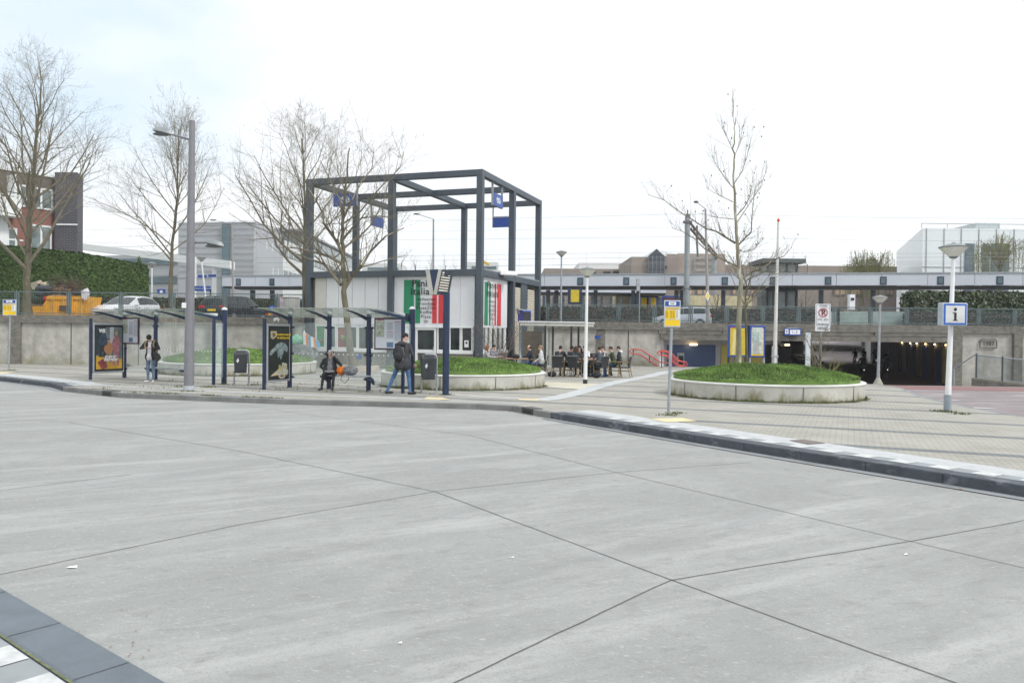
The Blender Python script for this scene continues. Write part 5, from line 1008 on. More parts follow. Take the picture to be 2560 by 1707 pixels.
# 4 front of the kiosk
Y=37.5; R_=random.Random(41); b0=G(876,928); b0=V(b0.x,Y,0); pz=lambda x_,y_: P(x_,y_,Y)
tz=Zat(335,Y,875); t4=tree('plane_tree','bare plane tree with a leaning trunk standing in front of the kiosk',[b0,pz(871,830),pz(861,745),pz(858,680),pz(856,600),pz(858,520),pz(868,440),pz(874,370)],(.2,.025),[],cfg,41,flare=True)
rnd=random.Random(44); m=MB(); c4=dict(cfg,nb=[0,9,6,4])
for path,r_ in (([(853,712),(835,690),(810,660),(775,648),(742,636)],.1),([(862,720),(880,690),(905,665),(925,630),(965,590),(1010,570)],.1),([(858,640),(845,610),(830,585),(810,560),(805,530),(790,500),(770,470)],.085),([(857,600),(880,570),(905,545),(950,540),(990,548)],.06),([(857,660),(820,640),(790,632),(740,620),(690,618)],.08),([(862,540),(880,500),(900,460),(930,420),(935,370)],.05),([(858,560),(850,500),(820,440),(800,400)],.05),([(862,480),(890,440),(905,390)],.035),([(860,470),(845,430),(838,380)],.035),([(859,620),(900,590),(930,560),(960,500),(975,440)],.05),([(857,560),(900,530),(950,470),(1000,420),(1010,380)],.045)):
    pts=[P(x_,y_,Y+rnd.gauss(0,.25)*i) for i,(x_,y_) in enumerate(path)]; rr=[r_*(1-.75*i/(len(pts)-1)) for i in range(len(pts))]; m.tube(pts,rr,7,cap=False)
    for k in range(1,len(pts)):
        for j in range(3):
            q=pts[k-1].lerp(pts[k],rnd.random()); d=(pts[k]-pts[k-1]).normalized(); d=(d*.6+V(rnd.gauss(0,.5),rnd.gauss(0,.5),rnd.uniform(.1,.8))).normalized(); grow(rnd,m,q,d,rnd.uniform(1.2,2.4),max(.012,rr[k]*.5),2,4,c4)
m.build('crown',twig,t4)
# 5 slim tree in the right planter
Y=25.3; x5=P(1845,915,Y).x; rnd=random.Random(52); pz=lambda x_,y_: P(x_,y_,Y); b0=V(x5,Y,.75)
t5=tree('plane_tree','slim young bare plane tree growing in the right planter',[b0,pz(1846,860),pz(1848,780),pz(1849,700),pz(1845,640),pz(1840,560),pz(1836,480),pz(1834,400),pz(1836,345),pz(1838,295)],(.105,.01),[],cfg,52,bk=bark2,flare=False)
m=MB(); c5=dict(wob=.09,trop=.08,nb=[0,4,3,2],max=4,seed=.07)
for path,r_ in (([(1848,668),(1820,655),(1790,640),(1762,622),(1735,596),(1705,578),(1680,570)],.032),([(1838,608),(1812,592),(1790,578),(1765,572),(1735,552),(1700,530),(1660,500),(1620,487)],.034),([(1850,700),(1880,680),(1905,672),(1935,650),(1960,640),(1980,618)],.035),([(1848,672),(1870,668),(1910,680),(1950,686),(1990,680)],.024),([(1841,618),(1858,600),(1878,580),(1880,540),(1884,500),(1890,460)],.03),([(1842,625),(1862,630),(1885,625),(1898,608)],.016),([(1836,545),(1860,520),(1875,490),(1880,460)],.018),([(1834,548),(1800,545),(1770,540)],.014),([(1833,470),(1815,450),(1795,420),(1780,390)],.016),([(1835,460),(1855,430),(1868,390),(1875,360)],.016),([(1833,505),(1800,490),(1765,470)],.014),([(1834,380),(1820,350),(1805,320)],.01),([(1836,390),(1850,360),(1856,320)],.01),([(1849,770),(1875,755),(1900,728),(1930,710)],.022),([(1849,700),(1830,680),(1815,650)],.012),([(1837,320),(1832,290),(1834,262)],.007),([(1840,560),(1880,500),(1900,470),(1915,430)],.016),([(1846,730),(1870,700),(1900,690)],.014)):
    pts=[P(x_,y_,Y+rnd.gauss(0,.1)*i) for i,(x_,y_) in enumerate(path)]; rr=[max(.006,r_*(1-.8*i/(len(pts)-1))) for i in range(len(pts))]; m.tube(pts,rr,6,cap=False)
    for k in range(1,len(pts)):
        for j in range(5):
            q=pts[k-1].lerp(pts[k],rnd.random()); d=(pts[k]-pts[k-1]).normalized(); d=(d*.7+V(rnd.gauss(0,.35),rnd.gauss(0,.4),rnd.uniform(.2,1.0))).normalized(); grow(rnd,m,q,d,rnd.uniform(.4,1.0),max(.006,rr[k]*.4),3,4,c5)
m.build('crown',twig,t5)
x6=P(1868,915,27).x; m=MB(); m.tube([(x6,27,.7),(x6-.05,27,2),(x6-.1,27,3.2),(x6+.2,27,4.3)],[.05,.045,.03,.015],8,cap=False); rnd=random.Random(9)
for k in range(9): grow(rnd,m,V(x6-.06,27,rnd.uniform(2,3.8)),V(rnd.gauss(0,1),rnd.gauss(0,.5),.5).normalized(),rnd.uniform(.8,1.6),.02,2,4,c5)
tag(m.build('sapling',bark,loc=(x6,27,.7),smooth=True),'thin dark sapling just behind the slim planter tree','tree')
# shrubs
def shrub(c,h,spread,n,lab,m_=None,name='bare_shrub',seed=3,lv=3,r_=.02):
    rnd=random.Random(seed); m=MB(); cf=dict(wob=.1,trop=.04,nb=[0,4,4,3],max=lv)
    for i in range(n): d=V(rnd.gauss(0,spread),rnd.gauss(0,spread),1).normalized(); grow(rnd,m,Vector(c)+V(rnd.gauss(0,.08),rnd.gauss(0,.08),0),d,h*rnd.uniform(.7,1.1),r_,1,lv,cf)
    return tag(m.build(name,m_ or twig,loc=c),lab,'shrub')
q=P(1250,905,37.2); shrub(V(q.x,q.y,.1),2.6,.42,14,'bare brown shrub against the kiosk windows near the corner post',mat('brown_twigs',(.16,.12,.1),.9))
q=P(437,880,33.8); shrub(V(q.x,q.y,.9),2.0,.3,9,'thin bare shrub on the left planter behind the street lamp',mat('pale_twigs',(.33,.3,.22),.9),seed=4,r_=.012)
q=P(2044,935,25.0); shrub(V(q.x,q.y,.7),1.5,.25,6,'small bare sapling standing at the right end of the right planter',seed=5,r_=.03)
m=MB(); rnd=random.Random(8)
for i in range(420): a=rnd.random()*6.28; u_=V(math.cos(a)*.02,math.sin(a)*.02,0); p=V(q.x+rnd.gauss(0,.12),q.y+rnd.gauss(0,.12),.66); m.add([p-u_*.4,p+u_*.4,p+V(rnd.gauss(0,.1),rnd.gauss(0,.1),rnd.uniform(.15,.38))],[(0,1,2)])
tag(m.build('grass_tuft',mat('tuft_olive',(.12,.14,.06),.9,var=.3,sc=8),loc=(q.x,q.y,.66)),'dark tuft of long grass at the foot of the planter sapling','grass tuft')
q=P(2068,925,33); shrub(V(q.x,q.y,0),1.2,1.0,16,'low spreading shrub behind the right planter by the white column',mat('olive_twigs',(.17,.16,.06),.9),seed=6)
# bare trees far off behind the kiosk and over the station
cb=dict(wob=.1,trop=.06,nb=[0,6,5,3],max=4,mat=mat('far_twigs',(.27,.25,.2),.95)); 
for i,(x_,yt,Y) in enumerate(((920,655,115),(960,632,112),(1000,622,118),(1035,628,114),(1075,624,120),(1110,630,116),(1140,650,112))):
    rnd=random.Random(60+i); b0=P(x_,690,Y); b0.z=2.3; tz=Zat(yt,Y,x_); tree('far_tree','hazy bare tree far behind the kiosk, '+['first','second','third','fourth','fifth','sixth','seventh'][i]+' from the left',[b0,V(b0.x,Y,4.5),V(b0.x+.2,Y,tz-2)],(.16,.05),limbs(rnd,3.4,tz-2.4,11,lambda q:3.6-1.8*q,.7,.2,.7),cb,60+i,group='far bare trees behind the kiosk',flare=False)
cb2=dict(cb,nb=[0,5,4,3])
for i,(x_,yt,Y,lb) in enumerate(((2012,630,75,'bare tree over the station roof right of the glass tower'),(1900,640,72,'thin bare tree behind the flag pole'),(1790,700,66,'low bare tree under the platform roof behind the slim tree'),(2000,720,66,'bushy bare tree under the platform roof beside the glass tower'),(2095,720,68,'bushy bare tree under the platform roof behind the parking sign'))):
    rnd=random.Random(80+i); b0=P(x_,760,Y); b0.z=2.3; tz=Zat(yt,Y,x_); tree('bare_tree',lb,[b0,V(b0.x,Y,3.2),V(b0.x+.2,Y,max(3.6,tz-1.2))],(.12,.04),limbs(rnd,2.9,max(3.5,tz-1.5),9,lambda q:2.6-1.2*q,.9,.3,.7),cb2,80+i,group='bare trees by the platform',flare=False)
# weeping willows
def willow(x_,yt,w_,Y,lab,seed):
    rnd=random.Random(seed); b0=P(x_,760,Y); b0.z=2.3; tz=Zat(yt,Y,x_); r=root('willow_tree',b0,lab,'willow tree','weeping willows behind the platform'); m=MB(); m.tube([b0,b0+V(.2,0,3),V(b0.x,Y,tz-2.5)],[.35,.25,.1],8); m.build('trunk',bark,r)
    m=MB(); hang=MB(); 
    for i in range(14):
        a=rnd.random()*6.28; rr=w_/2*math.sqrt(rnd.random()); top=V(b0.x+rr*math.cos(a),Y+rr*math.sin(a)*.8,tz-(rr/(w_/2))**2*2.2-rnd.random()*1.0); p0=V(b0.x,Y,tz-rnd.uniform(3,5)); mid=p0.lerp(top,.5)+V(0,0,.6); m.tube([p0,mid,top],[.08,.05,.02],5,cap=False)
        for j in range(15):
            q=mid.lerp(top,rnd.uniform(.2,1.05))+V(rnd.gauss(0,.35),rnd.gauss(0,.35),0); L_=rnd.uniform(1.2,4.2); hang.tube([q,q+V(rnd.gauss(0,.1),0,-L_*.4),q+V(rnd.gauss(0,.15),0,-L_)],[.012,.012,.008],3,cap=False)
            for k in range(int(L_*3)): z=rnd.random()*L_; c=q+V(rnd.gauss(0,.06),rnd.gauss(0,.06),-z); hang.add([c,c+V(.05,0,-.05),c+V(0,.02,-.16)],[(0,1,2)])
    m.build('branches',twig,r); hang.build('hanging_twigs',mat('willow_yellow_green',(.24,.25,.1),.9,var=.25,sc=2),r)
willow(2497,560,6.0,80,'weeping willow with yellow green twigs before the white office',91); willow(2195,600,4.2,86,'weeping willow rising over the platform roof, right stem group',92); willow(2150,608,3.6,87,'weeping willow rising over the platform roof, left stem group',93)
# ============================================================ HEDGES
def hedge(name,lab,pts,top,zb,th,mats,n,leaf,seed,round_=.25,cat='hedge'):
    rnd=random.Random(seed); P_=[Vector((*p,0)) for p in pts]; m=MB(); seglen=[(b_-a).length for a,b_ in zip(P_,P_[1:])]; Lt=sum(seglen)
    tops=top if hasattr(top,'__len__') else [top]*len(P_)
    def at(s):
        p,d,t_=at0(s); d2=(at0(min(Lt,s+1.0))[0]-at0(max(0,s-1.0))[0]).normalized(); return p,d2,t_
    def at0(s):
        for i,l in enumerate(seglen):
            if s<=l or i==len(seglen)-1: f=min(1,s/l); d=(P_[i+1]-P_[i]).normalized(); return P_[i].lerp(P_[i+1],f),d,tops[i]+(tops[i+1]-tops[i])*f
            s-=l
    k=int(Lt/.5)+2; vs=[]; 
    for i in range(k):
        p,d,t_=at(Lt*i/(k-1)); nrm=Vector((d.y,-d.x,0)); e=1 if 0<i<k-1 else .75
        for o,z in ((th/2,zb),(th/2,t_-round_),(th/2-round_,t_-.04),(-th/2+round_,t_-.04),(-th/2,t_-round_),(-th/2,zb)): vs.append(p+nrm*(o*e-.06)+V(0,0,z-(0 if z==zb else .05)))
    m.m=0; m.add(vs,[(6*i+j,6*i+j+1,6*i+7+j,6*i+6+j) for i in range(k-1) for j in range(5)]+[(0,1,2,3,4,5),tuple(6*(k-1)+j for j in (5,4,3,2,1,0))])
    for i in range(n):
        s=rnd.random()*Lt; p,d,t_=at(s); nrm=Vector((d.y,-d.x,0)); u=rnd.random(); hgt=t_-zb
        if u<.68: q=p+nrm*(th/2+rnd.gauss(0,.04))+V(0,0,zb+rnd.random()*(hgt-.1)); nn=nrm
        elif u<.93: q=p+nrm*rnd.uniform(-th/2+.1,th/2-.05)+V(0,0,t_+rnd.gauss(-.02,.035)); nn=Z3
        elif u<.97: p,d,t_=at(Lt); q=p+d*rnd.gauss(0,.05)+nrm*rnd.uniform(-th/2,th/2)+V(0,0,zb+rnd.random()*hgt*.97); nn=d
        else: p,d,t_=at(0); q=p-d*rnd.gauss(0,.05)+nrm*rnd.uniform(-th/2,th/2)+V(0,0,zb+rnd.random()*hgt*.97); nn=-d
        nn=(nn+V(rnd.gauss(0,.55),rnd.gauss(0,.55),rnd.gauss(0,.55))).normalized(); a=nn.orthogonal().normalized(); a.rotate(Matrix.Rotation(rnd.random()*6.28,3,nn)); b_=nn.cross(a); l=leaf*rnd.uniform(.6,1.3)
        m.m=rnd.choice(range(1,len(mats))) if len(mats)>1 else 0; m.add([q-a*l*.5,q+b_*l*.3,q+a*l*.5,q-b_*l*.3],[(0,1,2,3)])
    return tag(m.build(name,mats,loc=P_[0]+V(0,0,zb)),lab,cat)
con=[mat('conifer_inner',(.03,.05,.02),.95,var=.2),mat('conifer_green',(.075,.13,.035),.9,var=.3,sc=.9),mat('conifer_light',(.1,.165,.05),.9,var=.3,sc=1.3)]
ct=lambda x_,y_,Y: Zat(y_,Y,x_)
h0=P(-60,700,50);h1=P(185,700,52);h2=P(348,700,56)
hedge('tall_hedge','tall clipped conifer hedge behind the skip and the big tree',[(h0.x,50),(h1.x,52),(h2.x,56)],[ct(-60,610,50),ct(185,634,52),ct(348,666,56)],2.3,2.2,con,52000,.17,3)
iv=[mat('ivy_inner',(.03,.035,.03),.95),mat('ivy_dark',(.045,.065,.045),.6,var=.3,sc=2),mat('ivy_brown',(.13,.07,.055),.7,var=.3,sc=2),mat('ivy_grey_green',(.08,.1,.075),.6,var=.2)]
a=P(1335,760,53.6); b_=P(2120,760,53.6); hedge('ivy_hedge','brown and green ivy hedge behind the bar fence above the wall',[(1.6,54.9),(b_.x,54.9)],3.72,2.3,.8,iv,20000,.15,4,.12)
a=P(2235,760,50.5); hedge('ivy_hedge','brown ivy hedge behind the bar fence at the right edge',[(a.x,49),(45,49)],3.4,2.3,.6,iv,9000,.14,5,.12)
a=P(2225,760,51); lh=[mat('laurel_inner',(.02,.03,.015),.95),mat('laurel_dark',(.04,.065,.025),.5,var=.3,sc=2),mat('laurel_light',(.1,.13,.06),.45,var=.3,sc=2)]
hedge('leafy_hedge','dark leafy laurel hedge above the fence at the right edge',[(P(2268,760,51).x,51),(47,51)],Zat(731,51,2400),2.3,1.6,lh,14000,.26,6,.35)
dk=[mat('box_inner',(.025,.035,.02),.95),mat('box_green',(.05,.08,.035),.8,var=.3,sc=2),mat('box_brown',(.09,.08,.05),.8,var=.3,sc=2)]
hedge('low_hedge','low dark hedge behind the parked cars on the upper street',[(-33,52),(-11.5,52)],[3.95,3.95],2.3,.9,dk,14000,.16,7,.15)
# ============================================================ PLATFORM
pf=root('platform_roof',(5,60,2.3),'long pale grey platform roof with dark posts behind the fence','platform roof')
fA=Vector((P(555,700,66).x,66)); fB=Vector((46,52.4)); fd=(fB-fA).normalized(); fn_=Vector((-fd.y,fd.x)); fl=(fB-fA).length
def fat(x_): r_=ray(x_,853); k=r_.x/r_.y; return (fA.x-k*fA.y)/(k*fd.y-fd.x)
def fbox(m,s0,s1,n0,n1,z0,z1): p=fA+fd*s0+fn_*n0; return m.obox((p.x,p.y,z0),(fd.x*(s1-s0),fd.y*(s1-s0),0),(fn_.x*(n1-n0),fn_.y*(n1-n0),0),(0,0,z1-z0))
fas=mat('fascia_pale_grey',(.56,.59,.64),.45,var=.05,sc=.3); s_=0
m=MB()
while s_<fl: m_=min(s_+3.05,fl); fbox(m,s_,m_-.03,0,.2,5.58,6.4); s_+=3.05
m.build('fascia',fas,pf); m=MB(); fbox(m,0,fl,-.05,.3,6.4,6.5); m.build('gutter',galv,pf); m=MB(); fbox(m,0,fl,.2,3.4,5.44,5.56); m.build('soffit',mat('soffit_dark',(.07,.07,.075),.8),pf)
for x_ in (1186,1296,1449,1564,1682,1810,1930,2068,2206,2349,2497,595,679):
    s_=fat(x_); m=MB(); fbox(m,s_-.22,s_+.22,-.03,-.001,5.62,6.2); m.build('fascia_window',navy,pf); m=MB(); fbox(m,s_-.15,s_+.15,-.045,-.03,5.7,6.12); m.build('fascia_pane',bglass,pf)
for x_ in (1265,1363,1384,1484,1580,1593,1690,1705,1940,1810,2060,2193,2315,2336,2460,2490,660,610):
    s_=fat(x_); m=MB(); fbox(m,s_-.15,s_+.15,1.2,1.5,2.3,5.3); m.build('post',dsteel,pf)
# far platform canopy
p2=root('far_canopy',(8,76,2.3),'second pale canopy with glass screens beyond the near platform roof','platform roof')
a=P(1352,722,76); b_=P(1665,722,76); m=MB(); m.obox((a.x-8,76,Zat(731,76,1500)),(b_.x-a.x+8,0,0),(0,4,0),(0,0,.75)); m.build('fascia',fas,p2); m=MB(); m.obox((a.x-8,76.1,Zat(735,76,1500)),(b_.x-a.x+8,0,0),(0,4,0),(0,0,.3)); m.build('soffit',blackp,p2)
for x_ in range(1360,1662,24): q=P(x_,760,76.5); m=MB(); m.box((q.x,q.y,3.9),(.22 if x_%48 else .1,.2,3.3)); m.build('screen_post',dsteel,p2)
m=MB(); a=P(1352,722,77.5); b_=P(1540,722,77.5); m.obox((a.x,77.5,2.3),(b_.x-a.x,0,0),(0,.05,0),(0,0,3.0)); m.build('glass_screen',sglass,p2)
ylw=root('station_shop',(18,78,2.3),'low cream station shop with blue and yellow windows under the far canopy','station building'); a=P(1540,740,79.5);b_=P(1880,740,79.5); m=MB(); m.obox((a.x,79.5,2.3),(b_.x-a.x,0,0),(0,4,0),(0,0,Zat(737,79.5,1600)-2.3)); m.build('wall',mat('cream_yellow_wall',(.55,.48,.3),.7),ylw)
for x0,x1,mm in ((1578,1588,bglass),(1598,1617,yel),(1622,1640,yel),(1660,1700,mat('dark_red_window',(.12,.03,.05),.4))): a=P(x0,758,79.4);c=P(x1,744,79.4); m=MB(); m.obox((a.x-.2,79.36,2.6),(c.x-a.x+.4,0,0),(0,.1,0),(0,0,c.z-2.4)); f_=m.build('window',blue,ylw); m=MB(); m.obox((a.x,79.3,2.7),(c.x-a.x,0,0),(0,.04,0),(0,0,c.z-2.7)); m.build('pane',mm,f_)
q=P(1437,741,58.5); r=root('platform_timetable',V(q.x,q.y,3.4),'dark cased platform board with yellow timetable under the roof','notice board'); w_=.9;m=MB(); m.box((q.x,q.y,Zat(741,58.5,1437)),(1.05,.25,1.15)); m.build('case',navy,r); m=MB(); m.box((q.x,q.y-.14,Zat(740,58.5,1437)),(.62,.02,.92)); m.build('sheet',mat('timetable_yellow',(.66,.5,.03)),r); m=MB(); m.box((q.x-.3,q.y,2.9),(.1,.1,1.4)); m.box((q.x+.3,q.y,2.9),(.1,.1,1.4)); m.build('legs',blackp,r)
# platform railing
r=root('platform_railing',(20,57,2.3),'thin dark railing along the platform edge','railing'); m=MB()
a=P(1600,760,56.8);b_=P(2250,760,55)
for z in (3.45,3.75): m.tube([(a.x,a.y,z+.15),(b_.x,b_.y,z+.15)],.025,5)
for k in range(14): p=a.lerp(b_,k/13); m.tube([(p.x,p.y,2.3),(p.x,p.y,3.9)],.03,5)
m.build('rails',blackp,r)
# glass lift tower
q0,q1=P(1918,700,59.5),P(1992,700,59.5); r=root('lift_tower',V((q0.x+q1.x)/2,61,2.3),'small glazed lift tower with dark flat roof on the platform','tower'); wd=q1.x-q0.x; zt=Zat(655,59.5,1955)
m=MB(); 
for i in range(4): m.box((q0.x+wd*i/3,59.5,(zt+2.3)/2),(.14,.14,zt-2.3))
for z in (3.9,5.3,6.7): m.box(((q0.x+q1.x)/2,59.5,z),(wd,.1,.1))
m.box((q1.x,61.5,(zt+2.3)/2),(.14,.14,zt-2.3)); m.build('frame',mat('tower_frame',(.1,.13,.15),.5),r); m=MB(); m.obox((q0.x,59.56,2.3),(wd,0,0),(0,2.4,0),(0,0,zt-2.4)); m.build('glazing',mat('pale_tower_glass',(.33,.37,.36),.15,var=.3,sc=.8),r)
m=MB(); m.obox((q0.x-.5,59.0,zt-.1),(wd+1,0,0),(0,3.6,0),(0,0,.32)); m.build('roof',mat('tower_roof',(.1,.12,.12),.6),r)
# catenary
r=root('catenary_mast',P(1716,780,58),'grey overhead line mast with a slanted truss beam beyond the platform','mast'); q=P(1716,770,58); zt=Zat(545,58,1716); m=MB(); m.tube([(q.x,58,2.3),(q.x,58,5.2)],.25,10); m.tube([(q.x,58,5.2),(q.x,58,zt)],.2,10); m.build('mast',mat('mast_grey',(.3,.33,.34),.6,var=.15,sc=2),r,smooth=True); m=MB(); m.box((q.x,58,zt-.3),(.6,.5,.15)); m.box((q.x,58,zt+.1),(.3,.3,.3)); m.cyl((q.x,58,zt+.1),(q.x,58,zt+.6),.05); m.box((q.x,58,5.3),(.6,.4,.1)); m.build('mast_fittings',mat('mast_dark',(.14,.15,.15),.6),r)
a=P(1727,566,58.3); b_=P(1792,642,88); m=MB()
for o in (V(0,0,.2),V(0,0,-.2)): m.tube([a+o,b_+o],.1,6)
for k in range(18): p=a.lerp(b_,k/18);p2_=a.lerp(b_,(k+1)/18); m.tube([p+V(0,0,.2 if k%2 else -.2),p2_+V(0,0,-.2 if k%2 else .2)],.05,4)
m.build('truss_beam',mat('truss_brown',(.16,.13,.12),.7),r)
q=P(1785,660,88); m=MB(); m.tube([(q.x,88,2.3),(q.x,88,Zat(640,88,1785))],.3,8); m.build('far_mast',mat('mast_grey',(.3,.33,.34)),r); m=MB()
for x_,Y in ((1742,66),(1768,76)): c=P(x_,600 if Y==66 else 640,Y); m.tube([c+V(0,0,1.2),c,c+V(.1,0,-1.4)],.09,6)
m.build('insulator',mat('mast_dark',(.14,.15,.15)),r)
wires=mat('copper_wire',(.34,.35,.36),.6)
for i,(y0,ym,y1,Y,tk) in enumerate(((588,535,548,60,.014),(610,592,605,62,.014),(655,630,632,64,.016),(668,642,640,66,.018),(700,655,650,70,.016),(598,568,578,78,.014),(672,660,656,72,.016))):
    pts=[P(-200,y0,Y+4),P(550,(y0+ym)/2+4,Y),P(1716,ym,Y),P(2200,(ym+y1)/2+3,Y),P(2800,y1,Y-3)]; m=MB(); m.tube(pts,tk*.65,4,cap=False)
    if i in (2,3,4):
        for k in range(14): p=pts[1].lerp(pts[2],k/14); m.tube([p,p-V(0,0,.5)],.008,3,cap=False)
    tag(m.build('overhead_wire',wires,loc=pts[2]),['topmost overhead wire high over the platform','second overhead wire from the top','middle overhead wire with droppers at roof height','overhead wire with droppers just above the brown building','low overhead wire with droppers near the platform roof','faint overhead wire crossing the steel frame','low plain overhead wire before the white office'][i],'wire','overhead railway wires')
# ============================================================ BUILDINGS
redb=brick_mat('red_facade_brick',(.3,.1,.07),(.24,.085,.06),(.2,.15,.13),.44,.13,.02,wall=(1,.15)); darkb=brick_mat('dark_tower_brick',(.07,.068,.08),(.055,.052,.065),(.14,.14,.15),.44,.13,.022,wall=(1,0)); brownb=brick_mat('brown_facade_brick',(.17,.13,.11),(.14,.105,.09),(.1,.09,.08),.44,.13,.02,wall=(1,.15))
ap=root('apartment_building',(-40,62,2.3),'red brick apartment block with dark brick tower behind the tall hedge','building')
T0=P(136,640,61.5);T1=P(193,640,61.5);T2=P(207,640,64); zt=Zat(431,61.5,170)
m=MB(); m.prism([(T0.x,T0.y,2),(T1.x,T1.y,2),(T2.x,T2.y,2),(T2.x-3,T2.y+3,2),(T0.x,T0.y+4,2)],(0,0,zt-2)); m.build('tower',darkb,ap); z=Zat(563,61.4,165); m=MB(); m.obox((T0.x+.02,T0.y-.06,z),(T1.x-T0.x,0,0),(0,.05,0),(0,0,.12)); m.build('band',wfr,ap)
F0=P(-60,640,57.5);F1=P(136,640,62.0); fd2=Vector((F1.x-F0.x,F1.y-F0.y,0)); fL=fd2.length; fd2.normalize(); fn2=Vector((fd2.y,-fd2.x,0))
def fa2(x_): r_=ray(x_,853); k=r_.x/r_.y; return (F0.x-k*F0.y)/(k*fd2.y-fd2.x)
def wb(m,s0,s1,z0,z1,o0,o1): p=Vector((F0.x,F0.y,z0))+fd2*s0+fn2*o0; return m.obox(p,fd2*(s1-s0),fn2*(o1-o0),(0,0,z1-z0))
zf2=lambda y_,x_: P(x_,y_,F0.y+(F1.y-F0.y)*((x_+60)/196)).z
zr=zf2(440,100); zb_=zf2(521,100)
wb(MB(),0,fL,2.3,zb_,-6,0).build('wall',redb,ap); wb(MB(),0,fL,zb_,zr,-6,.02).build('upper_wall',brownb,ap); wb(MB(),-.2,fL+.3,zr,zr+.18,-6,.12).build('roof_edge',wfr,ap)
def apw(x0,x1,y0,y1,div,nm='window'):
    s0,s1=fa2(x0),fa2(x1); z1_=zf2(y0,(x0+x1)/2); z0_=zf2(y1,(x0+x1)/2); m=MB(); wb(m,s0,s1,z0_,z0_+.12,.0,.1); wb(m,s0,s1,z1_-.14,z1_,0,.1)
    for k in div: s=s0+(s1-s0)*k; wb(m,s-.07,s+.07,z0_,z1_,0,.1)
    w=m.build(nm,wfr,ap); wb(MB(),s0+.05,s1-.05,z0_+.1,z1_-.12,.03,.05).build('pane',mat('curtain_pane',(.25,.3,.3),.15,var=.5,sc=.9,col2=(.04,.05,.05)),w)
apw(22,66,461,516,(0,.55,1)); apw(80,128,471,524,(0,.42,1)); apw(74,125,563,628,(0,.52,1)); apw(18,38,570,628,(0,1)); apw(-30,-4,462,516,(0,1))
s1_=fa2(31); m=MB(); wb(m,0,s1_,zf2(545,15),zf2(500,15),0,1.4); m.build('balcony',wfr,ap); wb(MB(),0,fa2(16),2.3,zf2(545,15),0,.2).build('balcony_wall',wfr,ap); m=MB(); wb(m,0,fa2(33),zf2(493,15)-.03,zf2(493,15)+.03,1.3,1.36); wb(m,0,fa2(36),zf2(604,15),zf2(604,15)+.1,1.3,1.38); m.build('balcony_rail',wfr,ap)
wb(MB(),fa2(15),fa2(21),zf2(500,15),zf2(440,15),0,1.3).build('balcony_post',wfr,ap)
# grey office with ribbon windows
of=root('grey_office',(-62,125,2.3),'pale grey panelled office with blue window bands behind the parked cars','building'); opm=mat('office_panel',(.4,.41,.44),.6,var=.06,sc=.15); osh=mat('office_side',(.66,.67,.67),.6,var=.05,sc=.15)
def blk(par,x0,x1,Y0,Y1,yt,mm,nm='wall',depth=14,xr=None,zb=2.3):
    a=P(x0,700,Y0);b_=P(x1,700,Y1); z=P((x0+x1)/2,yt,(Y0+Y1)/2).z; m=MB(); d=(b_-a); d.z=0; m.obox((a.x,a.y,zb),d,(0,depth,0),(0,0,z-zb)); return m.build(nm,mm,par),a,b_,z
def strips(par,x0,x1,Y0,Y1,ys,mm,nm,th,off=.12):
    a=P(x0,700,Y0);b_=P(x1,700,Y1); d=b_-a; d.z=0
    for y_ in ys: z=P((x0+x1)/2,y_,(Y0+Y1)/2).z; m=MB(); m.obox((a.x,a.y-off,z-th/2),d,(0,off,0),(0,0,th)); m.build(nm,mm,par)
blk(of,195,448,128,122,638,opm); blk(of,445,640,122,120,556,opm)
seam=mat('panel_seam',(.3,.31,.33),.8)
strips(of,195,446,127.9,122,[650,690,710,725],seam,'panel_seam',.06,.04); strips(of,448,638,121.9,119.9,[572,588,603,618,634,650,664,678,694],seam,'panel_seam',.06,.04); strips(of,200,441,127.6,122,[655,701],bglass,'window_band',1.0)
strips(of,195,446,127.9,122,[617],wfr,'roof_rail',.12)
for k in range(5): pass
a=P(556,700,120.6); b_=P(575,700,120.5); m=MB(); m.obox((a.x,a.y-.35,2.3),(b_.x-a.x,0,0),(0,.3,0),(0,0,P(565,559,120).z-2.3)); m.build('glass_strip',bglass,of)
strips(of,448,638,121.9,119.9,[554],wfr,'roof_rail',.1)
# receding white wing
a=P(637,700,119.8); b_=P(900,700,205); m=MB(); z=P(640,570,120).z; m.obox((a.x,a.y,2.3),(b_.x-a.x,b_.y-a.y,0),(-10,8,0),(0,0,z-2.3)); m.build('wing',osh,of)
d=Vector((b_.x-a.x,b_.y-a.y,0)); nn=Vector((d.y,-d.x,0)).normalized()
for y_,hh_,x0_ in ((612,1.3,.06),(669,2.2,.1)):
    z=P(665,y_,130).z; m=MB(); m.obox(Vector((a.x,a.y,z-hh_))+d*x0_+nn*.0,d*(1-x0_),nn*.15,(0,0,hh_)); w=m.build('window_band',mat('band_glass',(.16,.2,.19),.2,var=.4,sc=.3),of); m=MB()
    for k in range(26): m.obox(Vector((a.x,a.y,z-hh_))+d*(x0_+(1-x0_)*k/26)+nn*.15,d*.003,nn*.05,(0,0,hh_))
    m.build('mullions',wfr,w)
# glazed storey set back on the wing
m=MB(); z=P(640,570,120).z; m.obox(Vector((a.x,a.y,z))+d*.32,d*.68,nn*-6,(0,0,2.6)); m.build('top_storey',mat('glass_storey',(.3,.36,.36),.2,var=.3,sc=.4),of); m=MB(); m.obox(Vector((a.x,a.y,z+2.6))+d*.28+nn*.5,d*.72,nn*-7,(0,0,.4)); m.build('storey_roof',greyp,of)
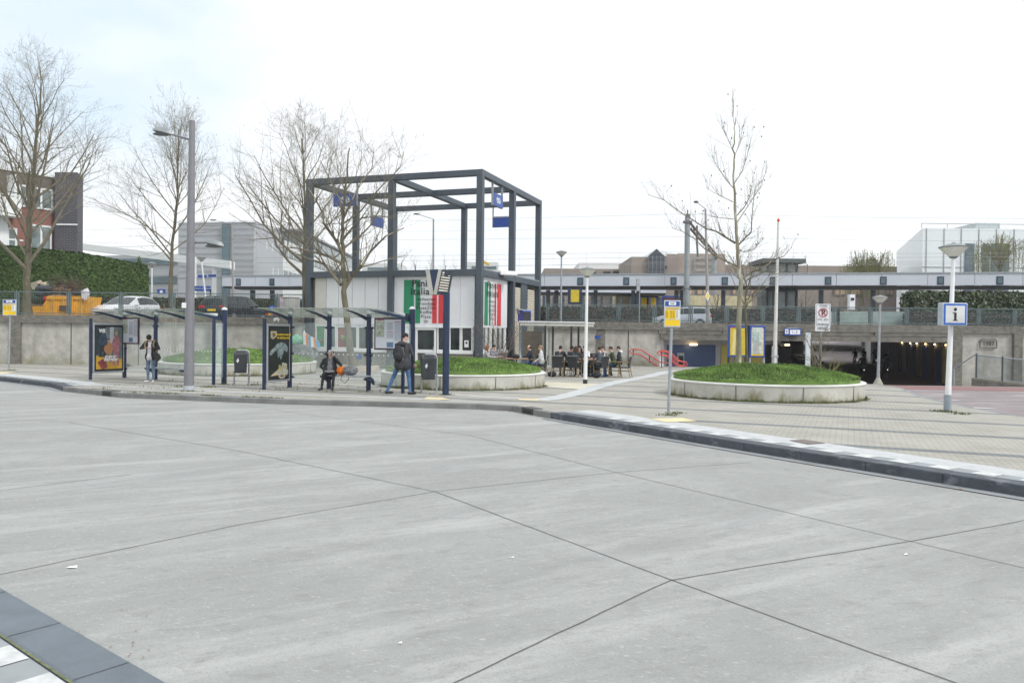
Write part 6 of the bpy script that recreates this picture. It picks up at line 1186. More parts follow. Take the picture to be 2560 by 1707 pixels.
# white sloping beam
a=P(190,607,110); b_=P(575,652,84); r=root('white_beam',a,'long white sloping roof beam crossing in front of the grey office','beam'); m=MB(); m.obox(a,b_-a,(0,1.5,0),(0,0,-.85)); m.build('beam',wfr,r)
for x_,yy in ((486,643),(536,650)): p=P(x_,yy,87); m=MB(); m.box((p.x,p.y,(p.z+2.3)/2),(.35,.35,p.z-2.3)); m.build('support',wfr,r)
# station name board
a=P(480,721,64); b_=P(526,721,64); r=root('station_name_board',V(a.x,64,2.3),'blue station name board left of the dark car','sign'); z=Zat(721,64,500); m=MB(); m.obox((a.x,64,z-.22),(b_.x-a.x,0,0),(0,.08,0),(0,0,.42)); m.build('board',blue,r); MB().text('Amersfoort Schothorst',.17,((a.x+b_.x)/2,63.99,z),(1,0,0),(0,0,1),depth=.006).build('lettering',whitep,r)
for q in (a,b_): m=MB(); m.box((q.x,64.04,(z+2.3)/2),(.08,.08,z-2.3)); m.build('post',blackp,r)
a=P(393,731,63); b_=P(420,731,63); r=root('small_blue_sign',a,'small blue sign with white square above the low hedge','sign'); m=MB(); m.obox((a.x,63,Zat(735,63,400)),(.65,0,0),(0,.05,0),(0,0,.4)); m.build('board',blue,r); m=MB(); m.obox((a.x+.22,62.97,Zat(733,63,400)),(.22,0,0),(0,.02,0),(0,0,.22)); m.build('symbol',whitep,r)
# brown station office
bo=root('brown_office',(25,105,2.3),'brown stone office block with gabled glass bay behind the platform','building'); bm_=mat('brown_stone',(.3,.25,.22),.8,var=.1,sc=.25); bm2=mat('brown_stone_light',(.36,.3,.26),.8,var=.1,sc=.25)
blk(bo,1578,1622,100,100,642,bm_,depth=12); blk(bo,1660,1696,100,100,635,bm_,depth=12); blk(bo,1695,1812,101,101,634,bm2,depth=12); blk(bo,1811,2242,103,103,664,bm_,depth=14); blk(bo,1360,1582,112,112,672,bm_,depth=10)
blk(bo,1447,1573,118,118,657,osh,'roof_drum',10)
a=P(1620,700,99.6); b_=P(1661,700,99.6); z=Zat(640,99.6,1640); zp=Zat(622,99.6,1640); m=MB(); m.prism([(a.x,99.6,2.3),(b_.x,99.6,2.3),(b_.x,99.6,z),((a.x+b_.x)/2,99.6,zp),(a.x,99.6,z)],(0,10,0)); m.build('glass_bay',mat('bay_glass',(.055,.075,.09),.12,var=.3,sc=.4),bo); m=MB()
for k in range(5): x_=a.x+(b_.x-a.x)*k/4; m.box((x_,99.55,(2.3+z)/2),(.08,.06,z-2.3))
for y_ in (655,668,680): m.box(((a.x+b_.x)/2,99.55,Zat(y_,99.6,1640)),(b_.x-a.x,.06,.06))
m.build('bay_mullions',greyp,bo)
pr_=P(1700,632,104); m=MB(); m.add([((a.x+b_.x)/2,99.6,zp+.02),(b_.x,99.6,z+.02),(pr_.x+2,104,z),(pr_.x+1,108,z+.6)],[(0,1,2,3)]); m.build('bay_roof',mat('zinc_roof',(.5,.53,.53),.5),bo)
orange=mat('painted_reflection_pane',(.62,.42,.26),.2,var=.2,sc=.5)  # orange reflection is painted into the pane colour
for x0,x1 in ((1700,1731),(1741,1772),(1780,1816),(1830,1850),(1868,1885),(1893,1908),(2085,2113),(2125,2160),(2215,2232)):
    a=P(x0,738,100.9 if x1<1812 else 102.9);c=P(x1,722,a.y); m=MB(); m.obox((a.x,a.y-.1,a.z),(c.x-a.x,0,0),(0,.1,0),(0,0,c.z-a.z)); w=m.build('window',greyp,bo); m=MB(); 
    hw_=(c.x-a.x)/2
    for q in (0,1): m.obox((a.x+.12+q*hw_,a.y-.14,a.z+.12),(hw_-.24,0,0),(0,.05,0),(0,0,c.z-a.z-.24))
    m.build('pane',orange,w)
for x0,x1 in ((1478,1490),(1508,1526),(1532,1550),(1555,1560)): a=P(x0,684,111.9);c=P(x1,679,111.9); m=MB(); m.obox((a.x,a.y-.1,a.z),(c.x-a.x,0,0),(0,.1,0),(0,0,c.z-a.z)); m.build('window',dglass,bo)
a=P(1736,676,100.9);c=P(1788,646,100.9); m=MB(); 
for q in (a.x,c.x): m.box((q,a.y-.1,(a.z+c.z)/2),(.12,.1,c.z-a.z))
for z in (a.z,(a.z+c.z)/2,c.z): m.box(((a.x+c.x)/2,a.y-.1,z),(c.x-a.x,.1,.12))
m.build('roof_frame',galv,bo); a=P(1665,668,99.9); m=MB(); m.box((a.x,a.y,a.z),(.25,.1,.3)); m.build('vent',blackp,bo)
# white office at the right
wo=root('white_office',(52,92,2.3),'large white panelled office with tall windows at the right edge','building'); wm=mat('white_cladding',(.72,.76,.77),.35,var=.03,sc=.2)
a=P(2305,700,88); z=Zat(570,88,2310); m=MB(); m.prism([(a.x,88,2.3),(a.x+38,88,2.3),(a.x+38,112,2.3),(P(2240,700,112).x,112,2.3)],(0,0,z-2.3)); m.build('wall',wm,wo)
m=MB(); 
for x_ in (2315,2359,2402,2446,2490,2534): p=P(x_,700,87.95); m.box((p.x,p.y,(z+2.3)/2),(.06,.06,z-2.35))
for y_ in (668,): m.box((a.x+19,87.95,Zat(y_,88,2400)),(38,.06,.05))
m.build('seams',mat('cladding_seam',(.35,.38,.39),.6),wo)
for x0,x1 in ((2412,2436),(2456,2474),(2478,2523)): p=P(x0,690,87.9);c=P(x1,609,87.9); m=MB(); m.obox((p.x,87.86,2.6),(c.x-p.x,0,0),(0,.1,0),(0,0,c.z-2.6)); m.build('window',mat('office_window',(.14,.2,.25),.1,var=.5,sc=.4,col2=(.04,.06,.06)),wo)
# side windows on the receding face
sd=Vector((a.x-P(2240,700,112).x,88-112,0)); s0=Vector((P(2240,700,112).x,112,0)); sn=Vector((sd.y,-sd.x,0)).normalized(); sn=-sn if sn.x>0 else sn
for t0,t1,zb1,zt1 in ((.05,.25,3,7.4),(.3,.62,3,9.0),(.66,.94,3,9.0)): m=MB(); m.obox(s0+sd*t0+Z3*zb1+sn*.0,sd*(t1-t0),sn*.12,(0,0,zt1-zb1)); m.build('side_window',mat('side_window_brown',(.1,.085,.09),.15,var=.3,sc=.5),wo)
m=MB(); m.tube([(a.x,88.3,z+.55),(a.x+38,88.3,z+.55)],.05,5); 
for k in range(14): m.tube([(a.x+k*2.9,88.3,z),(a.x+k*2.9,88.3,z+.55)],.04,4)
m.build('roof_rail',galv,wo); p=P(2437,700,92);c=P(2500,558,92); m=MB(); m.obox((p.x,92,z),(c.x-p.x,0,0),(0,6,0),(0,0,c.z-z)); m.build('roof_plant',mat('plant_box',(.42,.46,.47),.5),wo)
for i,(x0,x1,yt,Y,lb) in enumerate(((905,1000,658,150,'low white building far behind the kiosk seen through the frame'),(1165,1245,655,140,'pale far building right of the corner post behind the kiosk roof'))):
    r=root('far_building',P(x0,700,Y),lb,'building'); blk(r,x0,x1,Y,Y,yt,osh,depth=10); strips(r,x0+14,x1-4,Y,Y,[yt+14],bglass,'window_band',.45)
# service kiosk box on the platform right, litter
q=P(2128,770,52); m=MB(); m.box((q.x,q.y,Zat(755,52,2128)),(.36,.35,1.0)); m.m=1; m.box((q.x,q.y-.19,Zat(748,52,2128)),(.22,.03,.16)); tag(m.build('ticket_machine',[whitep,ink],loc=(q.x,q.y,3.3)),'white ticket machine behind the bar fence','machine')
r=root('glass_screen_panel',P(2150,780,49.5),'pale green frosted glass screens behind the bar fence','screen')
for x0,x1,yt in ((2040,2092,779),(2100,2170,779),(2176,2262,779)): p=P(x0,800,49.5);c=P(x1,yt,49.5); m=MB(); m.obox((p.x,49.5,2.3),(c.x-p.x,0,0),(0,.05,0),(0,0,c.z-2.3)); m.build('pane',mat('frosted_green',(.3,.38,.35),.4,var=.15,sc=1.5),r)
# ============================================================ PEOPLE
skin=mat('skin',(.62,.41,.32),.6,var=.08,sc=9); skin2=mat('skin_tan',(.32,.17,.11),.6,var=.08,sc=9)
def remesh(bm_mb,vox,sm_it=3):
    me=bpy.data.meshes.new('x'); me.from_pydata(bm_mb.v,[],bm_mb.f); o=bpy.data.objects.new('x',me); S.collection.objects.link(o)
    r=o.modifiers.new('r','REMESH'); r.mode='VOXEL'; r.voxel_size=vox; s=o.modifiers.new('s','SMOOTH'); s.iterations=sm_it; s.factor=.5
    dg=bpy.context.evaluated_depsgraph_get(); dg.update(); n=bpy.data.meshes.new_from_object(o.evaluated_get(dg)); v=[tuple(p.co) for p in n.vertices]; f=[tuple(p.vertices) for p in n.polygons]
    bpy.data.objects.remove(o); bpy.data.meshes.remove(me); bpy.data.meshes.remove(n); return v,f
def person(loc,yaw,lab,J,cols,hair=None,group=None,scale=1.0,vox=.02,fingers=True,extras=None,torso_w=1.0):
    """J: joints in metres, facing +y. cols: dict skin/top/pants/shoe materials. capsules are voxel merged into one body"""
    r=root('person',loc,lab,'person',group,rz=yaw,local=True); r.scale=(scale,)*3
    v=lambda k: Vector(J[k]); caps=[]
    def cap(a,b_,ra,rb,t): caps.append((Vector(a),Vector(b_),ra,rb,t))
    pel,che,nk,hd=v('pelvis'),v('chest'),v('neck'),v('head'); sh=(v('shL'),v('shR')); hp=(v('hipL'),v('hipR')); side=(sh[1]-sh[0]).normalized(); tw=torso_w
    mid=pel.lerp(che,.5); cap(hp[0]*.75+pel*.25,hp[1]*.75+pel*.25,.115*tw,.115*tw,'pants'); cap(pel+(mid-pel)*.15-side*.06*tw,mid-side*.05*tw,.115*tw,.115*tw,'top'); cap(pel+(mid-pel)*.15+side*.06*tw,mid+side*.05*tw,.115*tw,.115*tw,'top')
    cap(mid-side*.05*tw,che-side*.075,.11*tw,.115,'top'); cap(mid+side*.05*tw,che+side*.075,.11*tw,.115,'top'); cap(che-side*.07,nk-side*.05-(nk-che)*.25,.11,.07,'top'); cap(che+side*.07,nk+side*.05-(nk-che)*.25,.11,.07,'top')
    if J.get('hem'): h_=J['hem']; cap(pel-side*.07+V(0,0,.02),pel-side*.08+V(0,0,-h_),.135*tw,.14*tw,'top'); cap(pel+side*.07+V(0,0,.02),pel+side*.08+V(0,0,-h_),.135*tw,.14*tw,'top')
    hdir=(hd-nk).normalized(); cap(nk-hdir*.05,hd-hdir*.04,.055,.052,'skin')
    for i,s in enumerate('LR'):
        cap(nk+(sh[i]-nk)*.3-(nk-che)*.15,sh[i],.065,.067,'top'); el,wr=v('el'+s),v('wr'+s); cap(sh[i],el,.062,.048,'top'); cap(el,wr,.047,.033,'sleeve')
        kn,an=v('kn'+s),v('an'+s); cap(hp[i],kn,.09*J.get('thigh',1),.062,'pants'); cap(kn,an,.06,.042,'pants'); fd_=Vector(J.get('foot'+s,(0,1,0))).normalized(); cap(an+V(0,0,-.045)-fd_*.04,an+V(0,0,-.052)+fd_*.15,.042,.034,'shoe')
    face=Vector(J.get('face',(0,1,0))).normalized(); up=hdir; face=(face-up*face.dot(up)).normalized(); rt=face.cross(up)
    rot=Matrix((rt,face,up)).transposed()
    m=MB()
    for a,b_,ra,rb,t in caps:
        d=b_-a; L_=d.length; k=max(2,int(L_/.05)+1)
        if L_<1e-4: continue
        u=d/L_; pts=[a-u*ra*.85,a-u*ra*.5]+[a.lerp(b_,i/k) for i in range(k+1)]+[b_+u*rb*.5,b_+u*rb*.85]; rr=[ra*.5,ra*.86]+[ra+(rb-ra)*i/k for i in range(k+1)]+[rb*.86,rb*.5]
        m.tube(pts,rr,10)
    hc=hd; m.ell(hc,(.073,.09,.105),14,10,rot); m.ell(hc+rot@V(0,.025,-.065),(.05,.06,.05),10,8,rot); m.ell(hc+rot@V(0,.093,-.012),(.013,.02,.022),8,6,rot)
    for s_ in (-1,1): m.ell(hc+rot@V(s_*.075,-.005,-.01),(.012,.022,.032),8,6,rot)
    for i,s in enumerate('LR'):
        wr=v('wr'+s); el=v('el'+s); hdn=Vector(J.get('hand'+s,tuple((wr-el).normalized()))).normalized(); m.ell(wr+hdn*.05,(.04,.022,.05),10,6,hdn.to_track_quat('Z','Y').to_matrix())
    vs,fs=remesh(m,vox); P3=np.array(vs); ctr=np.array([P3[list(f)].mean(0) for f in fs]); best=np.full(len(fs),9.); idx=np.zeros(len(fs),int)
    slots=['skin','top','sleeve','pants','shoe']; mats=[cols.get('skin',skin),cols['top'],cols.get('sleeve',cols['top']),cols['pants'],cols['shoe']]
    def upd(dist,k): 
        w=dist<best; best[w]=dist[w]; idx[w]=k
    for a,b_,ra,rb,t in caps:
        A=np.array(a);B=np.array(b_); d=B-A; L2=(d*d).sum(); 
        if L2<1e-8: continue
        tt=np.clip(((ctr-A)@d)/L2,0,1); q=A+tt[:,None]*d; dist=np.linalg.norm(ctr-q,axis=1)-(ra+(rb-ra)*tt); upd(dist,slots.index(t))
    upd(np.linalg.norm(ctr-np.array(hc),axis=1)-.1,0)
    for s in 'LR': 
        wr=v('wr'+s); el=v('el'+s); hdn=Vector(J.get('hand'+s,tuple((wr-el).normalized()))).normalized(); upd(np.linalg.norm(ctr-np.array(wr+hdn*.05),axis=1)-.05,0)
    b=MB(); b.v=list(vs); b.f=list(fs); b.mi=[int(x) for x in idx]
    if fingers:
        b.m=0
        for i,s in enumerate('LR'):
            wr=v('wr'+s); el=v('el'+s); hdn=Vector(J.get('hand'+s,tuple((wr-el).normalized()))).normalized(); q=hdn.to_track_quat('Z','Y').to_matrix(); 
            for k,(o,l) in enumerate(((-.028,.07),(-.009,.08),(.009,.075),(.027,.058))):
                p0=wr+hdn*.085+q@V(o,0,0); p1=p0+hdn*l*.5+q@V(o*.1,.008,0); p2=p1+hdn*l*.35+q@V(0,.022,0); b.tube([p0-hdn*.02,p0,p1,p2],[.0095,.0095,.0085,.007],6)
            sg=1 if s=='L' else -1; p0=wr+hdn*.035+q@V(sg*.03,0,0); b.tube([p0,p0+hdn*.03+q@V(sg*.022,.01,0),p0+hdn*.06+q@V(sg*.024,.022,0)],[.012,.011,.008],6)
    if J.get('front'):
        cc_=ctr; cx0=float(pel.x+che.x)/2; N_=np.array([np.cross(P3[f[1]]-P3[f[0]],P3[f[2]]-P3[f[0]]) for f in fs]); N_/=np.linalg.norm(N_,axis=1)[:,None]+1e-9
        w_=(idx==1)&(N_[:,1]>.2)&(np.abs(cc_[:,0]-cx0)<J['front'][0]+J['front'][2]*(che.z-cc_[:,2]).clip(0,1))&(cc_[:,1]>pel.y+.03)&(cc_[:,2]<nk.z); b.mi=[7 if q else i for q,i in zip(w_,b.mi)]+b.mi[len(w_):]
    mats=mats+[ink,mat('lip',(.35,.12,.1),.5)]+([J['front'][1]] if J.get('front') else []); b.m=5
    for s_ in (-1,1): b.ell(hc+rot@V(s_*.03,.082,.012),(.012,.006,.007),8,5,rot); b.m=5; b.obox(hc+rot@V(s_*.03-.016,.085,.03),rot@V(.032,0,0),rot@V(0,.004,0),rot@V(0,0,.006))
    b.m=6; b.ell(hc+rot@V(0,.083,-.062),(.022,.006,.006),8,5,rot)
    b.build('body',mats,r,smooth=True)
    if hair:
        hm,kind=hair; h=MB()
        if kind=='short': h.ell(hc+rot@V(0,-.014,.022),(.082,.094,.1),14,10,rot)
        if kind=='bald': 
            for s_ in (-1,1): h.ell(hc+rot@V(s_*.045,-.03,-.01),(.042,.07,.06),12,8,rot)
            h.ell(hc+rot@V(0,-.06,-.005),(.065,.045,.07),12,8,rot)
        if kind=='hood' : h.ell(hc+rot@V(0,-.02,.01),(.1,.1,.125),14,10,rot)
        if kind=='cap_down': h.ell(hc+rot@V(0,.0,.03),(.09,.102,.1),14,10,rot)
        if kind in('long','curly'):
            h.ell(hc+rot@V(0,-.014,.022),(.087,.097,.1),14,10,rot); rn=random.Random(3)
            for i in range(13):
                a=-math.pi*.02+math.pi*(1.04)*i/12; st=hc+rot@V(.078*math.cos(a),-.07*math.sin(a)+.0,.02); L_=.30 if kind=='long' else .24; w_=.03 if kind=='long' else .045
                pts=[st]+[st+rot@V(.03*math.cos(a)*t+rn.gauss(0,.008),-.03*math.sin(a)*t+rn.gauss(0,.008),0)-V(0,0,L_*t) for t in (.25,.5,.75,1)]; h.tube(pts,[.03,w_,w_,w_*.9,.012],7)
        if kind=='bob':
            h.ell(hc+rot@V(0,-.012,.026),(.088,.098,.1),14,10,rot)
        v2,f2=remesh(h,.014,2); h2=MB(); h2.v=v2;h2.f=f2;h2.mi=[0]*len(f2); h2.build('hair',hm,r,smooth=True)
    if extras: extras(r,J,rot,hc)
    return r
def sit(lean=.0,turn=0,reach=None,h=.47,knee=.42,spread=.1,hands='table'):
    J=dict(pelvis=(0,0,h+.1),hipL=(-.09,0,h+.08),hipR=(.09,0,h+.08),chest=(0,lean*.6+.02,h+.42),neck=(0,lean*.95+.02,h+.6),head=(0,lean*1.1+.05,h+.755),shL=(-.18,lean*.85,h+.56),shR=(.18,lean*.85,h+.56),
      knL=(-spread,knee,h+.05),knR=(spread,knee,h+.05),anL=(-spread,knee+.02,.08),anR=(spread,knee-.04,.08))
    if hands=='table': J.update(elL=(-.25,lean+.14,h+.34),elR=(.25,lean+.14,h+.34),wrL=(-.12,lean+.38,h+.33),wrR=(.12,lean+.38,h+.33))
    elif hands=='lap': J.update(elL=(-.25,lean+.04,h+.3),elR=(.25,lean+.04,h+.3),wrL=(-.12,lean+.24,h+.17),wrR=(.12,lean+.26,h+.17))
    elif hands=='face': J.update(elL=(-.23,lean+.22,h+.36),elR=(.23,lean+.2,h+.36),wrL=(-.05,lean+.25,h+.58),wrR=(.1,lean+.4,h+.4))
    J.update(hem=.0); return J
def stand(h=1.0):
    return dict(pelvis=(0,0,.95),hipL=(-.09,0,.92),hipR=(.09,0,.92),chest=(0,.0,1.27),neck=(0,-.01,1.46),head=(0,.02,1.62),shL=(-.185,0,1.41),shR=(.185,0,1.41),knL=(-.1,.02,.49),knR=(.1,.02,.49),anL=(-.1,0,.08),anR=(.1,0,.08),elL=(-.25,0,1.13),elR=(.25,0,1.13),wrL=(-.24,.08,.88),wrR=(.24,.08,.88),hem=.04)
C=lambda n,c,**k: mat(n,c,.8,**dict(dict(var=.2,sc=6),**k))
jblack=C('black_leather_jacket',(.02,.022,.024)); wtee=C('white_shirt',(.7,.68,.72)); jeans=C('faded_jeans',(.12,.19,.28)); jeansb=C('blue_jeans',(.06,.13,.27)); wshoe=C('pale_shoes',(.65,.62,.6)); bshoe=C('black_shoes',(.02,.02,.022)); bpants=C('black_trousers',(.014,.014,.02)); navyj=C('navy_jacket',(.02,.025,.05)); hblack=C('black_hair',(.012,.011,.012)); hbrown=C('brown_hair',(.05,.028,.016)); hdb=C('dark_brown_hair',(.025,.016,.012)); hblond=C('blond_hair',(.3,.2,.1)); hgrey=C('grey_hair',(.45,.43,.42)); hred=C('auburn_hair',(.24,.09,.04))
# youth in black jacket at the left shelter, looking down, both hands at the chest
g=G(377,955); J=stand(); J.update(head=(0,.13,1.58),neck=(0,.03,1.45),face=(0,.55,-.8),elL=(-.33,.06,1.2),wrL=(-.14,.2,1.23),elR=(.35,.06,1.2),wrR=(.12,.2,1.22),handL=(1,.2,.05),handR=(-1,.2,.05),footL=(-.2,1,0),footR=(.35,1,0),hem=.06,front=(.06,wtee,.06))
def ex(r,J,rot,hc):
    for s_ in (-1,1): m=MB(); m.tube([(s_*.13,-.1,1.43),(s_*.14,.02,1.48),(s_*.15,.12,1.38),(s_*.17,.13,1.18)],[.03]*4,6); m.build('strap',C('khaki_strap',(.3,.24,.13)),r)
person(g,math.radians(176),'standing youth in black jacket and ripped jeans looking down at the left shelter',J,dict(top=jblack,pants=jeans,shoe=wshoe),(hblack,'cap_down'),extras=ex,scale=.99)
q=g+V(.2,.05,0); m=MB(); m.prism([(q.x-.08,q.y-.2,1.15),(q.x+.18,q.y-.2,1.0),(q.x+.24,q.y-.2,.86),(q.x+.1,q.y-.2,.72),(q.x-.0,q.y-.2,.86)],(.02,-.1,0)); tag(m.build('shoulder_bag',jblack,loc=(q.x,q.y,.75),bevel=.02),'black bag hanging at the side of the youth at the left shelter','bag')
m=MB(); m.ell((g.x,g.y+.2,1.2),(.17,.11,.24),12,8); tag(m.build('backpack',C('khaki_backpack',(.25,.17,.12)),loc=(g.x,g.y+.2,1),smooth=True),'brown khaki backpack on the back of the youth at the left shelter','backpack')
# woman on the bench with a phone
f2=(Vector((*s2e,0))-Vector((*s2a,0))).normalized(); fr2=Vector((f2.y,-f2.x,0)); bp0=Vector((*s2a,0))+f2*(1.5)
g=G(827,975); sx=Vector((*s2a,0))+f2*1.75+fr2*.3; J=sit(.02,knee=.43,hands='lap',spread=.15); J.update(shL=(-.2,0,1.0),shR=(.2,0,1.0),elR=(.36,.12,.82),wrR=(.12,.16,1.13),handR=(-.5,.1,.85),elL=(-.32,.02,.78),wrL=(-.16,.2,.64),handL=(.5,.6,-.5),anL=(-.24,.44,.1),anR=(.12,.52,.1),knL=(-.18,.42,.53),footL=(-.5,.9,0),footR=(.05,1,-.1),neck=(0,.02,1.08),head=(0,.06,1.22),face=(.1,1,-.05),hem=.0)
# mirror: facing the camera, her left side is at the viewer's right
def ex2(r,J,rot,hc):
    bl=MB(); bl.prism([(-.14,.135,.98),(.12,.135,.98),(.19,.19,.66),(.23,.36,.58),(-.16,.36,.58),(-.2,.19,.66)],(0,.03,0)); bl.build('blouse',mat('floral_blouse',(.03,.03,.035),.8,var=.1,sc=26,col2=(.35,.33,.36)),r)
    h=MB(); h.box((.1,.14,1.22),(.02,.07,.12)); h.build('phone',ink,r)
J2={k:((-v_[0],)+tuple(v_[1:]) if isinstance(v_,tuple) else v_) for k,v_ in J.items()}; sw={k[:-1]+('R' if k[-1]=='L' else 'L'):v_ for k,v_ in J2.items() if k[-1] in 'LR' and k not in('chest',)}; J2.update(sw)
person(sx,math.radians(180+8),'seated grey haired woman in black on the right shelter bench holding a phone to her ear',J,dict(top=C('dark_green_black_jacket',(.02,.028,.028)),pants=bpants,shoe=bshoe),(hgrey,'bob'),extras=None,torso_w=1.25,scale=1.0) if False else None
def flip(J):
    o=dict(J)
    for k in list(J):
        if isinstance(J[k],tuple):
            t=(-J[k][0],)+tuple(J[k][1:]); o[k]=t
    for a in ('sh','el','wr','hip','kn','an','hand','foot'):
        l,r_=o.get(a+'L'),o.get(a+'R')
        if l or r_: 
            o.pop(a+'L',None); o.pop(a+'R',None)
            if r_: o[a+'L']=r_
            if l: o[a+'R']=l
    return o
def ex3(r,J,rot,hc):
    bl=MB(); bl.ell((0,.24,.62),(.19,.17,.06),14,8); bl.build('blouse',mat('floral_blouse',(.02,.02,.025),.8,var=.1,sc=26,col2=(.35,.33,.36)),r,smooth=True)
    h=MB(); h.box((-.1,.13,1.24),(.02,.07,.12)); h.build('phone',ink,r)
JF=flip(J); JF['front']=(.07,mat('floral_blouse',(.02,.02,.025),.8,var=.1,sc=26,col2=(.35,.33,.36)),.12)
person(sx,math.radians(180+8),'grey haired woman in black seated on the right shelter bench phoning',JF,dict(top=C('dark_green_black_jacket',(.02,.028,.028)),pants=bpants,shoe=bshoe),(hgrey,'bob'),extras=ex3,torso_w=1.45,scale=.95)
q=sx+f2*.42; m=MB(); m.ell((q.x,q.y-.02,.62),(.17,.13,.14),10,7); tag(m.build('orange_scarf_bundle',C('orange_cloth',(.85,.2,.01)),loc=(q.x,q.y,.5),smooth=True),'bright orange bundle lying on the bench beside the seated woman','scarf')
q=sx+f2*.74; m=MB(); m.ell((q.x,q.y-.02,.64),(.24,.15,.17),12,8); h=m.build('handbag',mat('black_white_bag',(.03,.03,.035),.5,var=.1,sc=18,col2=(.3,.32,.33)),loc=(q.x,q.y,.5),smooth=True); tag(h,'black and white patterned handbag on the bench, strap hanging down','handbag')
m=MB(); m.tube([q+V(-.22,-.18,.62),q+V(-.26,-.2,.35),q+V(-.14,-.2,.24),q+V(-.02,-.2,.36),q+V(-.03,-.16,.62)],.01,5); m.build('strap',blackp,h)
# walking man seen from behind, striding
g=G(1005,986); J=stand(); J.update(pelvis=(0,.0,.93),hipL=(-.09,0,.9),hipR=(.09,0,.9),knL=(-.27,.05,.5),anL=(-.43,-.05,.1),knR=(.17,.05,.48),anR=(.24,-.1,.09),footL=(.75,.35,0),footR=(.8,.25,0),shL=(-.17,-.04,1.4),shR=(.17,.05,1.4),elR=(.29,-.04,1.13),wrR=(.31,.1,.88),elL=(-.16,.14,1.14),wrL=(-.02,.22,.93),head=(.07,.03,1.63),neck=(.02,.0,1.47),face=(1,.35,-.02),hem=.1,thigh=.95)
def ex4(r,J,rot,hc):
    m=MB(); m.ell((-.02,-.08,1.44),(.13,.09,.08),12,8); m.build('hood',C('dark_parka',(.045,.045,.055)),r,smooth=True)
person(V(g.x,g.y+.1,0),math.radians(-4),'walking man in dark hooded jacket and blue jeans seen from behind',J,dict(top=C('dark_parka',(.045,.045,.055)),pants=jeansb,shoe=bshoe),(hdb,'short'),extras=ex4,scale=1.05,torso_w=1.22)
m=MB(); c=V(g.x-.1,g.y-.12,1.22); m.ell(c,(.17,.12,.25),12,10); m.ell(c+V(-.02,-.09,-.08),(.12,.06,.13),10,8); o=m.build('backpack',C('charcoal_backpack',(.022,.022,.027)),loc=c,smooth=True); tag(o,'charcoal backpack worn by the walking man in jeans','backpack'); m=MB(); m.tube([c+V(.12,-.02,.2),c+V(.16,-.0,.0),c+V(.12,0,-.2)],.018,6); m.build('strap',greyp,o)
# pigeon
c=P(319,914,38); c.z=.1; r=root('pigeon',V(c.x,c.y,0),'dark pigeon standing on the paving near the left wall','pigeon'); m=MB(); rt=Matrix.Rotation(.25,3,'Y'); m.ell((c.x,c.y,.13),(.15,.07,.07),12,8,rt); m.tube([(c.x-.1,c.y,.17),(c.x-.14,c.y,.22)],[.04,.028],8); m.ell((c.x-.15,c.y,.24),(.035,.03,.03),8,6); m.tube([(c.x-.17,c.y,.24),(c.x-.21,c.y,.23)],[.01,.003],5); m.prism([(c.x+.1,c.y-.04,.12),(c.x+.25,c.y-.03,.06),(c.x+.25,c.y+.03,.06),(c.x+.1,c.y+.04,.12)],(0,0,.02)); m.build('body',C('pigeon_grey',(.05,.05,.065)),r,smooth=True); m=MB(); 
for s_ in (-.025,.025): m.tube([(c.x-.01,c.y+s_,.08),(c.x-.01,c.y+s_,0)],.008,5)
m.build('legs',red,r)
# ============================================================ TERRACE FURNITURE
rat=mat('dark_rattan',(.035,.037,.04),.7,var=.3,sc=25); wood=mat('bamboo_frame',(.3,.21,.1),.5,var=.2,sc=9)
def make_chair():
    r=root('terrace_chair',(0,0,0),'x','chair','dark rattan terrace chairs',local=True)   # faces +y
    m=MB(); m.box((0,0,.43),(.46,.45,.05)); m.build('seat',rat,r,bevel=.015)
    m=MB(); vs=[]; 
    for z,w_,y in ((.42,.36,-.21),(.6,.41,-.235),(.78,.45,-.27),(.9,.44,-.3)): vs+=[(-w_/2,y,z),(w_/2,y,z),(w_/2,y+.035,z),(-w_/2,y+.035,z)]
    m.add(vs,[(4*i+j,4*i+(j+1)%4,4*i+4+(j+1)%4,4*i+4+j) for i in range(3) for j in range(4)]+[(12,13,14,15),(3,2,1,0)]); m.build('backrest',rat,r,bevel=.01)
    m=MB(); m.tube([(-.22,-.3,.91),(0,-.31,.92),(.22,-.3,.91)],.016,6); m.build('top_rail',mat('steel_rail',(.25,.25,.24),.4),r)
    for s_ in (-1,1):
        m=MB(); m.tube([(s_*.23,-.25,.66),(s_*.26,0,.68),(s_*.26,.2,.67),(s_*.25,.24,.6),(s_*.23,.22,.43)],.017,6); m.build('armrest',wood,r)
        m=MB(); m.tube([(s_*.2,-.2,.42),(s_*.24,-.3,0)],.018,6); m.build('leg',wood,r); m=MB(); m.tube([(s_*.22,.21,.42),(s_*.23,.23,0)],.018,6); m.build('leg',wood,r)
    m=MB(); m.tube([(-.21,.2,.25),(.21,.2,.25)],.012,5); m.tube([(-.22,-.24,.28),(-.22,.21,.28)],.012,5); m.tube([(.22,-.24,.28),(.22,.21,.28)],.012,5); m.build('stretcher',wood,r); return r
ch0=make_chair(); chn=[0]
def chair(x,y,yaw,lab):
    if chn[0]==0: ch0.location=(x,y,0); ch0.rotation_euler=(0,0,yaw); ch0['label']=lab; chn[0]=1; return ch0
    return dup(ch0,(x,y,0),yaw,lab)
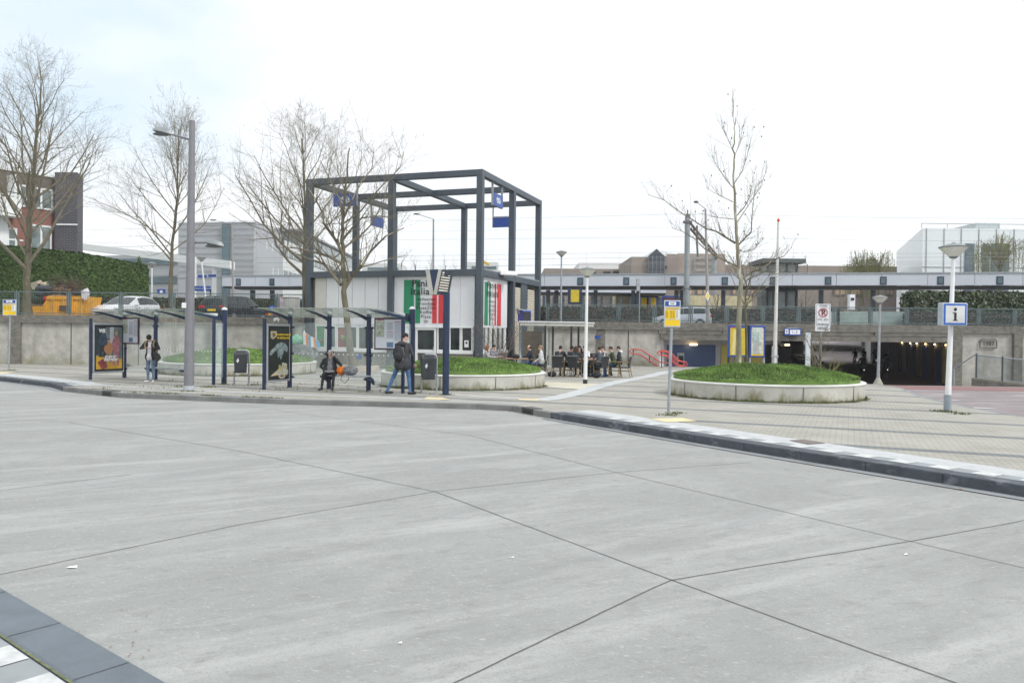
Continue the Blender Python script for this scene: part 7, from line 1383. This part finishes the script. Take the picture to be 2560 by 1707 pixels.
def table(x,y,R_,lab,sq=False):
    r=root('terrace_table',(x,y,0),lab,'table','terrace tables',local=True); m=MB(); m.lathe((0,0,.72),[(0,0),(R_,0),(R_,.03),(0,.03)],28) if not sq else m.box((0,0,.735),(R_*2,R_*1.6,.03)); m.build('top',mat('table_wood',(.33,.19,.12),.5),r); MB().tube([(0,0,0),(0,0,.72)],.035,8).build('leg',blackp,r); m=MB(); m.box((0,0,.02),(.6,.07,.04)); m.box((0,0,.021),(.07,.6,.04)); m.build('base',blackp,r); return r
X=lambda x_,Y: P(x_,853,Y).x
table(X(1292,35.0),35.0,.5,'small brown terrace table beside the middle planter',True); table(X(1474,34.6),34.7,.62,'round terrace table among the larger group of seated people')
q=V(X(1476,36.6),36.6,0); m=MB(); m.box(q+V(0,0,.5),(.9,.4,.95)); tag(m.build('menu_box',mat('dark_green_black_box',(.03,.035,.035),.5,var=.3,sc=7),loc=q,bevel=.02),'dark low display box behind the round terrace table','box')
m=MB(); m.ell((X(1290,34.9),34.9,.83),(.22,.13,.1),10,7); tag(m.build('handbag',bpants,loc=(X(1290,34.9),34.9,.75),smooth=True),'black handbag lying on the small terrace table','handbag')
m=MB(); m.lathe((X(1301,34.8),34.8,.75),[(0,0),(.035,0),(.035,.17),(.015,.22),(.015,.27),(0,.27)],10); tag(m.build('bottle',glass('bottle_glass',(.5,.6,.6),.5),loc=(X(1301,34.8),34.8,.75)),'clear bottle standing on the small terrace table','bottle')
D2=math.radians
tp='people seated on the terrace'
def seated(x_,Y,yaw,lab,cols,hair,lean=.05,hands='table',ch=None,face=None,tw=1,ex_=None):
    x=X(x_,Y); J=sit(lean,hands=hands); J['hem']=-.04
    if face: J['face']=face
    person((x,Y,0),yaw,lab,J,cols,hair,group=tp,vox=.022,extras=ex_,torso_w=tw)
    if ch: chair(x,Y,yaw,ch)
# yaw 0 = facing away; +90 = facing left, -90 = facing right, 180 = facing camera
seated(1213,34.6,D2(-95),'auburn haired woman seated behind the middle planter, facing right',dict(top=C('grey_top',(.35,.34,.33)),pants=bpants,shoe=bshoe),(hred,'long'),ch='rattan chair under the auburn haired woman')
seated(1230,35.4,D2(-120),'person in striped top seated beside the auburn haired woman',dict(top=mat('striped_top',(.04,.04,.07),.8,var=.1,sc=14,col2=(.3,.3,.33)),pants=bpants,shoe=bshoe),(hblack,'short'),ch='rattan chair under the person in striped top')
seated(1329,35.9,D2(95),'balding man in navy jacket seated at the small table, facing left',dict(top=navyj,pants=jeansb,shoe=wshoe),(hblack,'bald'),ch='rattan chair under the balding man')
seated(1355,35.0,D2(88),'blond man in white hooded sweater seated at the small table',dict(top=C('white_hoodie',(.72,.73,.76)),pants=jeansb,shoe=wshoe),(hblond,'short'),.02,'lap',ch='rattan chair under the blond man in white')
seated(1400,34.6,D2(-20),'person in dark hooded jacket seated with back turned at the left of the round table',dict(top=C('plum_black_jacket',(.035,.033,.045)),pants=bpants,shoe=bshoe),(hblack,'short'))
chair(X(1395,33.7),33.7,D2(-12),'empty rattan chair at the left of the round table, back to the viewer')
seated(1418,34.3,D2(-75),'man with black hair in dark blue jacket leaning right at the round table',dict(top=C('dark_blue_jacket',(.03,.04,.055)),pants=C('wine_trousers',(.12,.02,.05)),shoe=bshoe,skin=skin2),(hblack,'short'),.16,'face',ch='rattan chair under the man in dark blue jacket')
seated(1437,33.7,D2(-28),'woman with long brown hair and leather jacket seated with her back turned',dict(top=C('leather_jacket',(.045,.055,.06)),pants=bpants,shoe=wshoe),(hbrown,'long'),.1,ch='rattan chair under the woman with long brown hair')
seated(1449,35.4,D2(172),'curly black haired woman smiling toward the viewer at the round table',dict(top=C('dark_brown_top',(.05,.035,.035)),pants=bpants,shoe=bshoe),(hblack,'curly'),.04,'face')
seated(1462,35.8,D2(168),'dark haired person in white top half hidden by the white lamp pole',dict(top=wtee,pants=bpants,shoe=bshoe),(hdb,'short'),.04,'face')
seated(1503,33.9,D2(38),'broad man in grey t-shirt seated with his back turned at the round table',dict(top=C('slate_tshirt',(.07,.085,.11)),sleeve=skin,pants=C('dark_trousers',(.02,.022,.03)),shoe=bshoe),(hbrown,'short'),.05,tw=1.25,ch='rattan chair under the broad man in grey t-shirt',face=(.35,1,0))
seated(1513,35.6,D2(120),'person in white top behind the broad man at the round table',dict(top=wtee,pants=bpants,shoe=wshoe),(hbrown,'short'),.1,'face')
seated(1537,34.2,D2(75),'brown haired person in olive parka seated facing left at the round table',dict(top=C('olive_parka',(.045,.06,.03)),pants=jeansb,shoe=C('blue_shoes',(.05,.12,.28))),(hbrown,'short'),.12,'face',ch='rattan chair under the person in olive parka')
seated(1550,35.2,D2(80),'person with white hood and navy coat at the right end of the group',dict(top=navyj,pants=bpants,shoe=bshoe),(hbrown,'short'),.02,'lap',ex_=lambda r,J,rot,hc: MB().ell((0,-.04,1.08),(.12,.09,.07),12,8).build('hood',C('white_hood',(.7,.7,.7)),r,smooth=True))
chair(X(1562,34.0),34.0,D2(70),'empty rattan chair at the right end of the group')
for i,(x_,Y,lb) in enumerate(((1381,33.6,'black bag on the ground left of the round table'),(1492,33.2,'black bag on the ground under the broad man'))): q=V(X(x_,Y),Y,0); m=MB(); m.ell(q+V(0,0,.13),(.2,.13,.13),10,7); tag(m.build('bag',bpants,loc=q,smooth=True),lb,'bag')
m=MB(); q=V(X(1472,35),35,.0); m.box(q+V(0,0,.42),(.35,.3,.05)); m.m=1; m.tube([q,q+V(0,0,.4)],.03,6); tag(m.build('yellow_stool',[yel,blackp],loc=q),'small yellow stool under the round table','stool')
# people on the platform and the upper street
J=stand(); 
for x_,Y,yw,lb,c_ in ((1487,58.5,170,'dark dressed person waiting on the platform, left of a pair',jblack),(1500,58.7,160,'taller dark dressed person waiting on the platform, right of a pair',jblack)):
    person((X(x_,Y),Y,2.35),D2(yw),lb,J,dict(top=c_,pants=bpants,shoe=bshoe),(hblack,'hood'),vox=.03,fingers=False)
person((X(703,44.6),44.6,2.3),D2(190),'person in pale lilac coat standing by the utility cabinet',J,dict(top=C('lilac_coat',(.5,.44,.48)),pants=bpants,shoe=bshoe),(hbrown,'short'),vox=.03,fingers=False,scale=.95)
# ============================================================ BICYCLES AND CYCLISTS IN THE UNDERPASS
def make_bike():
    r=root('bicycle',(0,0,0),'x','bicycle','bicycles in the underpass',local=True)
    for y in (-.54,.54):
        m=MB(); m.tube([(0,y+.33*math.cos(t),.34+.33*math.sin(t)) for t in [i*.3927 for i in range(16)]],.02,5,close=True); w=m.build('wheel',blackp,r); m=MB()
        for i in range(8): t=i*.785; m.tube([(0,y,.34),(0,y+.32*math.cos(t),.34+.32*math.sin(t))],.004,3)
        m.build('spokes',galv,w)
    m=MB(); m.tube([(0,-.54,.34),(0,-.05,.3),(0,.4,.8),(0,.54,.34)],.02,6); m.tube([(0,-.05,.3),(0,-.2,.85)],.02,6); m.tube([(0,-.54,.34),(0,-.18,.75)],.014,5); m.tube([(0,-.15,.62),(0,.4,.78)],.018,6); m.build('frame',navy,r)
    m=MB(); m.tube([(0,.4,.8),(0,.36,1.02)],.016,5); m.tube([(-.28,.2,1.05),(-.2,.36,1.03),(.2,.36,1.03),(.28,.2,1.05)],.014,5); m.build('handlebar',galv,r)
    m=MB(); m.ell((0,-.22,.9),(.09,.13,.045),10,6); m.build('saddle',ink,r); m=MB(); m.box((0,-.62,.72),(.14,.3,.02)); m.build('carrier',ink,r); m=MB(); m.ell((0,-.84,.62),(.035,.02,.03),8,5); m.build('rear_light',mat('rear_light',(1,.9,.85),.4,emit=1.5),r); return r
bk=make_bike(); bn=0
def ride():
    J=stand(); J.update(pelvis=(0,-.2,.99),hipL=(-.09,-.2,.96),hipR=(.09,-.2,.96),chest=(0,-.1,1.3),neck=(0,-.04,1.47),head=(0,0,1.63),shL=(-.18,-.05,1.43),shR=(.18,-.05,1.43),elL=(-.26,.1,1.22),elR=(.26,.1,1.22),wrL=(-.26,.24,1.09),wrR=(.26,.24,1.09),knL=(-.1,.12,.72),knR=(.1,.18,.82),anL=(-.1,-.02,.3),anR=(.1,.05,.45),hem=.02); return J
for x_,Y,z,yw,lb in ((2158,56.6,-1.1,-18,'nearest cyclist in dark coat riding away inside the underpass'),(2216,57.5,-1.1,-18,'cyclist with pale bag riding away deeper behind the lamp pole in the underpass'),(2138,82,-1.1,-10,'far cyclist silhouette, leftmost of three at the bright end of the underpass'),(2160,83,-1.1,-12,'far cyclist silhouette, middle of three at the bright end of the underpass'),(2187,80,-1.1,-14,'far cyclist silhouette, rightmost of three near the ramp wall'),(2064,118,.92,-150,'tiny distant cyclist on the ramp beyond the underpass')):
    x=X(x_,Y); person((x,Y,z),D2(yw),lb,ride(),dict(top=C('dark_coat',(.03,.03,.035)),pants=bpants,shoe=bshoe),(hblack,'hood'),vox=.03,fingers=False,group='cyclists')
    lb2='bicycle under the '+lb.split(' in ')[0].split(' at ')[0].split(' near ')[0].split(' deeper')[0].split(' on ')[0]
    if bn==0: bk.location=(x,Y,z); bk.rotation_euler=(0,0,D2(yw)); bk['label']=lb2
    else: dup(bk,(x,Y,z),D2(yw),lb2)
    bn+=1
# ============================================================ CARS
def car(loc,yaw,lab,paint,Ln,W_,H_,kind,name='parked_car',plate=True):
    """front points to +x"""
    r=root(name,loc,lab,'car','cars on the upper street',rz=yaw,local=True); h=Ln/2; hw=W_/2
    if kind=='estate': prof=[(-h,.42,.78,.78,.0),(-h+.06,.3,.98,1.0,0),(-h+.22,.28,1.0,1.3,.8),(-h+.5,.26,1.0,H_-.03,1),(-h+1.3,.22,.98,H_,1),(.0,.22,.95,H_,1),(.5,.22,.93,H_-.06,1),(1.2,.22,.92,.95,0),(1.6,.24,.86,.88,0),(h-.25,.28,.74,.76,0),(h-.04,.32,.62,.63,0),(h,.4,.52,.53,0)]
    elif kind=='hatch': prof=[(-h,.4,.8,.8,0),(-h+.05,.3,.95,.97,0),(-h+.22,.26,.97,1.25,.8),(-h+.42,.26,.97,H_-.05,1),(-h+1.2,.22,.95,H_,1),(-.1,.22,.93,H_-.02,1),(.25,.22,.92,H_-.08,1),(.95,.22,.9,.93,0),(1.3,.24,.86,.87,0),(h-.2,.28,.72,.74,0),(h-.03,.34,.6,.61,0),(h,.42,.52,.53,0)]
    else: prof=[(-h,.45,.85,.85,0),(-h+.06,.34,1.02,1.04,0),(-h+.3,.3,1.05,1.32,.8),(-h+.7,.28,1.05,H_-.06,1),(-h+1.5,.25,1.02,H_,1),(-.4,.25,.99,H_-.01,1),(.15,.25,.97,H_-.1,1),(.98,.25,.96,1.0,0),(1.6,.26,.92,.95,0),(h-.3,.3,.8,.84,0),(h-.05,.34,.66,.68,0),(h,.42,.55,.56,0)]
    vs=[];n=len(prof)
    for i,(x,zb,zs,zr,g_) in enumerate(prof):
        e=.82 if i in(0,n-1) else (.95 if i in(1,n-2) else 1.0); w_=hw*e; rw=w_*(.76 if g_ else .8)
        for s_ in (1,-1):
            vs+=[(x,s_*w_*.93,zb),(x,s_*w_,(zb+zs)/2),(x,s_*w_*.96,zs),(x,s_*rw,max(zs+.005,zr-.03)),(x,0,max(zs+.008,zr))]
    body=MB();gl=MB(); body.v=list(vs); gl.v=[]
    for i in range(n-1):
        a=10*i;b_=10*(i+1)
        for s in (0,1):
            o=5*s
            for j in range(4):
                f=(a+o+j,b_+o+j,b_+o+j+1,a+o+j+1); f=f if s==0 else f[::-1]; isg=(j==2 and (prof[i][4] or prof[i+1][4])) or (j==3 and (prof[i][4]!=prof[i+1][4]) and min(prof[i][4],prof[i+1][4])<.5) or (j==3 and prof[i][4]==.8)
                body.f.append(f); body.mi.append(0)
                if isg and j==2 and prof[i][4] and prof[i+1][4]:
                    q=[Vector(vs[k]) for k in f]; c=sum(q,Vector())/4; nrm=(q[1]-q[0]).cross(q[2]-q[0]).normalized(); sgn=1 if c.y*nrm.y>0 else -1; kk=q if s==0 else [q[3],q[2],q[1],q[0]]; lo0,lo1,hi1,hi0=kk; gl.add([p+nrm*sgn*.014 for p in (lo0.lerp(hi0,.06).lerp(lo1,.025),lo1.lerp(hi1,.06).lerp(lo0,.025),lo1.lerp(hi1,.86).lerp(hi0,.025),lo0.lerp(hi0,.86).lerp(hi1,.025))],[(0,1,2,3)])
                elif isg and j==3:
                    q=[Vector(vs[k]) for k in f]; c=sum(q,Vector())/4; nrm=(q[1]-q[0]).cross(q[2]-q[0]).normalized(); nrm=nrm if nrm.z>0 else -nrm; gl.add([c+(p-c)*.93+nrm*.012 for p in q],[(0,1,2,3)])
        body.f.append((a,a+5,b_+5,b_)); body.mi.append(0)
    for e in (0,10*(n-1)): body.f+=[(e,e+1,e+2,e+3,e+4),(e+4,e+8,e+7,e+6,e+5),(e,e+4,e+5)]; body.mi+=[0,0,0]
    body.build('body',paint,r,smooth=True); gl.build('windows',mat('car_glass',(.035,.045,.05),.2,var=.25,spec=.35),r)
    wx=(-h+.75,h-.82)
    for x in wx:
        for s_ in (1,-1):
            m=MB(); m.cyl((x,s_*(hw-.22),.32),(x,s_*(hw+.005),.32),.32,n=20); w=m.build('tyre',ink,r); m=MB(); m.cyl((x,s_*(hw+.004),.32),(x,s_*(hw+.012),.32),.2,n=16); m.build('rim',mat('alloy',(.4,.42,.44),.35,metal=.5),w)
            m=MB(); m.tube([(x+.39*math.cos(t),s_*(hw-.002),.32+.39*math.sin(t)) for t in [i*math.pi/10 for i in range(11)]],.03,6); m.build('wheel_arch',ink if kind=='suv' else paint,r)
    rl=mat('tail_lamp',(.5,.02,.02),.3); hl=mat('head_lamp',(.5,.52,.54),.15,var=.3,sc=9)
    for s_ in (1,-1):
        m=MB(); m.box((-h+.05,s_*(hw*.72),.86),(.1,.42,.16)); m.build('tail_light',rl,r,bevel=.03); m=MB(); m.box((h-.22,s_*(hw*.72),.68),(.36,.36,.15),s_*-.35); m.build('headlight',hl,r,bevel=.04); m=MB(); m.ell((.62,s_*(hw+.1),.98),(.08,.12,.075),8,6); m.build('mirror',paint,r)
    m=MB(); m.box((h-.02,0,.45),(.06,1.1,.18)); m.build('grille',ink,r); m=MB(); m.box((-h-.0,0,.68),(.03,.5,.12)); m.build('number_plate',yel,r); m=MB(); 
    for s_ in (1,-1):
        for x in (-.35,.35+.1): m.box((x,s_*(hw-.005),.6),(.012,.012,.55)); m.box((x-.25,s_*(hw+.002),.84),(.16,.02,.025))
        m.box((0,s_*(hw-.01),.3),(Ln*.5,.03,.08))
    m.build('trim',ink,r)
    return r
wp=mat('white_car_paint',(.72,.73,.75),.25,var=.03); bp2=mat('dark_grey_car_paint',(.035,.04,.048),.2,var=.06,metal=.3); sp_=mat('silver_car_paint',(.5,.54,.6),.28,var=.04,metal=.3)
q=P(318,780,46.3); car((q.x,46.3,2.3),D2(-96),'white compact suv parked beside the orange skip',wp,4.3,1.8,1.56,'suv')
q=P(588,780,45.7); car((q.x,45.7,2.3),D2(77),'dark grey estate car seen from behind on the upper street',bp2,4.6,1.82,1.54,'estate')
m=MB(); 
q=P(1705,780,53); car((q.x,53,2.3),D2(180-14),'silver hatchback behind the bar fence, half hidden by the bus stop sign',sp_,3.9,1.66,1.46,'hatch')
car((X(2014,53),53,-.85),D2(-100),'dark car with red tail lights inside the left of the underpass',mat('black_car_paint',(.012,.013,.016),.25),4.2,1.75,1.5,'hatch')
# ============================================================ SKIP
Y=44.2; x0,x1=P(80,780,Y).x,P(235,780,Y).x; og=mat('skip_orange',(.78,.37,.02),.55,var=.15,sc=3); zt=Zat(742,Y,200); r=root('waste_skip',((x0+x1)/2,Y,2.3),'orange open waste skip heaped with rubbish behind the fence','skip')
m=MB(); W2=1.7; top=zt; xm=P(138,780,Y).x; pr=[(x0,0,2.75),(x0+.2,0,3.05),(x0+1.1,0,3.1),(xm+.1,0,top),(x1,0,top),(x1-.28,0,2.35),(xm+.2,0,2.35),(x0+.3,0,2.7)]
m.prism([(a,Y-W2/2,c_) for a,_,c_ in pr],(0,W2,0)); m.build('bin',og,r)
m=MB(); m.box(((xm+x1)/2+.1,Y-W2/2-.03,top-.1),(x1-xm+.1,.1,.16)); 
for k_ in range(4): m.box((xm+.45+k_*(x1-xm-.5)/3.3,Y-W2/2-.03,(top+2.35)/2-.05),(.08,.08,top-2.5))
m.build('ribs',og,r); m=MB(); cx_=P(183,780,Y).x; m.box((cx_,Y-W2/2-.08,2.98),(.5,.02,.32)); m.build('company_panel',mat('skip_print',(.12,.07,.03),.6,var=.3,sc=12),r); MB().text('CONTAINER',.11,(cx_,Y-W2/2-.095,2.96),(1,0,0),(0,0,1),depth=.004).build('lettering',yel,r) if False else None
hp_=MB(); hr_=random.Random(77)
for k in range(130):
    t_=hr_.random(); x_=x0+.2+t_*(x1-x0-1.1); zz=3.25+(1.05 if t_<.75 else .8)*hr_.random()*math.sin(math.pi*min(1,t_*.9+.12))+(.1 if t_>.3 else -.1); c=Vector((x_,Y+hr_.uniform(-.6,.7),zz)); hp_.m=hr_.randint(0,4); a=hr_.uniform(-.6,.6); L_=hr_.uniform(.15,.5)
    hp_.obox(c,(L_*math.cos(a),hr_.uniform(-.1,.1),L_*math.sin(a)),(0,hr_.uniform(.1,.4),hr_.uniform(-.1,.1)),(-.05*math.sin(a),0,hr_.uniform(.02,.12)))
tag(hp_.build('rubbish_heap',[C('rubbish_dark',(.05,.045,.04)),C('rubbish_brown',(.2,.14,.09)),C('rubbish_grey',(.13,.13,.13)),C('rubbish_tan',(.38,.3,.2)),C('rubbish_slate',(.07,.09,.11))],loc=((x0+x1)/2,Y,3.1)),'mixed boards and rubbish heaped in the orange skip','rubbish',kind='stuff')
def junk(x_,y_,dx,dz,lab,col,kind='ell',nm='rubbish_bag',dy=0,rz=0):
    c=P(x_,y_,Y-.3+dy); m=MB()
    if kind=='ell': m.ell(c,(dx,.35,dz),10,7)
    elif kind=='flap': m.prism([c+V(-dx,0,dz*.6),c+V(dx*.2,0,dz),c+V(dx,0,dz*.1),c+V(dx*.7,0,-dz),c+V(-dx*.6,0,-dz*.5)],(.1,.25,.1))
    else: m.box(c,(dx*2,.5,dz*2),rz)
    tag(m.build(nm,C(nm+'_'+str(int(x_)),col),loc=c,smooth=kind=='ell'),lab,nm.replace('_',' '))
for a in ((103,735,.35,.32,'dark plastic rubbish bag heaped behind the trunk in the skip',(.04,.05,.055)),(110,722,.5,.22,'blue grey crumpled sheet on the skip heap',(.06,.075,.09)),(95,748,.5,.35,'dark green rubbish bag low in the skip',(.03,.06,.035)),(118,747,.17,.18,'crimson rubbish bag with white string in the skip',(.5,.02,.06)),(128,738,.25,.1,'dark rubbish between cardboard in the skip',(.05,.045,.04)),(170,729,.35,.18,'brown pile of soil and wood on the skip',(.1,.075,.05)),(198,730,.4,.14,'grey black rubbish under the branches on the skip',(.04,.04,.042))): junk(*a)
junk(146,727,.32,.16,'tan cardboard box lying on the skip heap',(.45,.3,.18),'flap','cardboard_box'); junk(88,716,.3,.28,'dirty cream board leaning on the skip heap',(.4,.36,.28),'flap','board'); junk(98,714,.1,.12,'small red orange object on top of the skip heap',(.6,.1,.04),'flap','rag'); junk(105,713,.18,.12,'pale cream rag on top of the skip heap',(.5,.45,.33),'flap','rag'); junk(208,737,.13,.3,'white cloth hanging over the skip edge',(.68,.66,.7),'flap','cloth',-.75); junk(140,742,.4,.1,'torn beige board on the skip edge',(.38,.33,.27),'flap','board',-.3)
c=P(178,728,Y); shrub(V(c.x,Y-.1,3.55),1.3,1.3,44,'heap of cut bare branches sticking out of the skip',mat('brush_brown',(.15,.11,.085),.9),name='branch_heap',seed=12,r_=.025); 
c=P(165,700,Y+.3); shrub(V(c.x,Y+.2,3.7),1.2,.6,26,'dense brown twiggy brush standing up behind the skip heap',mat('brush_brown',(.15,.11,.085),.9),name='branch_heap',seed=14,r_=.012)
